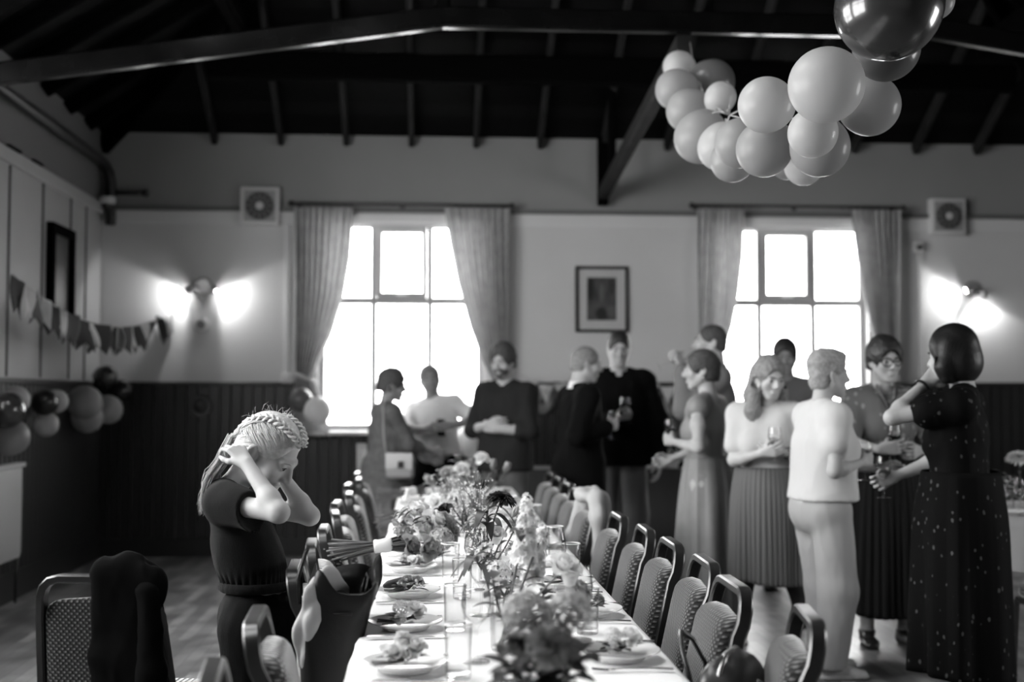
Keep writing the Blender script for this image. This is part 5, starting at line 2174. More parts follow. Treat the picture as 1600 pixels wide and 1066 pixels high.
extractor(408, 324, .34, 'square extractor fan box left of the left window')
extractor(1476, 340, .33, 'square extractor fan box right of the right window')

c = P(315, 508, YB)
r = thing('wall_alarm', 'small round white alarm under the left wall lamp', 'alarm', (c.x, YB, c.z))
MB().lathe([(0, 0), (.075, 0), (.075, .03), (.055, .045), (0, .045)], 28, M=Matrix.Rotation(PI / 2, 4, 'X')).build('housing', M_plastic, r, smooth=True, angle=35)
MB().lathe([(0, .044), (.038, .044), (.034, .06), (0, .062)], 24, M=Matrix.Rotation(PI / 2, 4, 'X')).build('sounder', mat('alarm_dark', .12, .4), r, smooth=True, angle=35)
c = P(313, 635, YB - .02)
r = thing('wall_plaque', 'dark round plaque on the panelling under the left wall lamp', 'plaque', (c.x, YB - .021, c.z))
MB().lathe([(0, 0), (.105, 0), (.105, .012), (.095, .022), (.065, .02), (.06, .012), (0, .012)], 32, M=Matrix.Rotation(PI / 2, 4, 'X')).build('rim', mat('plaque_dark', .02, .35), r, smooth=True, angle=35)
MB().lathe([(0, .012), (.058, .012), (.03, .022), (0, .024)], 32, M=Matrix.Rotation(PI / 2, 4, 'X')).build('boss', mat('plaque_boss', .008, .4), r, smooth=True, angle=35)
c = P(1433, 386, YB)
r = thing('sensor_box', 'small white sensor box right of the right curtain rod', 'sensor', (c.x, YB, c.z))
MB().rbox((0, -.03, 0), (.085, .06, .10), .012).build('casing', M_plastic, r, smooth=True, angle=40)
MB().box((0, -.0605, -.01), (.055, .002, .04)).build('lens', M_grille, r)
# cable trunking beside the windows
for px, nm, y0, y1 in ((450, 'trim_20', 352, 585), (1436, 'trim_21', 398, 590)):
    a, b = P(px, y0, YB), P(px, y1, YB)
    struct(MB().rbox((a.x, YB - .018, (a.z + b.z) / 2), (.045, .036, a.z - b.z), .006).build(nm, M_rail), 'white cable trunking beside the window', 'trim')
c = P(450, 592, YB)
r = thing('socket_box', 'small white box ending the trunking left of the left curtain', 'socket box', (c.x, YB, c.z))
MB().rbox((0, -.025, 0), (.11, .05, .11), .01).build('casing', M_plastic, r, smooth=True, angle=40)
MB().rbox((0, -.052, 0), (.05, .008, .03), .003).build('switch_rocker', M_plastic, r, smooth=True, angle=40)

# heating pipe along the left wall, dome camera in the corner
M_pipe = mat('black_pipe', 0.010, 0.5)
zpipe = 3.40
r = thing('heating_pipe', 'thick black pipe along the top of the left wall, turning down in the corner', 'pipe', (XL + .07, YB - .08, zpipe))
MB().tube([(0, -14, 0), (0, -.25, 0), (.005, -.12, -.015), (.02, -.03, -.07), (.03, 0, -.16), (.03, 0, -.52)], .043, 14).build('pipe_run', M_pipe, r, smooth=True)
MB().tube([(.03, 0, -.24), (.33, 0, -.24)], .022, 12).build('branch', M_pipe, r, smooth=True)
MB().tube([(.30, 0, -.24), (.345, 0, -.24)], .03, 12).build('branch_cap', M_pipe, r, smooth=True)
c = P(167, 319, YB - .12)
r = thing('dome_camera', 'small round dome camera in the far left corner under the pipe', 'camera', tuple(c))
MB().lathe([(0, .06), (.075, .06), (.075, .02), (.06, .0), (0, .0)], 26).build('mount', M_plastic, r, smooth=True, angle=40)
MB().ball((0, -.01, 0), .052, 16).build('dome', mat('camera_dome', .015, .08), r, smooth=True)
MB().box((0, .07, .03), (.05, .10, .05)).build('bracket', M_plastic, r)
# bits on the left picture rail
for y, l in ((8.45, .24), (8.95, .20)):
    o = MB().rbox((XL + .03, y, RAIL + .062), (.03, l, .018), .005).build('wooden_strip', M_dark)
    tag(o, ('longer' if l > .22 else 'shorter') + ' dark strip lying on the left picture rail', 'strip')

# board hung on the left wall
yb0, yb1 = 9.26, 9.84
r = thing('wall_board', 'tall dark framed board hung on the left wall behind the bunting', 'board', (XL, (yb0 + yb1) / 2, 2.30))
b = MB()
hh, ww, t = .80, yb1 - yb0, .07
for z in (-hh / 2 + t / 2, hh / 2 - t / 2):
    b.box((.03, 0, z), (.06, ww, t))
for y in (-ww / 2 + t / 2, ww / 2 - t / 2):
    b.box((.03, y, 0), (.06, t, hh - 2 * t))
b.build('frame', M_dark, r, bevel=.004)
MB().box((.018, 0, 0), (.012, ww - 2 * t, hh - 2 * t)).build('board', mat('board_face', .07, .35), r)

# framed picture on the far wall
c = P(940, 468, YB)
r = thing('framed_picture', 'black framed picture in a wide pale mount on the far wall', 'picture', (c.x, YB, c.z))
W_, H_ = .475, .595
b = MB()
t = .026
for z in (-H_ / 2 + t / 2, H_ / 2 - t / 2):
    b.box((0, -.014, z), (W_, .028, t))
for x in (-W_ / 2 + t / 2, W_ / 2 - t / 2):
    b.box((x, -.014, 0), (t, .028, H_ - 2 * t))
b.build('frame', mat('picture_frame_black', .012, .35), r, bevel=.003)
MB().box((0, -.006, 0), (W_ - 2 * t, .008, H_ - 2 * t)).build('mount', mat('picture_mount', .55, .8), r)
art = MB().box((0, -.0105, .004), (.265, .001, .385)).build('print', mat('picture_print', .055, .5, var=.9, vscale=7, stretch=(1.2, 1, .8)), r)
for (x, z, w_, h_, v) in ((-.10, .09, .065, .20, .010), (-.005, -.135, .10, .12, .006), (.085, -.11, .085, .10, .10), (.0, .06, .05, .16, .12), (.09, .11, .07, .14, .03), (-.09, -.09, .05, .08, .08)):
    MB().lathe([(0, 0), (.5, 0), (.5, .001), (0, .001)], 18, M=Matrix.Translation((x, -.0115, z + .004)) @ Matrix.Diagonal((w_, 1, h_, 1)) @ Matrix.Rotation(PI / 2, 4, 'X')).build('painted_shape', mat('paint_%03d' % int(v * 1000), v, .5), art)
MB().box((0, -.016, 0), (W_ - 2 * t, .002, H_ - 2 * t)).build('glazing', mat_glass('picture_glass', .98, .02), r)

# radiator on the left wall, and narrow heater under the left window
def radiator(label, x, y, z0, z1, L, axis):
    r = thing('radiator', label, 'radiator', (x, y, z0))
    h = z1 - z0
    mb = MB()
    n = max(2, int(L / .033))
    for k in range(n):
        s = -L / 2 + (k + .5) * L / n
        if axis == 'y':
            mb.rbox((.055, s, h / 2), (.028, L / n * .8, h - .04), .008, 2)
        else:
            mb.rbox((s, -.055, h / 2), (L / n * .8, .028, h - .04), .008, 2)
    mb.build('fins', M_plastic, r, smooth=True, angle=40)
    p = MB()
    if axis == 'y':
        p.rbox((.05, 0, h / 2), (.02, L, h), .006)
        p.rbox((.055, 0, h - .015), (.075, L, .03), .008)
    else:
        p.rbox((0, -.05, h / 2), (L, .02, h), .006)
        p.rbox((0, -.055, h - .015), (L, .075, .03), .008)
    p.build('panel', M_plastic, r, smooth=True, angle=40)
    q = MB()
    if axis == 'y':
        for s in (L / 2 - .05, -L / 2 + .05):
            q.cyl((.05, s, -z0), (.05, s, .02), .009, 10)
    else:
        for s in (L / 2 - .03, -L / 2 + .03):
            q.cyl((s, -.05, -z0), (s, -.05, .02), .009, 10)
    q.build('pipe', M_pipe, r, smooth=True)
    return r
radiator('white panel radiator low on the left wall, cut by the left edge', XL + .025, 7.85, .30, .945, 1.40, 'y')
c = P(566, 715, YB)
radiator('narrow white heater on the panelling under the left window', c.x, YB - .025, .70, .98, .09, 'x')

# ------------------------------------------------------------------ bunting
M_flagd = mat('dark_pennant', 0.02, 0.85)
M_flagm = mat('grey_pennant', 0.06, 0.85)
M_flagl = mat('pale_pennant', 0.50, 0.85)
M_cord = mat('cord', 0.4, 0.8)
A_ = P(20, 428, 7.9)
A_.x = max(A_.x, XL + .03)
B2 = P(272, 484, YB - .05)
def catenary(t, sag):
    p = A_.lerp(B2, t)
    p.z -= sag * 4 * t * (1 - t)
    return p
r = thing('bunting', 'string of dark swallow-tailed pennants across the far left corner', 'bunting', tuple(A_))
SAG = .235
MB().tube([catenary(i / 40, SAG) - A_ for i in range(41)], .004, 6).build('cord', M_cord, r, smooth=True)
NP = 23
for k in range(NP):
    t = (k + .6) / NP
    p = catenary(t, SAG) - A_
    q = catenary(min(1, t + .02), SAG) - A_
    d = (q - p).normalized()
    dark = k % 2 == 0
    hgt = (.225 if dark else .20) * (1.0 if k > 1 else 1.1)
    wd = .15 if dark else .085
    d = (Matrix.Rotation(random.uniform(-.5, .5), 3, 'Z') @ d)
    nrm = Vector((-d.y, d.x, 0)).normalized()
    V, Q = [], []
    for i in range(9):
        u = i / 8
        for j in range(9):
            v = j / 8
            notch = hgt * (1 - .28 * (1 - abs(2 * u - 1)))
            zz = -v * notch
            tw = .03 * math.sin(v * 2 + k) * (u - .5) * 2 + .018 * math.sin(v * 3 + k * 1.7)
            bw = 1 + (.25 * math.sin(PI * v) if dark else 0)
            V.append(p + d * ((u - .5) * wd * bw) + nrm * tw + Vector((0, 0, zz)))
    for i in range(8):
        for j in range(8):
            a = i * 9 + j
            Q.append((a, a + 1, a + 10, a + 9))
    o = link_mesh('pennant', np_mesh('pennant', V, Q), (M_flagd if k % 4 == 0 else (M_flagm if dark else M_flagl)), r)
    md = o.modifiers.new('cloth', 'SOLIDIFY')
    md.thickness = .002

# white triangle bunting and paper rosettes on the far panelling
a, b = P(812, 584, YB - .06), P(1085, 588, YB - .06)
r = thing('bunting', 'string of small white triangle flags along the far panelling behind the guests', 'bunting', tuple(a))
def cat2(t):
    p = a.lerp(b, t)
    p.z -= .10 * abs(math.sin(3 * PI * t))
    return p - a
MB().tube([cat2(i / 60) for i in range(61)], .003, 6).build('cord', M_cord, r, smooth=True)
for k in range(11):
    t = (k + .7) / 11.5
    p = cat2(t)
    MB().add([(p.x - .065, -.002, p.z), (p.x + .065, -.002, p.z), (p.x + .005, -.004, p.z - .16), (p.x - .065, .002, p.z), (p.x + .065, .002, p.z), (p.x + .005, .000, p.z - .16)],
             [(0, 1, 2), (5, 4, 3), (0, 3, 4, 1), (1, 4, 5, 2), (2, 5, 3, 0)]).build('pennant', M_tee, r)
def rosette(px, py, rad, lab, v):
    c = P(px, py, YB - .03)
    r = thing('paper_rosette', lab, 'paper fan', (c.x, YB - .055, c.z), 0, 'paper rosettes on the far panelling')
    V, Q = [], []
    n = 72
    for j, (q, dy) in enumerate(((.12, .0), (.55, .0), (1.0, .0))):
        for k in range(n):
            a = 2 * PI * k / n
            V.append((math.cos(a) * rad * q, (.014 if k % 2 else -.014) * q, math.sin(a) * rad * q))
    for j in range(2):
        for k in range(n):
            k2 = (k + 1) % n
            Q.append((j * n + k, j * n + k2, (j + 1) * n + k2, (j + 1) * n + k))
    o = link_mesh('pleats', np_mesh('pleats', V, Q, False), mat('rosette_%d' % int(v * 100), v, .8), r)
    o.modifiers.new('paper', 'SOLIDIFY').thickness = .0015
    MB().lathe([(0, -.012), (rad * .22, -.012), (rad * .22, -.016), (0, -.016)], 20, M=Matrix.Rotation(-PI / 2, 4, 'X')).build('centre', mat('rosette_centre', .06, .7), r)
rosette(846, 628, .115, 'pleated paper rosette right of the bearded man with folded arms', .20)
rosette(1029, 642, .12, 'pleated paper rosette behind the dark-haired man\'s left elbow', .26)
rosette(868, 612, .09, 'small darker paper rosette left of the grey-haired man', .10)

# ------------------------------------------------------------------ buffet along the far wall
bx0, bx1 = P(812, 730, 10.2).x, P(1165, 730, 10.2).x
r = thing('buffet_table', 'cloth-fronted buffet table along the far wall behind the guests', 'table', ((bx0 + bx1) / 2, 10.40, 0))
BL, BZ = bx1 - bx0, .79
MB().rbox((0, 0, BZ - .02), (BL, .56, .03), .006).build('tabletop', M_ply, r)
V, Q = [], []
n = 200
for j, z in enumerate((BZ - .004, .4, .03)):
    for k in range(n + 1):
        x = lerp(-BL / 2 - .01, BL / 2 + .01, k / n)
        V.append((x, -.29 - (.012 * math.sin(x * 23) + .008 * math.sin(x * 41)) * j * .5, z))
for j in range(2):
    for k in range(n):
        a = j * (n + 1) + k
        Q.append((a, a + 1, a + n + 2, a + n + 1))
o = link_mesh('cloth_front', np_mesh('cloth_front', V, Q), mat('grey_table_skirt', .055, .85), r)
o.modifiers.new('cloth', 'SOLIDIFY').thickness = .003
for sx in (-1, 1):
    for sy in (-1, 1):
        MB().cyl((sx * (BL / 2 - .1), sy * .22, 0), (sx * (BL / 2 - .1), sy * .22, BZ - .035), .016, 10).build('leg', M_steel, r, smooth=True)
M_bottle = mat('dark_bottle_glass', 0.012, 0.08)
M_blabel = mat('bottle_label', 0.4, 0.7)
def bottle(x, y, z, lab, h=.30, lblv=True):
    r = thing('wine_bottle', lab, 'bottle', (x, y, z), random.random() * 6, 'bottles on the buffet')
    k = h / .30
    MB().lathe([(0, 0), (.036, 0), (.037, .01 * k), (.037, .18 * k), (.030, .205 * k), (.014, .235 * k), (.013, .295 * k), (.0, .296 * k)], 20).build('glass_body', M_bottle, r, smooth=True, angle=50)
    MB().lathe([(.0375, .06 * k), (.0378, .06 * k), (.0378, .14 * k), (.0375, .14 * k)], 20).build('paper_label', M_blabel, r, smooth=True)
    MB().lathe([(.0, .245 * k), (.0145, .245 * k), (.0145, .299 * k), (0, .300 * k)], 16).build('foil_cap', mat('foil', .2, .35, metal=.8), r, smooth=True, angle=40)
for i, (px, dy) in enumerate(((1012, .0), (1026, .1), (1041, -.05), (1055, .06), (1066, -.08))):
    c = P(px, 728, 10.35 + dy)
    bottle(c.x, 10.35 + dy, BZ, ['leftmost', 'second', 'middle', 'fourth', 'rightmost'][i] + ' dark bottle of the buffet row behind the dark-haired man', .27 + .02 * (i % 2))
for i, px in enumerate((1020, 1048)):
    c = P(px, 728, 10.2)
    o = MB().lathe([(0, 0), (.05, 0), (.075, .05), (.078, .06), (.07, .055), (.045, .01), (0, .008)], 24).build('serving_bowl', M_plastic, None, smooth=True, angle=50)
    o.location = (c.x, 10.2, BZ)
    tag(o, ('left' if i == 0 else 'right') + ' pale serving bowl before the bottles on the buffet', 'bowl')
c = P(1150, 713, 10.2)
o = MB().rbox((0, 0, .05), (.12, .004, .10), .0015).build('table_card', M_collar)
o.location = (c.x, 10.2, BZ)
tag(o, 'small bright white card on the buffet beside the satin dress', 'card')

# ------------------------------------------------------------------ balloons
M_bal = {
    'w': mat_translucent('pearl_white_latex', 0.56, tl=0.5, rough=0.4, spec=0.2, gloss=0.25),
    'g': mat_translucent('grey_latex', 0.40, tl=0.5, rough=0.4, spec=0.2, gloss=0.2),
    'm': mat_translucent('mid_latex', 0.16, tl=0.4, rough=0.3, spec=0.3, gloss=0.3),
    'd': mat_translucent('dark_latex', 0.035, tl=0.05, rough=0.22, spec=0.5, gloss=0.7),
    'k': mat_translucent('black_latex', 0.008, tl=0.0, rough=0.35, spec=0.4, gloss=0.2),
}
def balloon_meshes(key):
    prof = []
    for i in range(27):
        th = PI * i / 26
        r = math.sin(th)
        z = -math.cos(th)
        if z < 0:
            r *= 1 - .10 * (-z) ** 2
            z *= 1.12
        prof.append((r, z))
    b = MB().lathe(prof, 40)
    body = bpy.data.meshes.new('balloon')
    body.from_pydata(b.v, [], b.f)
    for p in body.polygons:
        p.use_smooth = True
    bm = bmesh.new()
    bm.from_mesh(body)
    bmesh.ops.remove_doubles(bm, verts=bm.verts, dist=1e-4)
    bmesh.ops.recalc_face_normals(bm, faces=bm.faces)
    bm.to_mesh(body)
    bm.free()
    body.materials.append(M_bal[key])
    k = MB().lathe([(.0, -1.10), (.05, -1.12), (.035, -1.16), (.09, -1.24), (.075, -1.245), (0, -1.18)], 14)
    kn = bpy.data.meshes.new('knot')
    kn.from_pydata(k.v, [], k.f)
    for p in kn.polygons:
        p.use_smooth = True
    kn.materials.append(M_bal[key])
    return body, kn
BMESH = {k: balloon_meshes(k) for k in M_bal}
def balloon(c, r, key, label, group, towards):
    """towards: where the knot points"""
    body, kn = BMESH[key]
    o = bpy.data.objects.new('balloon', body)
    COL.objects.link(o)
    o.location = c
    o.scale = (r, r, r)
    d = (Vector(c) - Vector(towards)).normalized()
    o.rotation_mode = 'QUATERNION'
    o.rotation_quaternion = d.to_track_quat('Z', 'Y')
    tag(o, label, 'balloon', group)
    k = bpy.data.objects.new('knot', kn)
    COL.objects.link(k)
    k.parent = o
    return o

def settle(bl, it=60):
    """slides balloons along their lines of sight until they only just press together"""
    bl = [dict(b) for b in bl]
    for _ in range(it):
        for i in range(len(bl)):
            for j in range(i + 1, len(bl)):
                a, b = bl[i], bl[j]
                pa, pb = P(a['x'], a['y'], a['Y']), P(b['x'], b['y'], b['Y'])
                ra, rb = a['r'] * a['Y'] / F_PX, b['r'] * b['Y'] / F_PX
                need = (ra + rb) * .97
                if (pa - pb).length < need:
                    lat = math.hypot(pa.x - pb.x, pa.z - pb.z)
                    want = math.sqrt(max(need * need - lat * lat, 0))
                    dY = want - abs(pb.y - pa.y)
                    s = 1 if b['Y'] >= a['Y'] else -1
                    a['Y'] -= s * dY * .25
                    b['Y'] += s * dY * .25
    return bl

GAR = [
    (1388, 12, 86, 3.75, 'd', 'biggest shiny dark balloon at the top right end of the garland'),
    (1385, 75, 54, 4.10, 'm', 'dark grey balloon tucked under the biggest dark balloon'),
    (1291, 133, 61, 4.05, 'w', 'largest pale balloon in the garland, touching the dark ones'),
    (1359, 165, 49, 4.45, 'g', 'grey balloon at the right side below the dark pair'),
    (1270, 208, 40, 4.05, 'w', 'small pearly balloon hanging under the largest pale balloon'),
    (1281, 230, 48, 4.40, 'g', 'grey balloon behind the small pearly balloon'),
    (1197, 164, 45, 4.30, 'w', 'pale balloon with window glints left of the largest pale balloon'),
    (1194, 233, 45, 4.55, 'g', 'plain grey balloon under the pale balloon with window glints'),
    (1156, 224, 40, 4.85, 'g', 'grey balloon squeezed left of the plain lower grey balloon'),
    (1144, 251, 35, 5.10, 'g', 'lowest grey balloon at the bottom middle of the garland'),
    (1126, 231, 37, 5.40, 'w', 'pale balloon low on the left half of the garland'),
    (1094, 215, 42, 5.65, 'g', 'grey balloon at the lower left bend of the garland'),
    (1075, 173, 35, 5.95, 'g', 'grey balloon on the left side, third from the top end'),
    (1056, 140, 33, 6.20, 'g', 'grey balloon on the left side, second from the top end'),
    (1060, 104, 25, 6.50, 'w', 'pale balloon at the top left end of the garland'),
    (1113, 128, 36, 6.30, 'm', 'darker grey balloon at the back of the garland\'s left end'),
    (1126, 152, 25, 5.75, 'w', 'small pale balloon with its knot showing in the middle of the left bend'),
    (1256, 260, 31, 4.90, 'w', 'pale balloon peeping out at the bottom right of the garland'),
    (1229, 258, 24, 5.10, 'g', 'small grey balloon peeping out at the bottom of the garland'),
    (1462, 2, 30, 3.95, 'g', 'grey balloon behind the biggest dark balloon at the top edge'),
]
gl_ = settle([dict(x=x, y=y, r=r, Y=Y, k=k, l=l) for x, y, r, Y, k, l in GAR])
GLINE = [P(1078, 66, 7.1), P(1085, 110, 6.4), P(1105, 160, 5.9), P(1140, 180, 5.3), P(1200, 195, 4.8), P(1275, 175, 4.45), P(1345, 110, 4.2), P(1420, 30, 4.0), P(1520, -190, 3.35)]
def nearest_on_line(c):
    best = None
    for i in range(len(GLINE) - 1):
        a, b = GLINE[i], GLINE[i + 1]
        t = max(0, min(1, (c - a).dot(b - a) / (b - a).length_squared))
        q = a.lerp(b, t)
        if best is None or (q - c).length < (best - c).length:
            best = q
    return best
for b in gl_:
    c = P(b['x'], b['y'], b['Y'])
    n = nearest_on_line(c)
    if (n - c).length < .03:
        n = c + Vector((0, .05, .1))
    balloon(c, b['r'] * b['Y'] / F_PX, b['k'], b['l'], 'balloons of the hanging garland', n)
r = thing('garland_line', 'thin clear line the hanging balloon garland is tied along', 'line', tuple(GLINE[0]))
MB().tube([p - GLINE[0] for p in GLINE], .0025, 6).build('line', M_cord, r, smooth=True)
kb = MB()
for p in (GLINE[3] - GLINE[0],):
    for k in range(6):
        q = Vector((random.uniform(-1, 1), random.uniform(-1, 1), random.uniform(-1, 1))).normalized()
        kb.tube([p, p + q * .05, p + q * .085 + Vector((0, 0, -.02))], [.004, .003, .001], 6)
kb.build('tied_ends', M_cord, r, smooth=True)

LB = [
    (25, 625, 21, 8.30, 'w', 'pale spotted balloon behind the shiny dark one at the left edge'),
    (11, 641, 28, 7.95, 'd', 'shiny dark balloon at the left edge of the picture'),
    (17, 683, 28, 8.05, 'g', 'grey balloon under the shiny dark one at the left edge'),
    (70, 629, 20, 8.75, 'k', 'black balloon on the left wall'),
    (88, 627, 18, 9.0, 'w', 'pale balloon behind the black one on the left wall'),
    (72, 663, 19, 8.80, 'w', 'pale balloon under the black one on the left wall'),
    (133, 629, 26, 9.55, 'g', 'big grey balloon near the far left corner'),
    (137, 653, 23, 9.85, 'w', 'pale balloon peeping out under the big grey corner balloon'),
    (169, 640, 22, 10.1, 'w', 'pale balloon right of the big grey corner balloon'),
    (165, 589, 18, 10.25, 'd', 'highest dark balloon in the far left corner'),
    (154, 601, 15, 10.5, 'k', 'small black balloon behind the highest corner balloon'),
    (188, 611, 18, 10.4, 'k', 'black balloon right of the highest corner balloon'),
]
lb = settle([dict(x=x, y=y, r=r, Y=Y, k=k, l=l) for x, y, r, Y, k, l in LB])
for b in lb:
    c = P(b['x'], b['y'], b['Y'])
    rr = b['r'] * b['Y'] / F_PX
    c.x = max(c.x, XL + .03 + rr)
    c.y = min(c.y, YB - .03 - rr)
    balloon(c, rr, b['k'], b['l'], 'balloons along the left wall', (XL + .02, c.y + .05, c.z + .02))
for px, py, rpx, Y, k, lab in ((470, 625, 18, 10.35, 'm', 'small grey balloon tied to the left curtain'),
                               (496, 642, 21, 10.2, 'w', 'bright white balloon tied to the left curtain'),
                               (738, 690, 26, 10.40, 'w', 'pale balloon behind the window guests, left of the folded-arms man')):
    c = P(px, py, Y)
    balloon(c, rpx * Y / F_PX, k, lab, 'balloons by the left window', (c.x, c.y + .1, c.z + .15))
# ------------------------------------------------------------------ flowers
TZ = TABLE_Z + .009
M_pet_w = mat_translucent('petal_white', 0.90, tl=.35, rough=.6, var=.08, vscale=40)
M_pet_l = mat_translucent('petal_light', 0.78, tl=.3, rough=.6, var=.12, vscale=40)
M_pet_g = mat_translucent('petal_grey', 0.45, tl=.25, rough=.6, var=.15, vscale=40)
M_pet_m = mat_translucent('petal_mid', 0.26, tl=.2, rough=.6, var=.2, vscale=30)
M_pet_d = mat_translucent('petal_dark', 0.035, tl=.1, rough=.6, var=.2, vscale=40)
M_leaf = mat_translucent('leaf_green', 0.10, tl=.2, rough=.4, spec=.5, var=.2, vscale=15)
M_leafd = mat_translucent('leaf_dark', 0.035, tl=.1, rough=.4, spec=.5, var=.2, vscale=15)
M_leafl = mat_translucent('leaf_pale', 0.26, tl=.3, rough=.5, spec=.4, var=.15, vscale=15)
M_stem = mat('stem_green', 0.12, .5, var=.2, vscale=30)
RF = random.Random(5)

def frame_to(p, d, roll=0.0):
    return Matrix.Translation(p) @ Vector(d).normalized().to_track_quat('Z', 'Y').to_matrix().to_4x4() @ Matrix.Rotation(roll, 4, 'Z')

def add_petal(mb, M, L, Wd, tilt, cup=.25, curl=.15, r0=0.0, az=0.0, nu=4, nv=3, tip=.6):
    """one petal growing from the axis: tilt 0 upright .. 90 flat"""
    t = math.radians(tilt)
    A = Matrix.Rotation(az, 4, 'Z')
    vs = []
    for i in range(nu + 1):
        u = i / nu
        w = Wd * (math.sin(PI * (u * .80 + .10)) ** tip)
        ang = t + curl * u * u
        rad = r0 + L * u * math.sin(lerp(t * .7, ang, u))
        z = L * u * math.cos(lerp(t * .7, ang, u))
        for j in range(nv + 1):
            v = j / nv * 2 - 1
            vs.append(A @ Vector((rad - cup * w * (v * v - .4) * math.cos(ang), v * w * .5, z + cup * w * (v * v - .4) * math.sin(ang))))
    fs = [(i * (nv + 1) + j, (i + 1) * (nv + 1) + j, (i + 1) * (nv + 1) + j + 1, i * (nv + 1) + j + 1) for i in range(nu) for j in range(nv)]
    mb.add([M @ p for p in vs], fs)

def bloom_rose(mb, M, R, petals=18):
    for k in range(petals):
        f = k / petals
        add_petal(mb, M, R * lerp(.85, 1.1, f), R * lerp(.7, 1.35, f), lerp(2, 62, f ** 1.4), cup=.30, curl=lerp(-.3, .7, f), r0=R * .05, az=k * 2.4 + RF.uniform(-.2, .2))
def bloom_dahlia(mb, M, R, rows=8):
    for r in range(rows):
        f = r / (rows - 1)
        n = int(8 + 16 * f)
        for k in range(n):
            add_petal(mb, M, R * lerp(.45, 1.0, f), R * .30, lerp(8, 94, f ** .8) + RF.uniform(-6, 6), cup=.35, curl=.12, r0=R * .03, az=2 * PI * (k + .5 * (r % 2)) / n + RF.uniform(-.1, .1), nu=4, nv=2, tip=.9)
def bloom_carnation(mb, M, R):
    for r in range(5):
        n = 7 + 2 * r
        for k in range(n):
            add_petal(mb, M, R * (.75 + .08 * r), R * .55, 8 + r * 20 + RF.uniform(-9, 9), cup=RF.uniform(-.5, .5), curl=RF.uniform(-.1, .6), r0=0, az=2 * PI * k / n + r + RF.uniform(-.2, .2), nu=4, nv=3, tip=.5)
def bloom_small(mb, M, R, n=5, tilt=70):
    for k in range(n):
        add_petal(mb, M, R, R * .85, tilt, cup=.2, curl=.2, az=2 * PI * k / n, nu=2, nv=2, tip=.7)
def bloom_tulip(mb, M, R):
    for k in range(6):
        add_petal(mb, M, R * 1.9, R * 1.2, 14 if k % 2 else 20, cup=.45, curl=-.15, r0=R * .05, az=2 * PI * k / 6, nu=5, nv=3, tip=.8)
def hydrangea(mb, M, R, n=46):
    for k in range(n):
        z = 1 - 1.35 * (k + .5) / n
        a = k * 2.39996
        r = math.sqrt(max(0, 1 - z * z))
        d = Vector((r * math.cos(a), r * math.sin(a), z))
        q = frame_to(d * R * RF.uniform(.85, 1.0), d, RF.random() * 3)
        bloom_small(mb, M @ q, R * .27, 4, 75)
def stock(mb, M, L, R, n=30):
    for k in range(n):
        f = k / n
        a = k * 2.4
        rr = R * lerp(1.0, .35, f)
        d = Vector((math.cos(a), math.sin(a), .35 + .5 * f))
        p = Vector((math.cos(a) * rr * .5, math.sin(a) * rr * .5, L * f))
        q = frame_to(p, d, RF.random() * 3)
        bloom_small(mb, M @ q, rr * .75, 6, 60)
        bloom_small(mb, M @ q, rr * .5, 5, 35)

def add_leaf(mb, a, d, L, Wd, droop=.4, up=(0, 0, 1), fold=.25, nu=7):
    a, d = Vector(a), Vector(d).normalized()
    side = d.cross(Vector(up))
    if side.length < .05:
        side = d.orthogonal()
    side.normalize()
    n = side.cross(d).normalized()
    vs = []
    for i in range(nu + 1):
        u = i / nu
        p = a + d * (L * u) - Vector((0, 0, 1)) * (droop * L * u * u)
        w = Wd * .5 * math.sin(PI * min(1, u * .93 + .05)) ** .8
        for j in (-1, 0, 1):
            vs.append(p + side * (w * j) + n * (fold * w * abs(j)))
    fs = [(i * 3 + j, (i + 1) * 3 + j, (i + 1) * 3 + j + 1, i * 3 + j + 1) for i in range(nu) for j in range(2)]
    mb.add(vs, fs)

def stem_path(a, b, bow=.03):
    a, b = Vector(a), Vector(b)
    o = Vector((RF.uniform(-1, 1), RF.uniform(-1, 1), 0)) * bow
    return [a.lerp(b, t) + o * math.sin(PI * t) for t in [i / 8 for i in range(9)]]

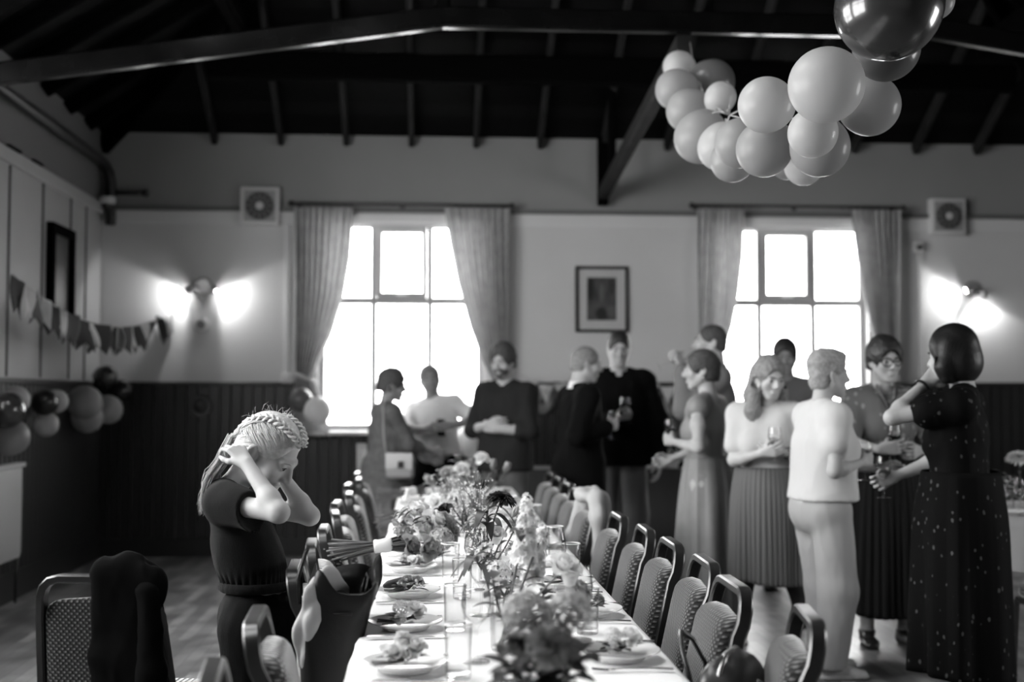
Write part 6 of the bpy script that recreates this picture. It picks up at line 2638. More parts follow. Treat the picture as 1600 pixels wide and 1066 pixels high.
def flower(kind, head, foot, label, R=.035, m=None, leaves=2, face=None, group=None, lm=None, leafL=.07, leafW=.025):
    """one cut stem standing in a vase: stem, bloom and leaves in one thing"""
    head, foot = Vector(head), Vector(foot)
    names = {'rose': 'rose', 'dahlia': 'dahlia', 'carnation': 'carnation', 'hydrangea': 'hydrangea', 'stock': 'stock_flower', 'tulip': 'tulip', 'spray': 'gypsophila_spray', 'lily': 'leafy_stem', 'foliage': 'foliage_sprig'}
    r = thing(names[kind], label, 'foliage' if kind in ('lily', 'foliage') else 'flower', tuple(foot), 0, group)
    h = head - foot
    path = stem_path((0, 0, 0), h, .015)
    MB().tube(path, [.0032] * 8 + [.0028], 6).build('stem', M_stem, r, smooth=True)
    d = Vector(face) if face is not None else (path[-1] - path[-3])
    M = frame_to(h, d, RF.random() * 6)
    b = MB()
    if kind == 'rose':
        bloom_rose(b, M, R)
    elif kind == 'dahlia':
        bloom_dahlia(b, M, R)
    elif kind == 'carnation':
        bloom_carnation(b, M, R)
    elif kind == 'hydrangea':
        hydrangea(b, M, R)
    elif kind == 'stock':
        stock(b, frame_to(h - d.normalized() * R * 3.4, d), R * 4.4, R)
    elif kind == 'tulip':
        bloom_tulip(b, M, R)
    elif kind == 'spray':
        for k in range(80):
            q = Vector([max(-1.4, min(1.4, RF.gauss(0, .8))) for _ in range(3)]) * R
            p = h + q
            b.ball(p, RF.uniform(.0022, .0038), 6)
        tw = MB()
        for k in range(36):
            q = Vector([max(-1.3, min(1.3, RF.gauss(0, .8))) for _ in range(3)]) * R
            tw.tube([path[5], path[6].lerp(h + q, .5), h + q], .0011, 4)
        tw.build('twigs', M_stem, r, smooth=True)['kind'] = 'stuff'
    if kind == 'lily':
        lm_ = lm or M_leaf
        for k in range(9):
            a = k * 2.4
            f = .72 + .035 * k
            o = MB()
            add_leaf(o, path[0].lerp(h, min(1, f)), (math.cos(a), math.sin(a), .9), leafL * RF.uniform(1.1, 1.5), leafW, 1.0, fold=.35, nu=10)
            o.build('leaf', lm_, r, smooth=True)
    elif kind == 'foliage':
        lm_ = lm or M_leafd
        for k in range(12):
            a = k * 2.4
            f = .30 + .7 * k / 11
            o = MB()
            add_leaf(o, path[0].lerp(h, f), (math.cos(a), math.sin(a), .5), leafL * RF.uniform(.8, 1.1), leafW, .4, fold=.2, nu=5)
            o.build('leaf', lm_, r, smooth=True)
    else:
        bo = b.build('bloom' if kind not in ('spray', 'stock', 'hydrangea') else 'blossoms', m or M_pet_l, r, smooth=True)
        if kind in ('spray', 'stock', 'hydrangea'):
            bo['kind'] = 'stuff'
        for k in range(leaves):
            a = RF.random() * 6.28
            f = RF.uniform(.5, .85)
            o = MB()
            add_leaf(o, path[0].lerp(h, f), (math.cos(a), math.sin(a), .5), leafL * RF.uniform(.8, 1.2), leafW, .5)
            o.build('leaf', lm or M_leaf, r, smooth=True)
    return r

M_vglass = mat_glass('clear_glass', .985, .14, edge=.25)
M_vwater = mat_glass('water', .97, .08, edge=.5)
def vase(x, y, h, rad, label, kind='cylinder'):
    r = thing('flower_vase', label, 'vase', (x, y, TZ), 0, 'clear vases along the table')
    if kind == 'cylinder':
        prof = [(0, .004), (rad * .92, .004), (rad, .012), (rad, h), (rad - .003, h + .001), (rad - .004, h - .002), (rad - .005, .016), (0, .014)]
    else:
        prof = [(0, .004), (rad * .7, .004), (rad * .85, .02), (rad, h * .4), (rad * .75, h * .75), (rad * .9, h), (rad * .86, h), (rad * .70, h * .75), (rad * .94, h * .4), (rad * .8, .025), (0, .016)]
    MB().lathe(prof, 32).build('glass_body', M_vglass, r, smooth=True, angle=50)
    MB().lathe([(0, .017), (rad * .78, .018), (rad * .80 if kind == 'cylinder' else rad * .70, h * .6), (0, h * .6)], 28).build('water', M_vwater, r, smooth=True, angle=50)
    return r

def mid(px, Y):
    return P(px, 600, Y).x

VASES = [  # x, y, height, radius, name
    (mid(846, 2.35), 2.35, .15, .045, 'clear vase of dark foliage and big blurred blooms nearest to us'),
    (mid(792, 3.12), 3.12, .15, .042, 'clear vase holding the pale stock spire and white peony rose'),
    (mid(797, 3.62), 3.62, .14, .042, 'clear vase under the pale hydrangea heads'),
    (mid(766, 4.25), 4.25, .14, .040, 'clear vase of the dark dahlia and curling leaves'),
    (mid(744, 4.95), 4.95, .14, .040, 'clear vase of misty white sprays beyond the dark dahlia'),
    (mid(722, 5.8), 5.8, .14, .045, 'clear vase of mixed pale flowers in the middle distance'),
    (mid(735, 6.7), 6.7, .15, .045, 'clear vase of dark tulips towards the far end'),
    (mid(712, 7.5), 7.5, .16, .050, 'clear vase of tall mixed roses at the far end'),
]
VN = ['nearest vase', 'vase of the stock spire', 'hydrangea vase', 'dark dahlia vase', 'misty spray vase', 'middle-distance vase', 'tulip vase', 'far end vase']
for x, y, h, rad, lab in VASES:
    vase(x, y, h, rad, lab)
GF = 'flowers standing in the table vases'
def fl(vi, kind, px, py, dY, label, **k):
    x, y, h, rad, _ = VASES[vi]
    head = P(px, py, y + dY)
    a = math.atan2(head.y - y, head.x - x)
    foot = Vector((x - .5 * rad * math.cos(a), y - .5 * rad * math.sin(a), TZ + .02))
    return flower(kind, head, foot, label + ' in the ' + VN[vi], group=GF, **k)
# nearest vase: big soft blooms and dark foliage
fl(0, 'foliage', 785, 1028, -.02, 'dark drooping leaf sprig reaching left', lm=M_leafd, leafL=.10, leafW=.045)
fl(0, 'foliage', 905, 1020, .0, 'dark leaf sprig leaning right', lm=M_leafd, leafL=.10, leafW=.045)
fl(0, 'foliage', 845, 990, -.06, 'dark upright leaf sprig', lm=M_leafd, leafL=.11, leafW=.05)
fl(0, 'foliage', 868, 1000, -.03, 'dark bushy leaf sprig', lm=M_leafd, leafL=.10, leafW=.05)
fl(0, 'hydrangea', 822, 962, .04, 'large blurred grey bloom on the left', R=.048, m=M_pet_g, face=(-.3, -.5, 1))
fl(0, 'hydrangea', 890, 958, .05, 'large blurred grey bloom on the right', R=.045, m=M_pet_g, face=(.2, -.5, 1))
fl(0, 'carnation', 858, 1010, -.07, 'blurred dark bloom low at the front', R=.042, m=M_pet_m, face=(0, -1, .6))
fl(0, 'rose', 812, 1008, -.02, 'blurred grey bud low on the left', R=.026, m=M_pet_m, face=(-.5, -.6, .6))
fl(0, 'carnation', 878, 1012, -.05, 'blurred dark bloom low on the right', R=.038, m=M_pet_m)
# stock spire vase
fl(1, 'stock', 823, 795, .05, 'tall pale stock spire', R=.038, m=M_pet_w, face=(.05, 0, 1), leaves=3)
fl(1, 'rose', 878, 893, -.06, 'large white peony rose leaning right', R=.048, m=M_pet_w, face=(.35, -.5, 1))
fl(1, 'stock', 845, 840, .10, 'shorter pale stock spire', R=.034, m=M_pet_l, face=(.2, 0, 1))
fl(1, 'foliage', 770, 905, -.05, 'long leaf sprig reaching left', lm=M_leaf, leafL=.09, leafW=.035)
fl(1, 'foliage', 850, 930, .02, 'dark leaf sprig low on the right', lm=M_leafd, leafL=.08, leafW=.035)
fl(1, 'rose', 902, 928, .03, 'grey rose low on the right', R=.036, m=M_pet_g, face=(.6, -.4, .7))
# hydrangea vase
fl(2, 'hydrangea', 775, 898, -.05, 'pale hydrangea head on the left', R=.042, m=M_pet_w, face=(-.3, -.5, 1))
fl(2, 'hydrangea', 812, 893, .0, 'pale hydrangea head on the right', R=.045, m=M_pet_l, face=(.2, -.5, 1))
fl(2, 'carnation', 806, 860, .04, 'grey carnation above the hydrangeas', R=.034, m=M_pet_g)
fl(2, 'lily', 742, 872, -.02, 'leafy stem with long narrow leaves', lm=M_leaf, leafL=.10, leafW=.028)
fl(2, 'foliage', 795, 930, .0, 'dark leaf sprig between the heads', lm=M_leafd, leafL=.06, leafW=.028)
fl(2, 'carnation', 757, 862, .03, 'spiky pale bloom on the left', R=.032, m=M_pet_l)
# dark dahlia vase
fl(3, 'dahlia', 783, 781, -.02, 'dark many-petalled dahlia', R=.054, m=M_pet_d, face=(.12, -.22, 1), leaves=1)
fl(3, 'lily', 760, 800, -.03, 'stem of glossy down-curling leaves', lm=M_leafd, leafL=.10, leafW=.034)
fl(3, 'rose', 776, 838, -.05, 'pale rose below the dahlia', R=.034, m=M_pet_w, face=(0, -.8, .8))
fl(3, 'carnation', 806, 822, .02, 'light bloom right of the dahlia stem', R=.034, m=M_pet_l, face=(.5, -.4, .8))
fl(3, 'tulip', 801, 808, .10, 'grey bud right of the dahlia', R=.022, m=M_pet_g)
fl(3, 'spray', 748, 845, .0, 'misty white spray low on the left', R=.035, m=M_pet_w)
# misty sprays
fl(4, 'spray', 745, 768, .0, 'tall misty white spray', R=.055, m=M_pet_w)
fl(4, 'spray', 725, 790, .08, 'wide misty white spray on the left', R=.050, m=M_pet_w)
fl(4, 'spray', 757, 792, -.05, 'misty white spray on the right', R=.045, m=M_pet_w)
fl(4, 'rose', 696, 800, -.02, 'dark bloom reaching left', R=.034, m=M_pet_d, face=(-.6, -.6, .4))
fl(4, 'foliage', 705, 790, .03, 'dark leaf sprig on the left', lm=M_leafd, leafL=.05, leafW=.025)
fl(4, 'rose', 745, 815, -.06, 'pale rose low at the front', R=.034, m=M_pet_l, face=(0, -.8, .7))
# middle distance
fl(5, 'rose', 679, 788, -.06, 'large pale rose on the left', R=.048, m=M_pet_w, face=(-.2, -.8, .7))
fl(5, 'foliage', 658, 790, .0, 'pale leaf sprig on the left', lm=M_leafl, leafL=.06, leafW=.04)
fl(5, 'carnation', 712, 775, .02, 'light carnation', R=.045, m=M_pet_l)
fl(5, 'rose', 745, 780, .05, 'grey rose on the right', R=.042, m=M_pet_g)
fl(5, 'spray', 700, 760, .08, 'misty white spray', R=.055, m=M_pet_w)
# tulips
fl(6, 'tulip', 776, 752, -.05, 'dark tulip on the left', R=.036, m=M_pet_d, face=(0, -.2, 1))
fl(6, 'tulip', 788, 740, .0, 'grey tulip leaning right', R=.036, m=M_pet_m, face=(.4, -.2, 1))
fl(6, 'tulip', 770, 735, .06, 'grey tulip at the back', R=.034, m=M_pet_m, face=(.1, -.1, 1))
fl(6, 'rose', 752, 762, .0, 'dark rose low on the left', R=.045, m=M_pet_d, face=(-.1, -.7, .7))
fl(6, 'rose', 760, 790, -.05, 'grey rose at the front', R=.045, m=M_pet_g, face=(0, -.8, .6))
fl(6, 'foliage', 790, 770, .0, 'dark leaf sprig on the right', lm=M_leafd, leafL=.09, leafW=.04)
# far end
fl(7, 'rose', 752, 719, -.03, 'round white rose', R=.050, m=M_pet_w, face=(.2, -.6, .8))
fl(7, 'rose', 722, 735, -.08, 'pale rose in the middle', R=.050, m=M_pet_l, face=(0, -.8, .6))
fl(7, 'rose', 700, 742, -.04, 'grey rose on the left', R=.052, m=M_pet_g, face=(-.3, -.7, .6))
fl(7, 'carnation', 735, 726, .05, 'grey carnation at the top', R=.048, m=M_pet_g)
fl(7, 'foliage', 712, 714, .05, 'dark leaf sprig at the top', lm=M_leafd, leafL=.07, leafW=.03)
fl(7, 'foliage', 690, 752, -.04, 'dark leaf sprig on the left', lm=M_leafd, leafL=.08, leafW=.035)
fl(7, 'rose', 738, 748, -.06, 'grey rose on the right', R=.050, m=M_pet_g, face=(.2, -.8, .5))
fl(7, 'hydrangea', 712, 756, -.1, 'grey hydrangea low at the front', R=.060, m=M_pet_g, face=(0, -.8, .5))

# tied bunches lying on the table towards the far end, and the bride's bouquet
def bunch(label, c, ax, specs, stems, ribbon=True, stemL=.22, spread=.06, sgrp=None, nleaf=14, lm=M_leafd, rb=None):
    """hand-tied bouquet lying on its side: ax points from the stems to the blooms"""
    r = thing('bouquet', label, 'bouquet', tuple(c), 0, sgrp)
    ax = Vector(ax).normalized()
    side = Vector((0, 0, 1)).cross(ax).normalized()
    upv = ax.cross(side)
    if upv.z < 0:
        upv = -upv
    for k in range(stems):
        a = k * 2.4
        q = (side * math.cos(a) + upv * math.sin(a)) * .016 * math.sqrt((k + 1) / stems)
        f = (side * math.cos(a + .8) + upv * math.sin(a + .8)) * .045 * math.sqrt((k + 1) / stems)
        L = stemL * RF.uniform(.85, 1.05)
        MB().tube([q * 2.5 + ax * .10, q, -ax * L * .5 + f * .5 + q * .5, -ax * L + f * 1.1], .0038, 6).build('stem', M_stem, r, smooth=True)
    if ribbon:
        b = MB()
        ring = lambda s, rr: [ax * s + (side * math.cos(2 * PI * k / 20) + upv * math.sin(2 * PI * k / 20)) * rr for k in range(20)]
        b.loft([ring(s, rr) for s, rr in ((-.035, .020), (-.03, .026), (-.012, .024), (.008, .027), (.03, .026), (.036, .020))], cap=False)
        for sgn in ((1, -1) if stems < 20 else ()):
            b.grid(lambda u, v, s=sgn: Vector(ax * (-.01 + (v - .5) * .03 - .05 * u) + side * (s * .02 + s * .05 * u) + upv * (.02 + .012 * math.sin(u * 5) - .045 * u)), 6, 2)
        b.build('ribbon', rb or M_collar, r, smooth=True, solid=.0015)
    for (u, v, w, kind, R, m) in specs:
        p = ax * (.10 + u) + side * v + upv * w
        d = (p - ax * .0).normalized() + Vector((0, -.35, .35))
        b = MB()
        M = frame_to(p, d, RF.random() * 6)
        {'rose': bloom_rose, 'carnation': bloom_carnation, 'hydrangea': hydrangea, 'dahlia': bloom_dahlia, 'tulip': bloom_tulip}[kind](b, M, R)
        b.build('bloom', m, r, smooth=True)
    for k in range(nleaf):
        a = RF.random() * 6.28
        p = ax * RF.uniform(.05, .22) + side * math.cos(a) * spread * RF.uniform(.4, 1.1) + upv * (math.sin(a) * spread * .8 + .01)
        b = MB()
        add_leaf(b, p, ax * .8 + side * math.cos(a) + upv * (abs(math.sin(a)) * .8), RF.uniform(.05, .075), RF.uniform(.025, .035), .2)
        b.build('leaf', lm, r, smooth=True)
    return r
c = PZ(598, 853, TZ + .075)
bunch('bridal bouquet of pale and grey roses lying on the left table edge, stems sticking out', (c.x, c.y, TZ + .075), (.95, .10, .08),
      [(-.01, -.055, -.01, 'rose', .050, M_pet_g), (.05, -.085, -.02, 'rose', .052, M_pet_g), (.10, -.07, -.03, 'rose', .028, M_pet_w), (-.02, .02, .03, 'hydrangea', .042, M_pet_m),
       (.03, -.02, .05, 'rose', .055, M_pet_w), (.02, .05, .085, 'carnation', .055, M_pet_w), (.08, .06, .06, 'carnation', .052, M_pet_l), (.10, .0, .07, 'rose', .050, M_pet_l),
       (.12, -.05, .01, 'hydrangea', .048, M_pet_g), (.15, .05, .05, 'rose', .05, M_pet_g), (.06, .10, .10, 'rose', .05, M_pet_l), (.0, .09, .08, 'hydrangea', .045, M_pet_g),
       (.16, .0, .02, 'carnation', .05, M_pet_m), (-.03, .05, .06, 'rose', .035, M_pet_g)], 22, nleaf=34, spread=.11)
c = PZ(655, 800, TZ + .07)
bunch('loose bouquet of grey roses lying beyond the bridal bouquet', (c.x - .02, c.y, TZ + .07), (.8, .5, .1),
      [(.04, .03, .03, 'rose', .045, M_pet_g), (.10, -.04, .03, 'rose', .045, M_pet_l), (.14, .05, .05, 'carnation', .05, M_pet_g), (.08, -.09, .0, 'rose', .04, M_pet_l)], 10, nleaf=14, spread=.08, lm=M_leafl)
c = PZ(652, 768, TZ + .07)
bunch('bouquet of dark and grey roses at the far left of the table', (c.x - .04, c.y, TZ + .07), (.85, .3, .1),
      [(.02, .03, .03, 'rose', .055, M_pet_g), (.08, -.05, .02, 'rose', .055, M_pet_d), (.13, .04, .05, 'rose', .055, M_pet_g), (.06, -.10, .0, 'rose', .05, M_pet_d), (.17, -.03, .05, 'rose', .05, M_pet_g)], 10, nleaf=16, spread=.1, lm=M_leafd)

# ------------------------------------------------------------------ place settings
M_china = mat('white_china', 0.80, 0.18, spec=.5)
M_silver = mat('steel_cutlery', 0.55, 0.22, metal=1.0)
M_brd = mat('brown_roll', .07, .7, var=.3, vscale=60)
def plate_proto():
    r = MB().lathe([(0, .004), (.055, .004), (.062, .0), (.066, .003), (.072, .010), (.100, .020), (.104, .0225), (.103, .025), (.098, .0235), (.070, .014), (.062, .0095), (0, .009)], 48).build('plate', M_china, None, smooth=True, angle=60)
    return r
def fork_proto():
    b = MB()
    b.tube([(-.095, 0, .004), (-.05, 0, .006), (.02, 0, .007), (.045, 0, .005)], 0, flat=(.0025, .008))
    b.tube([(-.098, 0, .004), (-.06, 0, .0055)], 0, flat=(.003, .014))
    for k in range(4):
        y = (k - 1.5) * .006
        b.tube([(.045, y * .5, .005), (.058, y, .003), (.095, y, .006)], .0014, 6)
    b.box((.048, 0, .0045), (.016, .020, .002))
    return b.build('fork', M_silver, None, smooth=True, angle=50)
def knife_proto():
    b = MB()
    b.tube([(-.11, 0, .005), (-.06, 0, .006), (.0, 0, .005)], 0, flat=(.006, .014))
    b.add([(0, -.008, .002), (.09, -.009, .002), (.115, .004, .002), (.0, .007, .002), (0, -.008, .0045), (.09, -.009, .003), (.115, .004, .003), (0, .007, .0045)],
          [(0, 1, 2, 3), (7, 6, 5, 4), (0, 4, 5, 1), (1, 5, 6, 2), (2, 6, 7, 3), (3, 7, 4, 0)])
    return b.build('knife', M_silver, None, smooth=True, angle=40)
PROT = {}
def place(kind, fn, loc, rz, label, cat, group):
    if kind not in PROT:
        PROT[kind] = o = fn()
    else:
        o = PROT[kind].copy()
        COL.objects.link(o)
        for ch in PROT[kind].children:
            c = ch.copy()
            COL.objects.link(c)
            c.parent = o
    o.location = loc
    o.rotation_euler = (0, 0, rz)
    tag(o, label, cat, group)
    return o

def tumbler_proto():
    r = bpy.data.objects.new('tumbler', None)
    COL.objects.link(r)
    MB().lathe([(0, 0), (.028, 0), (.0295, .003), (.032, .125), (.0312, .1265), (.0302, .125), (.0278, .014), (0, .012)], 32).build('glass_body', M_vglass, r, smooth=True, angle=50)
    MB().lathe([(.0322, .1235), (.0326, .125), (.0312, .1275), (.0300, .125), (.0306, .1235)], 32).build('rim', mat('bright_glass_rim', .75, .1), r, smooth=True)
    return r
def wineglass_proto(fill=0.0, name='wine_glass'):
    r = bpy.data.objects.new(name, None)
    COL.objects.link(r)
    MB().lathe([(0, 0), (.034, .0), (.034, .002), (.008, .005), (.0038, .015), (.0036, .080), (.010, .090), (.030, .112), (.037, .140), (.034, .175), (.030, .195), (.0292, .195), (.0330, .174), (.0358, .140), (.029, .1135), (.008, .093), (0, .092)], 32).build('glass_body', M_vglass, r, smooth=True, angle=60)
    return r
M_redwine = mat('red_wine', .01, .05)
M_fizz = mat_glass('pale_wine', .86, .08, edge=.5)
def add_wine(r, m, lvl=.14):
    MB().lathe([(0, .0945), (.0075, .095), (.028, .115), (.0345, .138), (.0345, lvl), (0, lvl)], 28).build('wine', m, r, smooth=True, angle=50)

POS_L = [2.93, 3.45, 4.0, 4.57, 5.08, 5.65, 6.25, 6.9, 7.55]
POS_R = [3.02, 3.62, 4.15, 4.70, 5.25, 5.8, 6.4, 7.0, 7.6]
WORDS = ['nearest', 'second', 'third', 'fourth', 'fifth', 'sixth', 'seventh', 'eighth', 'farthest']
def posy(label, c, specs, leaf_m, seed, berries=0, cigar=False):
    RF.seed(seed)
    r = thing('buttonhole_posy', label, 'posy', tuple(c), RF.random() * .6, 'posies laid on the plates')
    for (x, y, z, kind, R, m) in specs:
        b = MB()
        M = frame_to(Vector((x, y, z)), (x * 5, -.5 + y * 4, 1), RF.random() * 6)
        {'rose': bloom_rose, 'carnation': bloom_carnation, 'hydrangea': hydrangea, 'small': lambda b_, M_, R_: bloom_small(b_, M_, R_, 6)}[kind](b, M, R)
        b.build('bloom', m, r, smooth=True)
    for k in range(13):
        a = k * 2.4 + RF.random()
        b = MB()
        add_leaf(b, (math.cos(a) * .012, math.sin(a) * .012, .014), (math.cos(a), math.sin(a), RF.uniform(.15, .7)), RF.uniform(.045, .065), RF.uniform(.018, .028), .2, nu=5)
        b.build('leaf', leaf_m, r, smooth=True)
    for k in range(3):
        a = RF.uniform(-.5, .5) + PI
        MB().tube([(0, 0, .012), (math.cos(a) * .04, math.sin(a) * .04, .010), (math.cos(a) * .08, math.sin(a) * .08, .012)], .0025, 6).build('stem', M_stem, r, smooth=True)
    if berries:
        for k in range(berries):
            b = MB().ball((RF.gauss(.01, .022), RF.gauss(-.015, .014), .022 + abs(RF.gauss(0, .012))), RF.uniform(.0035, .005), 8)
            b.build('berry', M_pet_w, r, smooth=True)
    return r
SPECS = [
    [(-.028, -.01, .03, 'rose', .026, M_pet_l), (.022, .005, .034, 'rose', .034, M_pet_l), (.0, .02, .060, 'carnation', .024, M_pet_l), (-.05, .0, .045, 'small', .018, M_pet_w)],
    [(.028, .0, .036, 'rose', .030, M_pet_w), (-.012, .01, .045, 'hydrangea', .022, M_pet_w), (-.02, -.015, .02, 'carnation', .018, M_pet_l)],
    [(.0, .005, .036, 'rose', .022, M_pet_g), (.03, .0, .032, 'rose', .022, M_pet_g), (-.02, .0, .03, 'carnation', .02, M_pet_g)],
    [(.008, -.008, .026, 'rose', .024, M_pet_w), (-.02, .01, .03, 'carnation', .02, M_pet_g), (.03, .01, .03, 'carnation', .022, M_pet_l)],
]
LEFTN = ['nearest', 'second nearest', 'third nearest', 'fourth nearest', 'fifth nearest', 'sixth nearest', 'seventh nearest', 'eighth nearest', 'farthest']
POSYL = ['posy of pale rosebuds on the nearest plate of the left side', 'posy of one white rose and pale buds on the second left plate',
         'posy of dark roses and white berries on the third left plate', 'posy of small white rose on the fourth left plate before the bouquet']
for side, POS, x0 in (('left', POS_L, -.055), ('right', POS_R, .475)):
    s = -1 if side == 'left' else 1
    for i, y in enumerate(POS):
        n = LEFTN[i]
        xx = x0 + RF.uniform(-.008, .008)
        place('plate', plate_proto, (xx, y, TZ - .001), 0, 'white china plate, %s along the %s side of the table' % (n, side), 'plate', 'plates on the long table')
        yo = .135 + RF.uniform(-.01, .01)
        place('fork', fork_proto, (xx + .01, y - yo if s > 0 else y + yo, TZ), (0 if s < 0 else PI) + RF.uniform(-.06, .06), 'steel fork beside the %s plate on the %s side' % (n, side), 'fork', 'forks on the long table')
        place('knife', knife_proto, (xx + .01, y + yo + .03 if s > 0 else y - yo, TZ), (0 if s < 0 else PI) + RF.uniform(-.06, .06), 'steel knife beside the %s plate on the %s side' % (n, side), 'knife', 'knives on the long table')
        if side == 'left' and i < 4:
            posy(POSYL[i], (xx, y - .005, TZ + .010), SPECS[i], M_leafd, 40 + i, berries=26 if i == 2 else 0)
        if side == 'right' and i < 3:
            posy(['posy with a dark stem on the nearest right-hand plate', 'pale posy on the second plate of the right side', 'pale posy on the third plate of the right side'][i],
                 (xx, y - .005, TZ + .010), SPECS[(i + 1) % 4] if i else SPECS[1], M_leafd, 60 + i, berries=8)
        if i >= 4 and not (side == 'left' and i in (4, 6, 8)):
            posy('small posy on the %s plate of the %s side' % (n, side), (xx, y - .005, TZ + .010), SPECS[i % 4][:2], M_leaf, 80 + i + 20 * s)
# dark rolls beside the third left posy
xx = -.055
o = MB().tube([(-.075, -.01, .018), (-.06, .0, .022), (-.02, .02, .026), (.02, .03, .024), (.04, .034, .020)], [.006, .013, .017, .014, .006], 14).build('seed_pod', M_brd, None, smooth=True)
o.location = (xx - .01, 4.02, TZ + .012)
tag(o, 'long dark seed pod lying behind the berry posy on the third left plate', 'seed pod')
# tall tumblers and wine glasses
T_L = [(716, 1060, 'nearest tall tumbler, standing left of the first vase'), (711, 985, 'tall tumbler just behind the nearest one'), (722, 935, 'tall tumbler behind the second left plate'),
       (704, 905, 'tall tumbler right of the berry posy plate'), (702, 868, 'tall tumbler right of the bridal bouquet'), (722, 866, 'tall tumbler behind the bridal bouquet, right of its neighbour'), (716, 838, 'farthest tall tumbler of the left side')]
for px, py, lab in T_L:
    c = PZ(px, py, TZ)
    place('tumbler', tumbler_proto, (c.x, c.y, TZ), 0, lab, 'tumbler', 'tall tumblers on the long table')
for px, py, lab in ((918, 990, 'tall tumbler near the second right plate'), (893, 905, 'tall tumbler beyond the third right plate'), (868, 872, 'tall tumbler before the fourth right plate'), (836, 830, 'tall tumbler far along the right side')):
    c = PZ(px, py, TZ)
    place('tumbler', tumbler_proto, (c.x, c.y, TZ), 0, lab, 'tumbler', 'tall tumblers on the long table')
for px, py, lab in ((744, 1035, 'wine glass just right of the nearest tumbler'), (752, 962, 'wine glass left of the hydrangea vase'), (742, 922, 'wine glass left of the dark dahlia vase'),
                    (905, 1000, 'wine glass at the right of the stock vase'), (868, 925, 'wine glass right of the hydrangea vase'), (735, 872, 'wine glass before the misty spray vase'), (820, 872, 'wine glass right of the dark dahlia vase')):
    c = PZ(px, py, TZ)
    place('wine_glass', wineglass_proto, (c.x, c.y, TZ), 0, lab, 'wine glass', 'wine glasses on the long table')

# glasses in the guests' hands
def held_glass(p, d, label, wine=None, tilt=(0, 0), off=(.0, .075, .032), drop=.06, lvl=.14):
    r = wineglass_proto()
    if wine is not None:
        add_wine(r, wine, lvl)
    w = to_world(p, local_hand(p, d, off))
    r.rotation_euler = (math.radians(tilt[0]), math.radians(tilt[1]), 0)
    R3 = r.rotation_euler.to_matrix()
    r.location = w - R3 @ Vector((0, 0, drop))
    tag(r, label, 'wine glass', 'wine glasses held by guests')
    return r
held_glass(PG4, 1, 'bright wine glass held by the grey-haired man in the blazer', M_fizz, tilt=(-6, 10), drop=.10)
held_glass(PG5, 1, 'wine glass held by the dark-haired man facing us', M_redwine, drop=.08)
held_glass(PG6, -1, 'glass tipped to the lips of the tall man', M_fizz, tilt=(10, 65), drop=.12)
held_glass(PG7, -1, 'wine glass held by the woman in the satin dress', M_redwine, drop=.07)
held_glass(PG8, 1, 'wine glass held by the long-haired woman in the pleated skirt', M_fizz, drop=.08)
held_glass(PG10, 1, 'wine glass held low by the short fair-haired woman', M_fizz, drop=.11)
held_glass(PG11, 1, 'glass of dark wine held by the woman in glasses', M_redwine, drop=.08)
held_glass(PG12, 1, 'wine glass held by the woman in the floral dress', M_fizz, drop=.08)

# ------------------------------------------------------------------ round table at the right edge
rc = P(1660, 800, 6.7)
RZt = .75
r = thing('round_table', 'cloth-covered round table at the right edge behind the floral dress', 'table', (rc.x, 6.7, 0))
MB().lathe([(0, RZt - .03), (.62, RZt - .03), (.62, RZt - .004), (0, RZt - .004)], 40).build('tabletop', M_ply, r, smooth=True, angle=40)
for a in range(4):
    MB().cyl((.4 * math.cos(a * PI / 2 + .7), .4 * math.sin(a * PI / 2 + .7), 0), (.4 * math.cos(a * PI / 2 + .7), .4 * math.sin(a * PI / 2 + .7), RZt - .03), .016, 10).build('leg', M_steel, r, smooth=True)
V, Q = [], []
n = 160
prof = [(0.001, RZt), (.3, RZt), (.6, RZt), (.628, RZt - .006), (.64, RZt - .05), (.66, RZt - .15), (.68, RZt - .28)]
for j, (rr, z) in enumerate(prof):
    for k in range(n):
        a = 2 * PI * k / n
        f = max(0, (j - 3)) / 3
        q = rr + f * .03 * math.sin(14 * a) + f * .015 * math.sin(31 * a)
        V.append((q * math.cos(a), q * math.sin(a), z))
for j in range(len(prof) - 1):
    for k in range(n):
        k2 = (k + 1) % n
        Q.append((j * n + k, j * n + k2, (j + 1) * n + k2, (j + 1) * n + k))
o = link_mesh('tablecloth', np_mesh('tablecloth', V, Q), mat('grey_tablecloth', .38, .8), None)
o.location = (rc.x, 6.7, .002)
tag(o, 'pale cloth on the round table at the right edge', 'tablecloth')
RT = RZt + .003
def on_rt(px, dy):
    c = P(px, 780, 6.7 + dy)
    return Vector((c.x, 6.7 + dy, RT))
for px, dy, lab in ((1566, -.28, 'wine glass leftmost on the round table'), (1583, -.05, 'wine glass under the pale chrysanthemum on the round table'), (1592, -.32, 'wine glass at the right picture edge on the round table')):
    c = on_rt(px, dy)
    place('wine_glass', wineglass_proto, tuple(c), 0, lab, 'wine glass', 'glasses on the round table')
c = on_rt(1576, .1)
place('tumbler', tumbler_proto, tuple(c), 0, 'tumbler among the wine glasses on the round table', 'tumbler', 'glasses on the round table')
c = on_rt(1604, .12)
v = thing('flower_vase', 'vase of the pale chrysanthemum on the round table', 'vase', tuple(c))
MB().lathe([(0, .004), (.035, .004), (.04, .02), (.04, .14), (.036, .14), (.035, .02), (0, .016)], 28).build('glass_body', M_vglass, v, smooth=True, angle=50)
hd = P(1592, 716, 6.75)
flower('dahlia', hd, c + Vector((0, 0, .02)), 'pale chrysanthemum standing over the round table at the right edge', R=.075, m=M_pet_l, face=(-.1, -.3, 1), leaves=2)
hd = P(1556, 738, 6.8)
flower('foliage', hd, c + Vector((.01, 0, .02)), 'dull leaf sprig leaning left from the round table vase', lm=M_leaf)
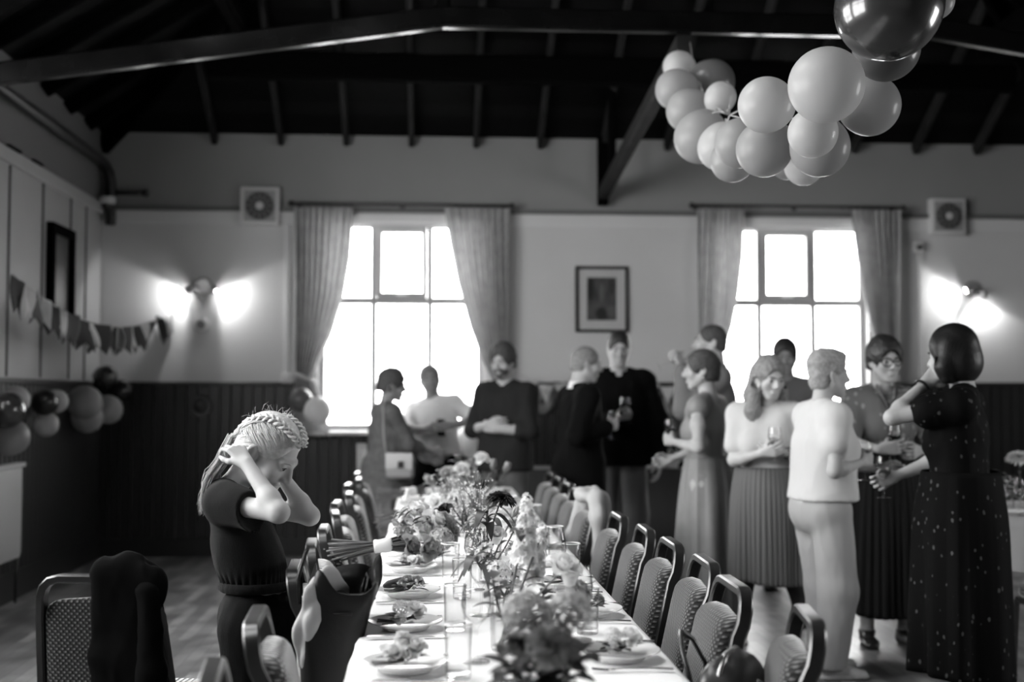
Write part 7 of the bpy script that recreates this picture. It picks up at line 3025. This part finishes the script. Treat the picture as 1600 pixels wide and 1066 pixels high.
for px, dy, lab in ((1572, -.15, 'white plate on the round table near the glasses'),):
    c = on_rt(px, dy - .12)
    place('plate', plate_proto, tuple(c), 0, lab, 'plate', 'plates on the round table')
chair(P(1640, 800, 6.0).x, 5.75, math.radians(10), 'black banquet chair pulled up to the round table at the right edge', 'banquet chairs of other tables')
# ------------------------------------------------------------------ the girl
M_velvet = mat('dark_ribbed_velvet', 0.005, 0.9, spec=.15, sheen=0.05, bump=.5, bscale=90, stretch=(6, 6, .6))
M_gskin = mat('girl_skin', 0.44, 0.55, spec=.3, var=0.04, vscale=25, sss=0.10)
M_ghair = mat('fair_hair', 0.56, 0.5, spec=.25, var=0.15, vscale=80)
GY = 3.86
c = P(402, 900, GY)
G = Person('fair-haired girl in dark short-sleeved jumpsuit with both hands behind her bowed head', c.x, GY, 1.335, -103, 'f', skin=M_gskin, child=True,
           chest=(-17, 0, 0), head=(38, 0, -7), hs=1.0, feet={1: (.075, .02, 10), -1: (-.075, -.03, -10)})
G.Hc = G.img(393.5, 708, -.075) - G.Rh @ Vector((.079, -.012, -.006))
G.HM = Matrix.Translation(G.Hc) @ G.Rh.to_4x4()
G.S[1], G.S[-1] = G.img(352, 787, -.115), G.img(374, 786, .11)
w1 = G.img(386, 725, -.165)
G.arm(1, G.img(438, 801, -.265), w1, fdir=G.img(354, 680, -.10) - w1, palm=G.img(360, 712, .10) - G.img(386, 690, -.02), curl=.62, spread=.5, thumb=.2)
w2 = G.img(427, 726, .09)
G.arm(-1, G.img(472, 804, .15), w2, fdir=G.img(385, 694, .03) - w2, palm=G.img(390, 690, -.05) - G.img(410, 712, .1), curl=.5, spread=.3, thumb=.3)
G.build_body(h=.0034, nose=.8, jaw=.88)
def gfolds(V):
    a = vnoise3(V, np.array((14, 14, 5)), 3)
    gather = np.exp(-((V[:, 2] - .815) / .035) ** 2)
    ang = np.arctan2(V[:, 1], V[:, 0])
    return .007 * a + .003 * vnoise3(V, np.array((30, 30, 14)), 5) + gather * (.004 * np.sin(ang * 34) - .010)
def sleeves(F):
    for d in (1, -1):
        sh, e, w = G.arms[d]
        ax = (e - sh).normalized()
        F.chain([sh - ax * .01, sh + ax * .06 - Vector((0, 0, .004)), sh + ax * .17 - Vector((0, 0, .020))], [.045, .050, .062], k=.035)
    for d in (1, -1):
        sh, e, w = G.arms[d]
        ax = (e - sh).normalized()
        F.cap(sh + ax * .172, sh + ax * .26, .080, .080, k=.004, op=-1)
G.top('jumpsuit_top', M_velvet, inf=.018, sleeve=0, hem=.80, sleeve_inf=.008, h=.0045, folds=gfolds, neck_drop=.012, extra=sleeves)
G.trousers('jumpsuit_legs', M_velvet, inf=.024, top_z=.836, end=.10, wide=1.35, amp=.010, h=.006)
wb = MB()
n = 80
rings = []
for z, o in ((.797, .0), (.800, .006), (.812, .009), (.824, .006), (.828, 0)):
    rings.append([(G.W.x + math.cos(2 * PI * k / n) * (.120 + o + .002 * math.sin(k * 2.5)), G.W.y - .002 + math.sin(2 * PI * k / n) * (.104 + o + .002 * math.sin(k * 2.5)), z) for k in range(n)])
wb.loft(rings, cap=False)
wb.build('waistband', M_velvet, G.root, smooth=True)
G.shoes(M_shoeb)
G.eyes(M_eye)
lash = MB()
for d in (1, -1):
    lash.tube([G.HM @ Vector((d * x, y, z)) for x, y, z in ((.021, .0885, .0085), (.032, .0915, .0120), (.044, .086, .008))], [.0012, .0018, .0012], 6)
lash.build('eyelashes', mat('lash', .04, .5), G.root, smooth=True)
br = MB()
for d in (1, -1):
    br.tube([G.HM @ Vector((d * x, y, z)) for x, y, z in ((.016, .0945, .0235), (.030, .0925, .028), (.046, .081, .025))], [.0012, .0018, .0008], 6)
br.build('eyebrows', mat('fair_brow', .22, .6), G.root, smooth=True)

# hair: close cap, swept strands, two crown braids, gathered tail
def skull(az, el, lift=0.0):
    """point over the skull in the head frame: az from the back (0) round the right side, el up"""
    x = math.sin(az) * math.cos(el)
    y = -math.cos(az) * math.cos(el)
    z = math.sin(el)
    return Vector((x * (.0745 + lift), -.013 + y * (.0955 + lift), .034 + z * (.0875 + lift)))
capo = G.hair_cap('hair', M_ghair, th=.005, nape=-.050, h=.0035, strands=110, amp=.0008, seed=21, fo=.010)
GATH = Vector((.0, -.118, -.035))
HR = random.Random(3)
sb = MB()
def strand(a, n=12, lift=.007, r=.0016, wav=.0025, end=None):
    """lock running from a point on the hairline over the skull to the gathering point"""
    a = Vector(a)
    c0 = Vector((0, -.013, .034))
    b = (end or GATH) + Vector((HR.gauss(0, .008), HR.gauss(0, .005), HR.gauss(0, .008)))
    pts = []
    p1, p2 = HR.random() * 6, HR.random() * 6
    for i in range(n + 1):
        t = i / n
        p = a.lerp(b, t)
        d = p - c0
        e = math.sqrt((d.x / .0745) ** 2 + (d.y / .0955) ** 2 + (d.z / .0875) ** 2)
        if e < 1.0 + lift * 12:
            d = d / max(e, .3) * (1 + (lift * 12) * (math.sin(PI * min(1, t * 1.1)) * .9 + .1))
        p = c0 + d
        p += Vector((math.sin(t * 5 + p1), math.sin(t * 4 + p2), math.sin(t * 6 + p1))) * wav * math.sin(PI * t)
        pts.append(G.HM @ p)
    rr = [r * (.2 + .8 * math.sin(PI * (i + .3) / (n + 1))) for i in range(n + 1)]
    return pts, rr
BRAID = [(.012, .076, .088), (.034, .054, .104), (.050, .012, .112), (.056, -.035, .106), (.050, -.078, .074), (.030, -.105, .028), (.008, -.120, -.02)]
def braid_at(s, t):
    f = t * (len(BRAID) - 1)
    i = min(len(BRAID) - 2, int(f))
    p = Vector(BRAID[i]).lerp(Vector(BRAID[i + 1]), f - i)
    return Vector((p.x * s, p.y, p.z))
for k in range(760):
    s = 1 if k % 2 else -1
    u = HR.random()
    # hairline from the middle of the forehead down to the ear: locks drawn up and back into the braid
    hx = s * lerp(.006, .0735, u ** .75)
    hy = lerp(.076, .010, u ** 1.2)
    hz = lerp(.088, .006, u ** 1.1)
    j = HR.random() ** 3 * .4
    e = braid_at(s, min(1, lerp(.20, .85, u) + HR.gauss(0, .04)))
    a = Vector((hx, hy, hz)).lerp(e, j)
    pts, rr = strand(a, lift=HR.uniform(.0065, .012), r=HR.uniform(.0009, .0016), end=e)
    sb.tube(pts, rr, 5)
for k in range(360):
    s = 1 if k % 2 else -1
    a = braid_at(s, HR.uniform(.42, .95)) + Vector((s * .008, 0, 0))
    pts, rr = strand(a, lift=HR.uniform(.008, .014), r=HR.uniform(.0010, .0018), end=Vector((s * .012, -.118, -.030 - HR.random() * .02)))
    sb.tube(pts, rr, 5)
for k in range(160):
    s = 1 if k % 2 else -1
    a = Vector((s * HR.uniform(.070, .078), HR.uniform(-.03, .012), HR.uniform(.022, .06)))
    pts, rr = strand(a, lift=HR.uniform(.008, .013), r=.0014, end=Vector((s * .015, -.112, -.045)))
    sb.tube(pts, rr, 5)
sb.build('swept_locks', M_ghair, capo, smooth=True)['kind'] = 'stuff'
def braid(path, R, turns, name):
    pts = [Vector(p) for p in path]
    # smooth curve through the points
    fine = []
    m = len(pts)
    for i in range(m - 1):
        p0, p1, p2, p3 = pts[max(i - 1, 0)], pts[i], pts[i + 1], pts[min(i + 2, m - 1)]
        for k in range(14):
            t = k / 14
            fine.append(.5 * ((2 * p1) + (p2 - p0) * t + (2 * p0 - 5 * p1 + 4 * p2 - p3) * t * t + (3 * p1 - p0 - 3 * p2 + p3) * t ** 3))
    fine.append(pts[-1])
    c0 = Vector((0, -.013, .034))
    b = MB()
    n = len(fine)
    for s in range(3):
        for sub in range(4):
            line = []
            for i, p in enumerate(fine):
                t = i / (n - 1)
                tg = (fine[min(i + 1, n - 1)] - fine[max(i - 1, 0)]).normalized()
                up = (p - c0).normalized()
                sd = tg.cross(up).normalized()
                ph = 2 * PI * (t * turns + s / 3)
                o = sd * (R * math.sin(ph)) + up * (R * .45 * math.sin(2 * ph) + R * .4)
                q = 2 * PI * sub / 4
                o += (sd * math.cos(q) + up * math.sin(q)) * R * .22
                line.append(G.HM @ (p + o))
            b.tube(line, [R * .36 * (.35 + .65 * math.sin(PI * min(1, .12 + i / n * .9))) for i in range(n)], 6)
    return b.build(name, M_ghair, capo, smooth=True)
for s in (1, -1):
    braid([braid_at(s, i / 6) for i in range(7)], .0105, 5.0, 'crown_braid')
# gathered tail falling down the back, in world-down direction
tb = MB()
TP = [G.HM @ GATH, G.img(347, 722, -.02), G.img(334, 740, -.02), G.img(325, 764, -.02), G.img(319, 784, -.02), G.img(315, 802, -.02)]
for k in range(260):
    o = Vector((max(-.035, min(.035, HR.gauss(0, .02))), max(-.010, min(.010, HR.gauss(0, .005))), max(-.015, min(.015, HR.gauss(0, .008)))))
    m = HR.uniform(.6, 1.0)
    ph = HR.random() * 6
    pts = []
    for i in range(14):
        t = i / 13 * m * 5
        q = min(4, int(t))
        f = t - q
        p0, p1, p2, p3 = TP[max(0, q - 1)], TP[q], TP[q + 1], TP[min(5, q + 2)]
        p = .5 * ((2 * p1) + (p2 - p0) * f + (2 * p0 - 5 * p1 + 4 * p2 - p3) * f * f + (3 * p1 - p0 - 3 * p2 + p3) * f ** 3)
        sp = 1.0 if q == 0 else (1.15 - .25 * abs(q - 2))
        pts.append(p + o * sp + Vector((math.sin(3 * t / 2 + ph), .5 * math.sin(2 * t + ph * 2), 0)) * .004 * t / 3)
    tb.tube(pts, [lerp(.0014, .0005, i / 13) for i in range(14)], 5)
tb.build('gathered_tail', M_ghair, capo, smooth=True)['kind'] = 'stuff'
fb = MB()
for k in range(34):   # stray hairs catching the light
    a = skull(HR.uniform(-1.8, 1.8), HR.uniform(.2, 1.5), .014)
    d = (a - Vector((0, -.013, .034))).normalized()
    t1 = d.orthogonal().normalized() * HR.uniform(-1, 1) + d.cross(d.orthogonal()).normalized() * HR.uniform(-1, 1)
    L = HR.uniform(.012, .032)
    fb.tube([G.HM @ (a - d * .004), G.HM @ (a + d * L * .35 + t1 * L * .4), G.HM @ (a + d * L * .55 + t1 * L)], [.0005, .0004, .0003], 4)
fb.build('stray_hairs', M_ghair, capo, smooth=True)['kind'] = 'stuff'
# ------------------------------------------------------------------ bags and coats on the chairs
M_leather = mat('black_leather', 0.003, 0.42, spec=.3, bump=.25, bscale=60)
M_brownl = mat('dark_brown_leather', 0.035, 0.30, bump=.2, bscale=50)
M_lining = mat('pale_grey_lining', 0.32, 0.6)
M_coat = mat('pale_coat', 0.34, 0.85)

def soft(name, F, h, m, parent, amp=.004, seed=0, f=(14, 14, 7), thin=None):
    return field_obj(name, F, h, m, parent, folds=cloth_folds(amp, f, seed), smooth=1)

# black tote wedged between the chair back and the table
bx, by = -.268, 3.50
r = thing('tote_bag', 'big black open tote bag standing on the chair beside the girl', 'bag', (bx, by, .494), math.radians(4))
rings = []
nn = 60
prof = [(0, .95), (.02, 1.0), (.12, 1.02), (.25, 1.0), (.34, .98), (.395, 1.0), (.40, .985), (.34, .95), (.1, .95)]
for j, (z, q) in enumerate(prof):
    ring = []
    for k in range(nn):
        a = 2 * PI * k / nn
        ex = abs(math.cos(a)) ** .45 * (1 if math.cos(a) > 0 else -1)
        ey = abs(math.sin(a)) ** .35 * (1 if math.sin(a) > 0 else -1)
        w = .085 * q * (1 + .10 * (z / .4)) + .006 * math.sin(5 * a + z * 18)
        d = .16 * q + .008 * math.sin(3 * a + z * 14)
        top = .022 * math.sin(2 * a + .6) + .018 * math.sin(5 * a) if z > .3 else 0
        s = .96 if j >= 7 else 1
        ring.append((ex * w * s * (.82 + .18 * min(1, z / .26)) + .35 * max(0, z - .27), ey * d * s, max(0, z + top * (z > .3))))
    rings.append(ring)
MB().loft(rings).build('bag_body', M_leather, r, smooth=True)
for sx in (1, -1):
    MB().tube([(sx * .088, -.07, .33), (sx * .092, -.066, .40), (sx * .075, -.04, .46), (sx * .068, .0, .475), (sx * .075, .04, .46), (sx * .092, .066, .40), (sx * .088, .07, .33)] if sx < 0 else
              [(sx * .091, -.07, .34), (sx * .10, -.06, .39), (sx * .115, -.03, .345), (sx * .118, .0, .33), (sx * .115, .03, .345), (sx * .10, .06, .39), (sx * .091, .07, .34)], .006, 8).build('handle', M_leather, r, smooth=True)
MB().rbox((.03, -.168, .315), (.05, .006, .008), .002).build('strap_tab', M_leather, r, smooth=True, angle=40)
# jacket with a pale lining, slung over the bag and the chair
r = thing('jacket', 'dark jacket showing its pale grey lining, slung beside the black tote', 'jacket', (-.30, 3.39, .655))
F = Field()
F.chain([(-.03, .02, .02), (-.03, .0, .10), (-.005, -.01, .20), (.03, .02, .235), (.075, .06, .20)], [.030, .036, .034, .030, .02], k=.03, n=(.8, -.6, 0), s=.45)
F.chain([(-.02, -.02, .02), (.0, -.03, .13), (.03, -.02, .19)], [.022, .03, .02], k=.02, n=(.6, -.8, 0), s=.5)
soft('lining', F, .005, M_lining, r, .007, 4, (18, 18, 7))
F = Field()
F.chain([(.012, -.012, .0), (.035, -.015, .11), (.065, .0, .175), (.09, .03, .16)], [.022, .032, .026, .02], k=.02, n=(.5, -.8, 0), s=.5)
F.chain([(.0, .03, -.12), (.01, .02, .0)], [.04, .03], k=.03, n=(.8, -.6, 0), s=.45)
soft('jacket_body', F, .005, M_blk, r, .006, 9, (16, 16, 8))
MB().tube([(-.01, -.034, .12), (-.035, -.03, .115), (-.05, .0, .10), (-.04, .025, .10)], .0022, 6).build('hanging_loop', M_watch, r, smooth=True)

# pale coat over a chair of the right row
ch = CHAIRS_R[6]
r = thing('coat', 'pale coat hung over the back of a right-row chair', 'coat', tuple(ch.location), ch.rotation_euler[2])
F = Field()
for s in (-1, 1):
    F.chain([(s * .02, -.30, .905), (s * .12, -.30, .885), (s * .185, -.29, .80), (s * .20, -.30, .62), (s * .19, -.32, .46)], [.030, .038, .040, .040, .030], k=.04, n=(0, 1, 0), s=.9)
    F.chain([(s * .07, -.345, .86), (s * .09, -.355, .65), (s * .10, -.36, .42)], [.05, .06, .05], k=.04, n=(0, 1, 0), s=.5)
F.chain([(0, -.315, .90), (0, -.35, .7), (0, -.355, .45)], [.04, .07, .06], k=.04, n=(0, 1, 0), s=.45)
F.ell((.0, -.245, .90), (.10, .035, .035), k=.03)
soft('coat_body', F, .008, M_coat, r, .012, 12, (9, 9, 4))
F = Field().chain([(.17, -.27, .84), (.20, -.235, .68), (.17, -.22, .52)], [.042, .045, .034], k=.03)
soft('sleeve', F, .007, M_coat, r, .008, 15, (12, 12, 8))

# brown handbag on the nearest right-hand chair
r = thing('handbag', 'dark domed handbag with a shiny zip at the bottom right of the table', 'bag', (.735, 2.93, .494), math.radians(62))
rings = []
for j in range(17):
    t = j / 16
    z = t * .285
    q = 1 if t < .55 else math.sqrt(max(.001, 1 - ((t - .55) / .45) ** 2.4))
    ring = []
    for k in range(48):
        a = 2 * PI * k / 48
        ex = abs(math.cos(a)) ** .5 * (1 if math.cos(a) > 0 else -1)
        ey = abs(math.sin(a)) ** .6 * (1 if math.sin(a) > 0 else -1)
        ring.append((ex * .145 * (.96 + .04 * q) * max(q, .25) ** .5, ey * .075 * max(q, .12), z + .006 * math.sin(3 * a) * t))
    rings.append(ring)
MB().loft(rings).build('bag_body', M_brownl, r, smooth=True)
MB().tube([(-.135, .0, .20), (-.11, .0, .262), (-.05, .0, .286), (.05, 0, .286), (.11, 0, .262), (.135, .0, .20)], .007, 8).build('zip', mat('zip_metal', .5, .25, metal=.9), r, smooth=True)
for sy in (1, -1):
    MB().tube([(-.07, sy * .07, .17), (-.075, sy * .085, .24), (-.05, sy * .11, .30 if sy > 0 else .21), (0, sy * .125, .325 if sy > 0 else .19), (.05, sy * .11, .30 if sy > 0 else .21), (.075, sy * .085, .24), (.07, sy * .07, .17)], .0065, 8).build('handle', M_brownl, r, smooth=True)
MB().tube([(-.145, .0, .17), (-.20, .04, .24), (-.21, .10, .16), (-.17, .14, .03)], .005, 8).build('shoulder_strap', M_brownl, r, smooth=True)

# black jacket over the lone chair
r = thing('jacket', 'black jacket hung over the right part of the lone chair back at lower left', 'jacket', tuple(LONE.location), LONE.rotation_euler[2])
F = Field()
F.chain([(.02, -.30, .905), (.10, -.30, .91), (.155, -.295, .865)], [.028, .034, .03], k=.03)
for x in (.03, .09, .145):
    F.chain([(x, -.325, .88), (x + .01, -.325, .65), (x, -.345, .36)], [.036, .042, .040], k=.03, n=(0, 1, 0), s=.5)
    F.chain([(x, -.262, .88), (x, -.215, .70)], [.030, .034], k=.03, n=(0, 1, 0), s=.5)
F.ell((.18, -.31, .85), (.03, .03, .06), k=.03)
soft('jacket_body', F, .008, M_blk2, r, .010, 18, (10, 10, 5))
F = Field().chain([(.165, -.335, .84), (.185, -.35, .62), (.175, -.36, .42)], [.036, .040, .034], k=.03)
soft('sleeve', F, .008, M_blk2, r, .008, 20, (12, 12, 7))
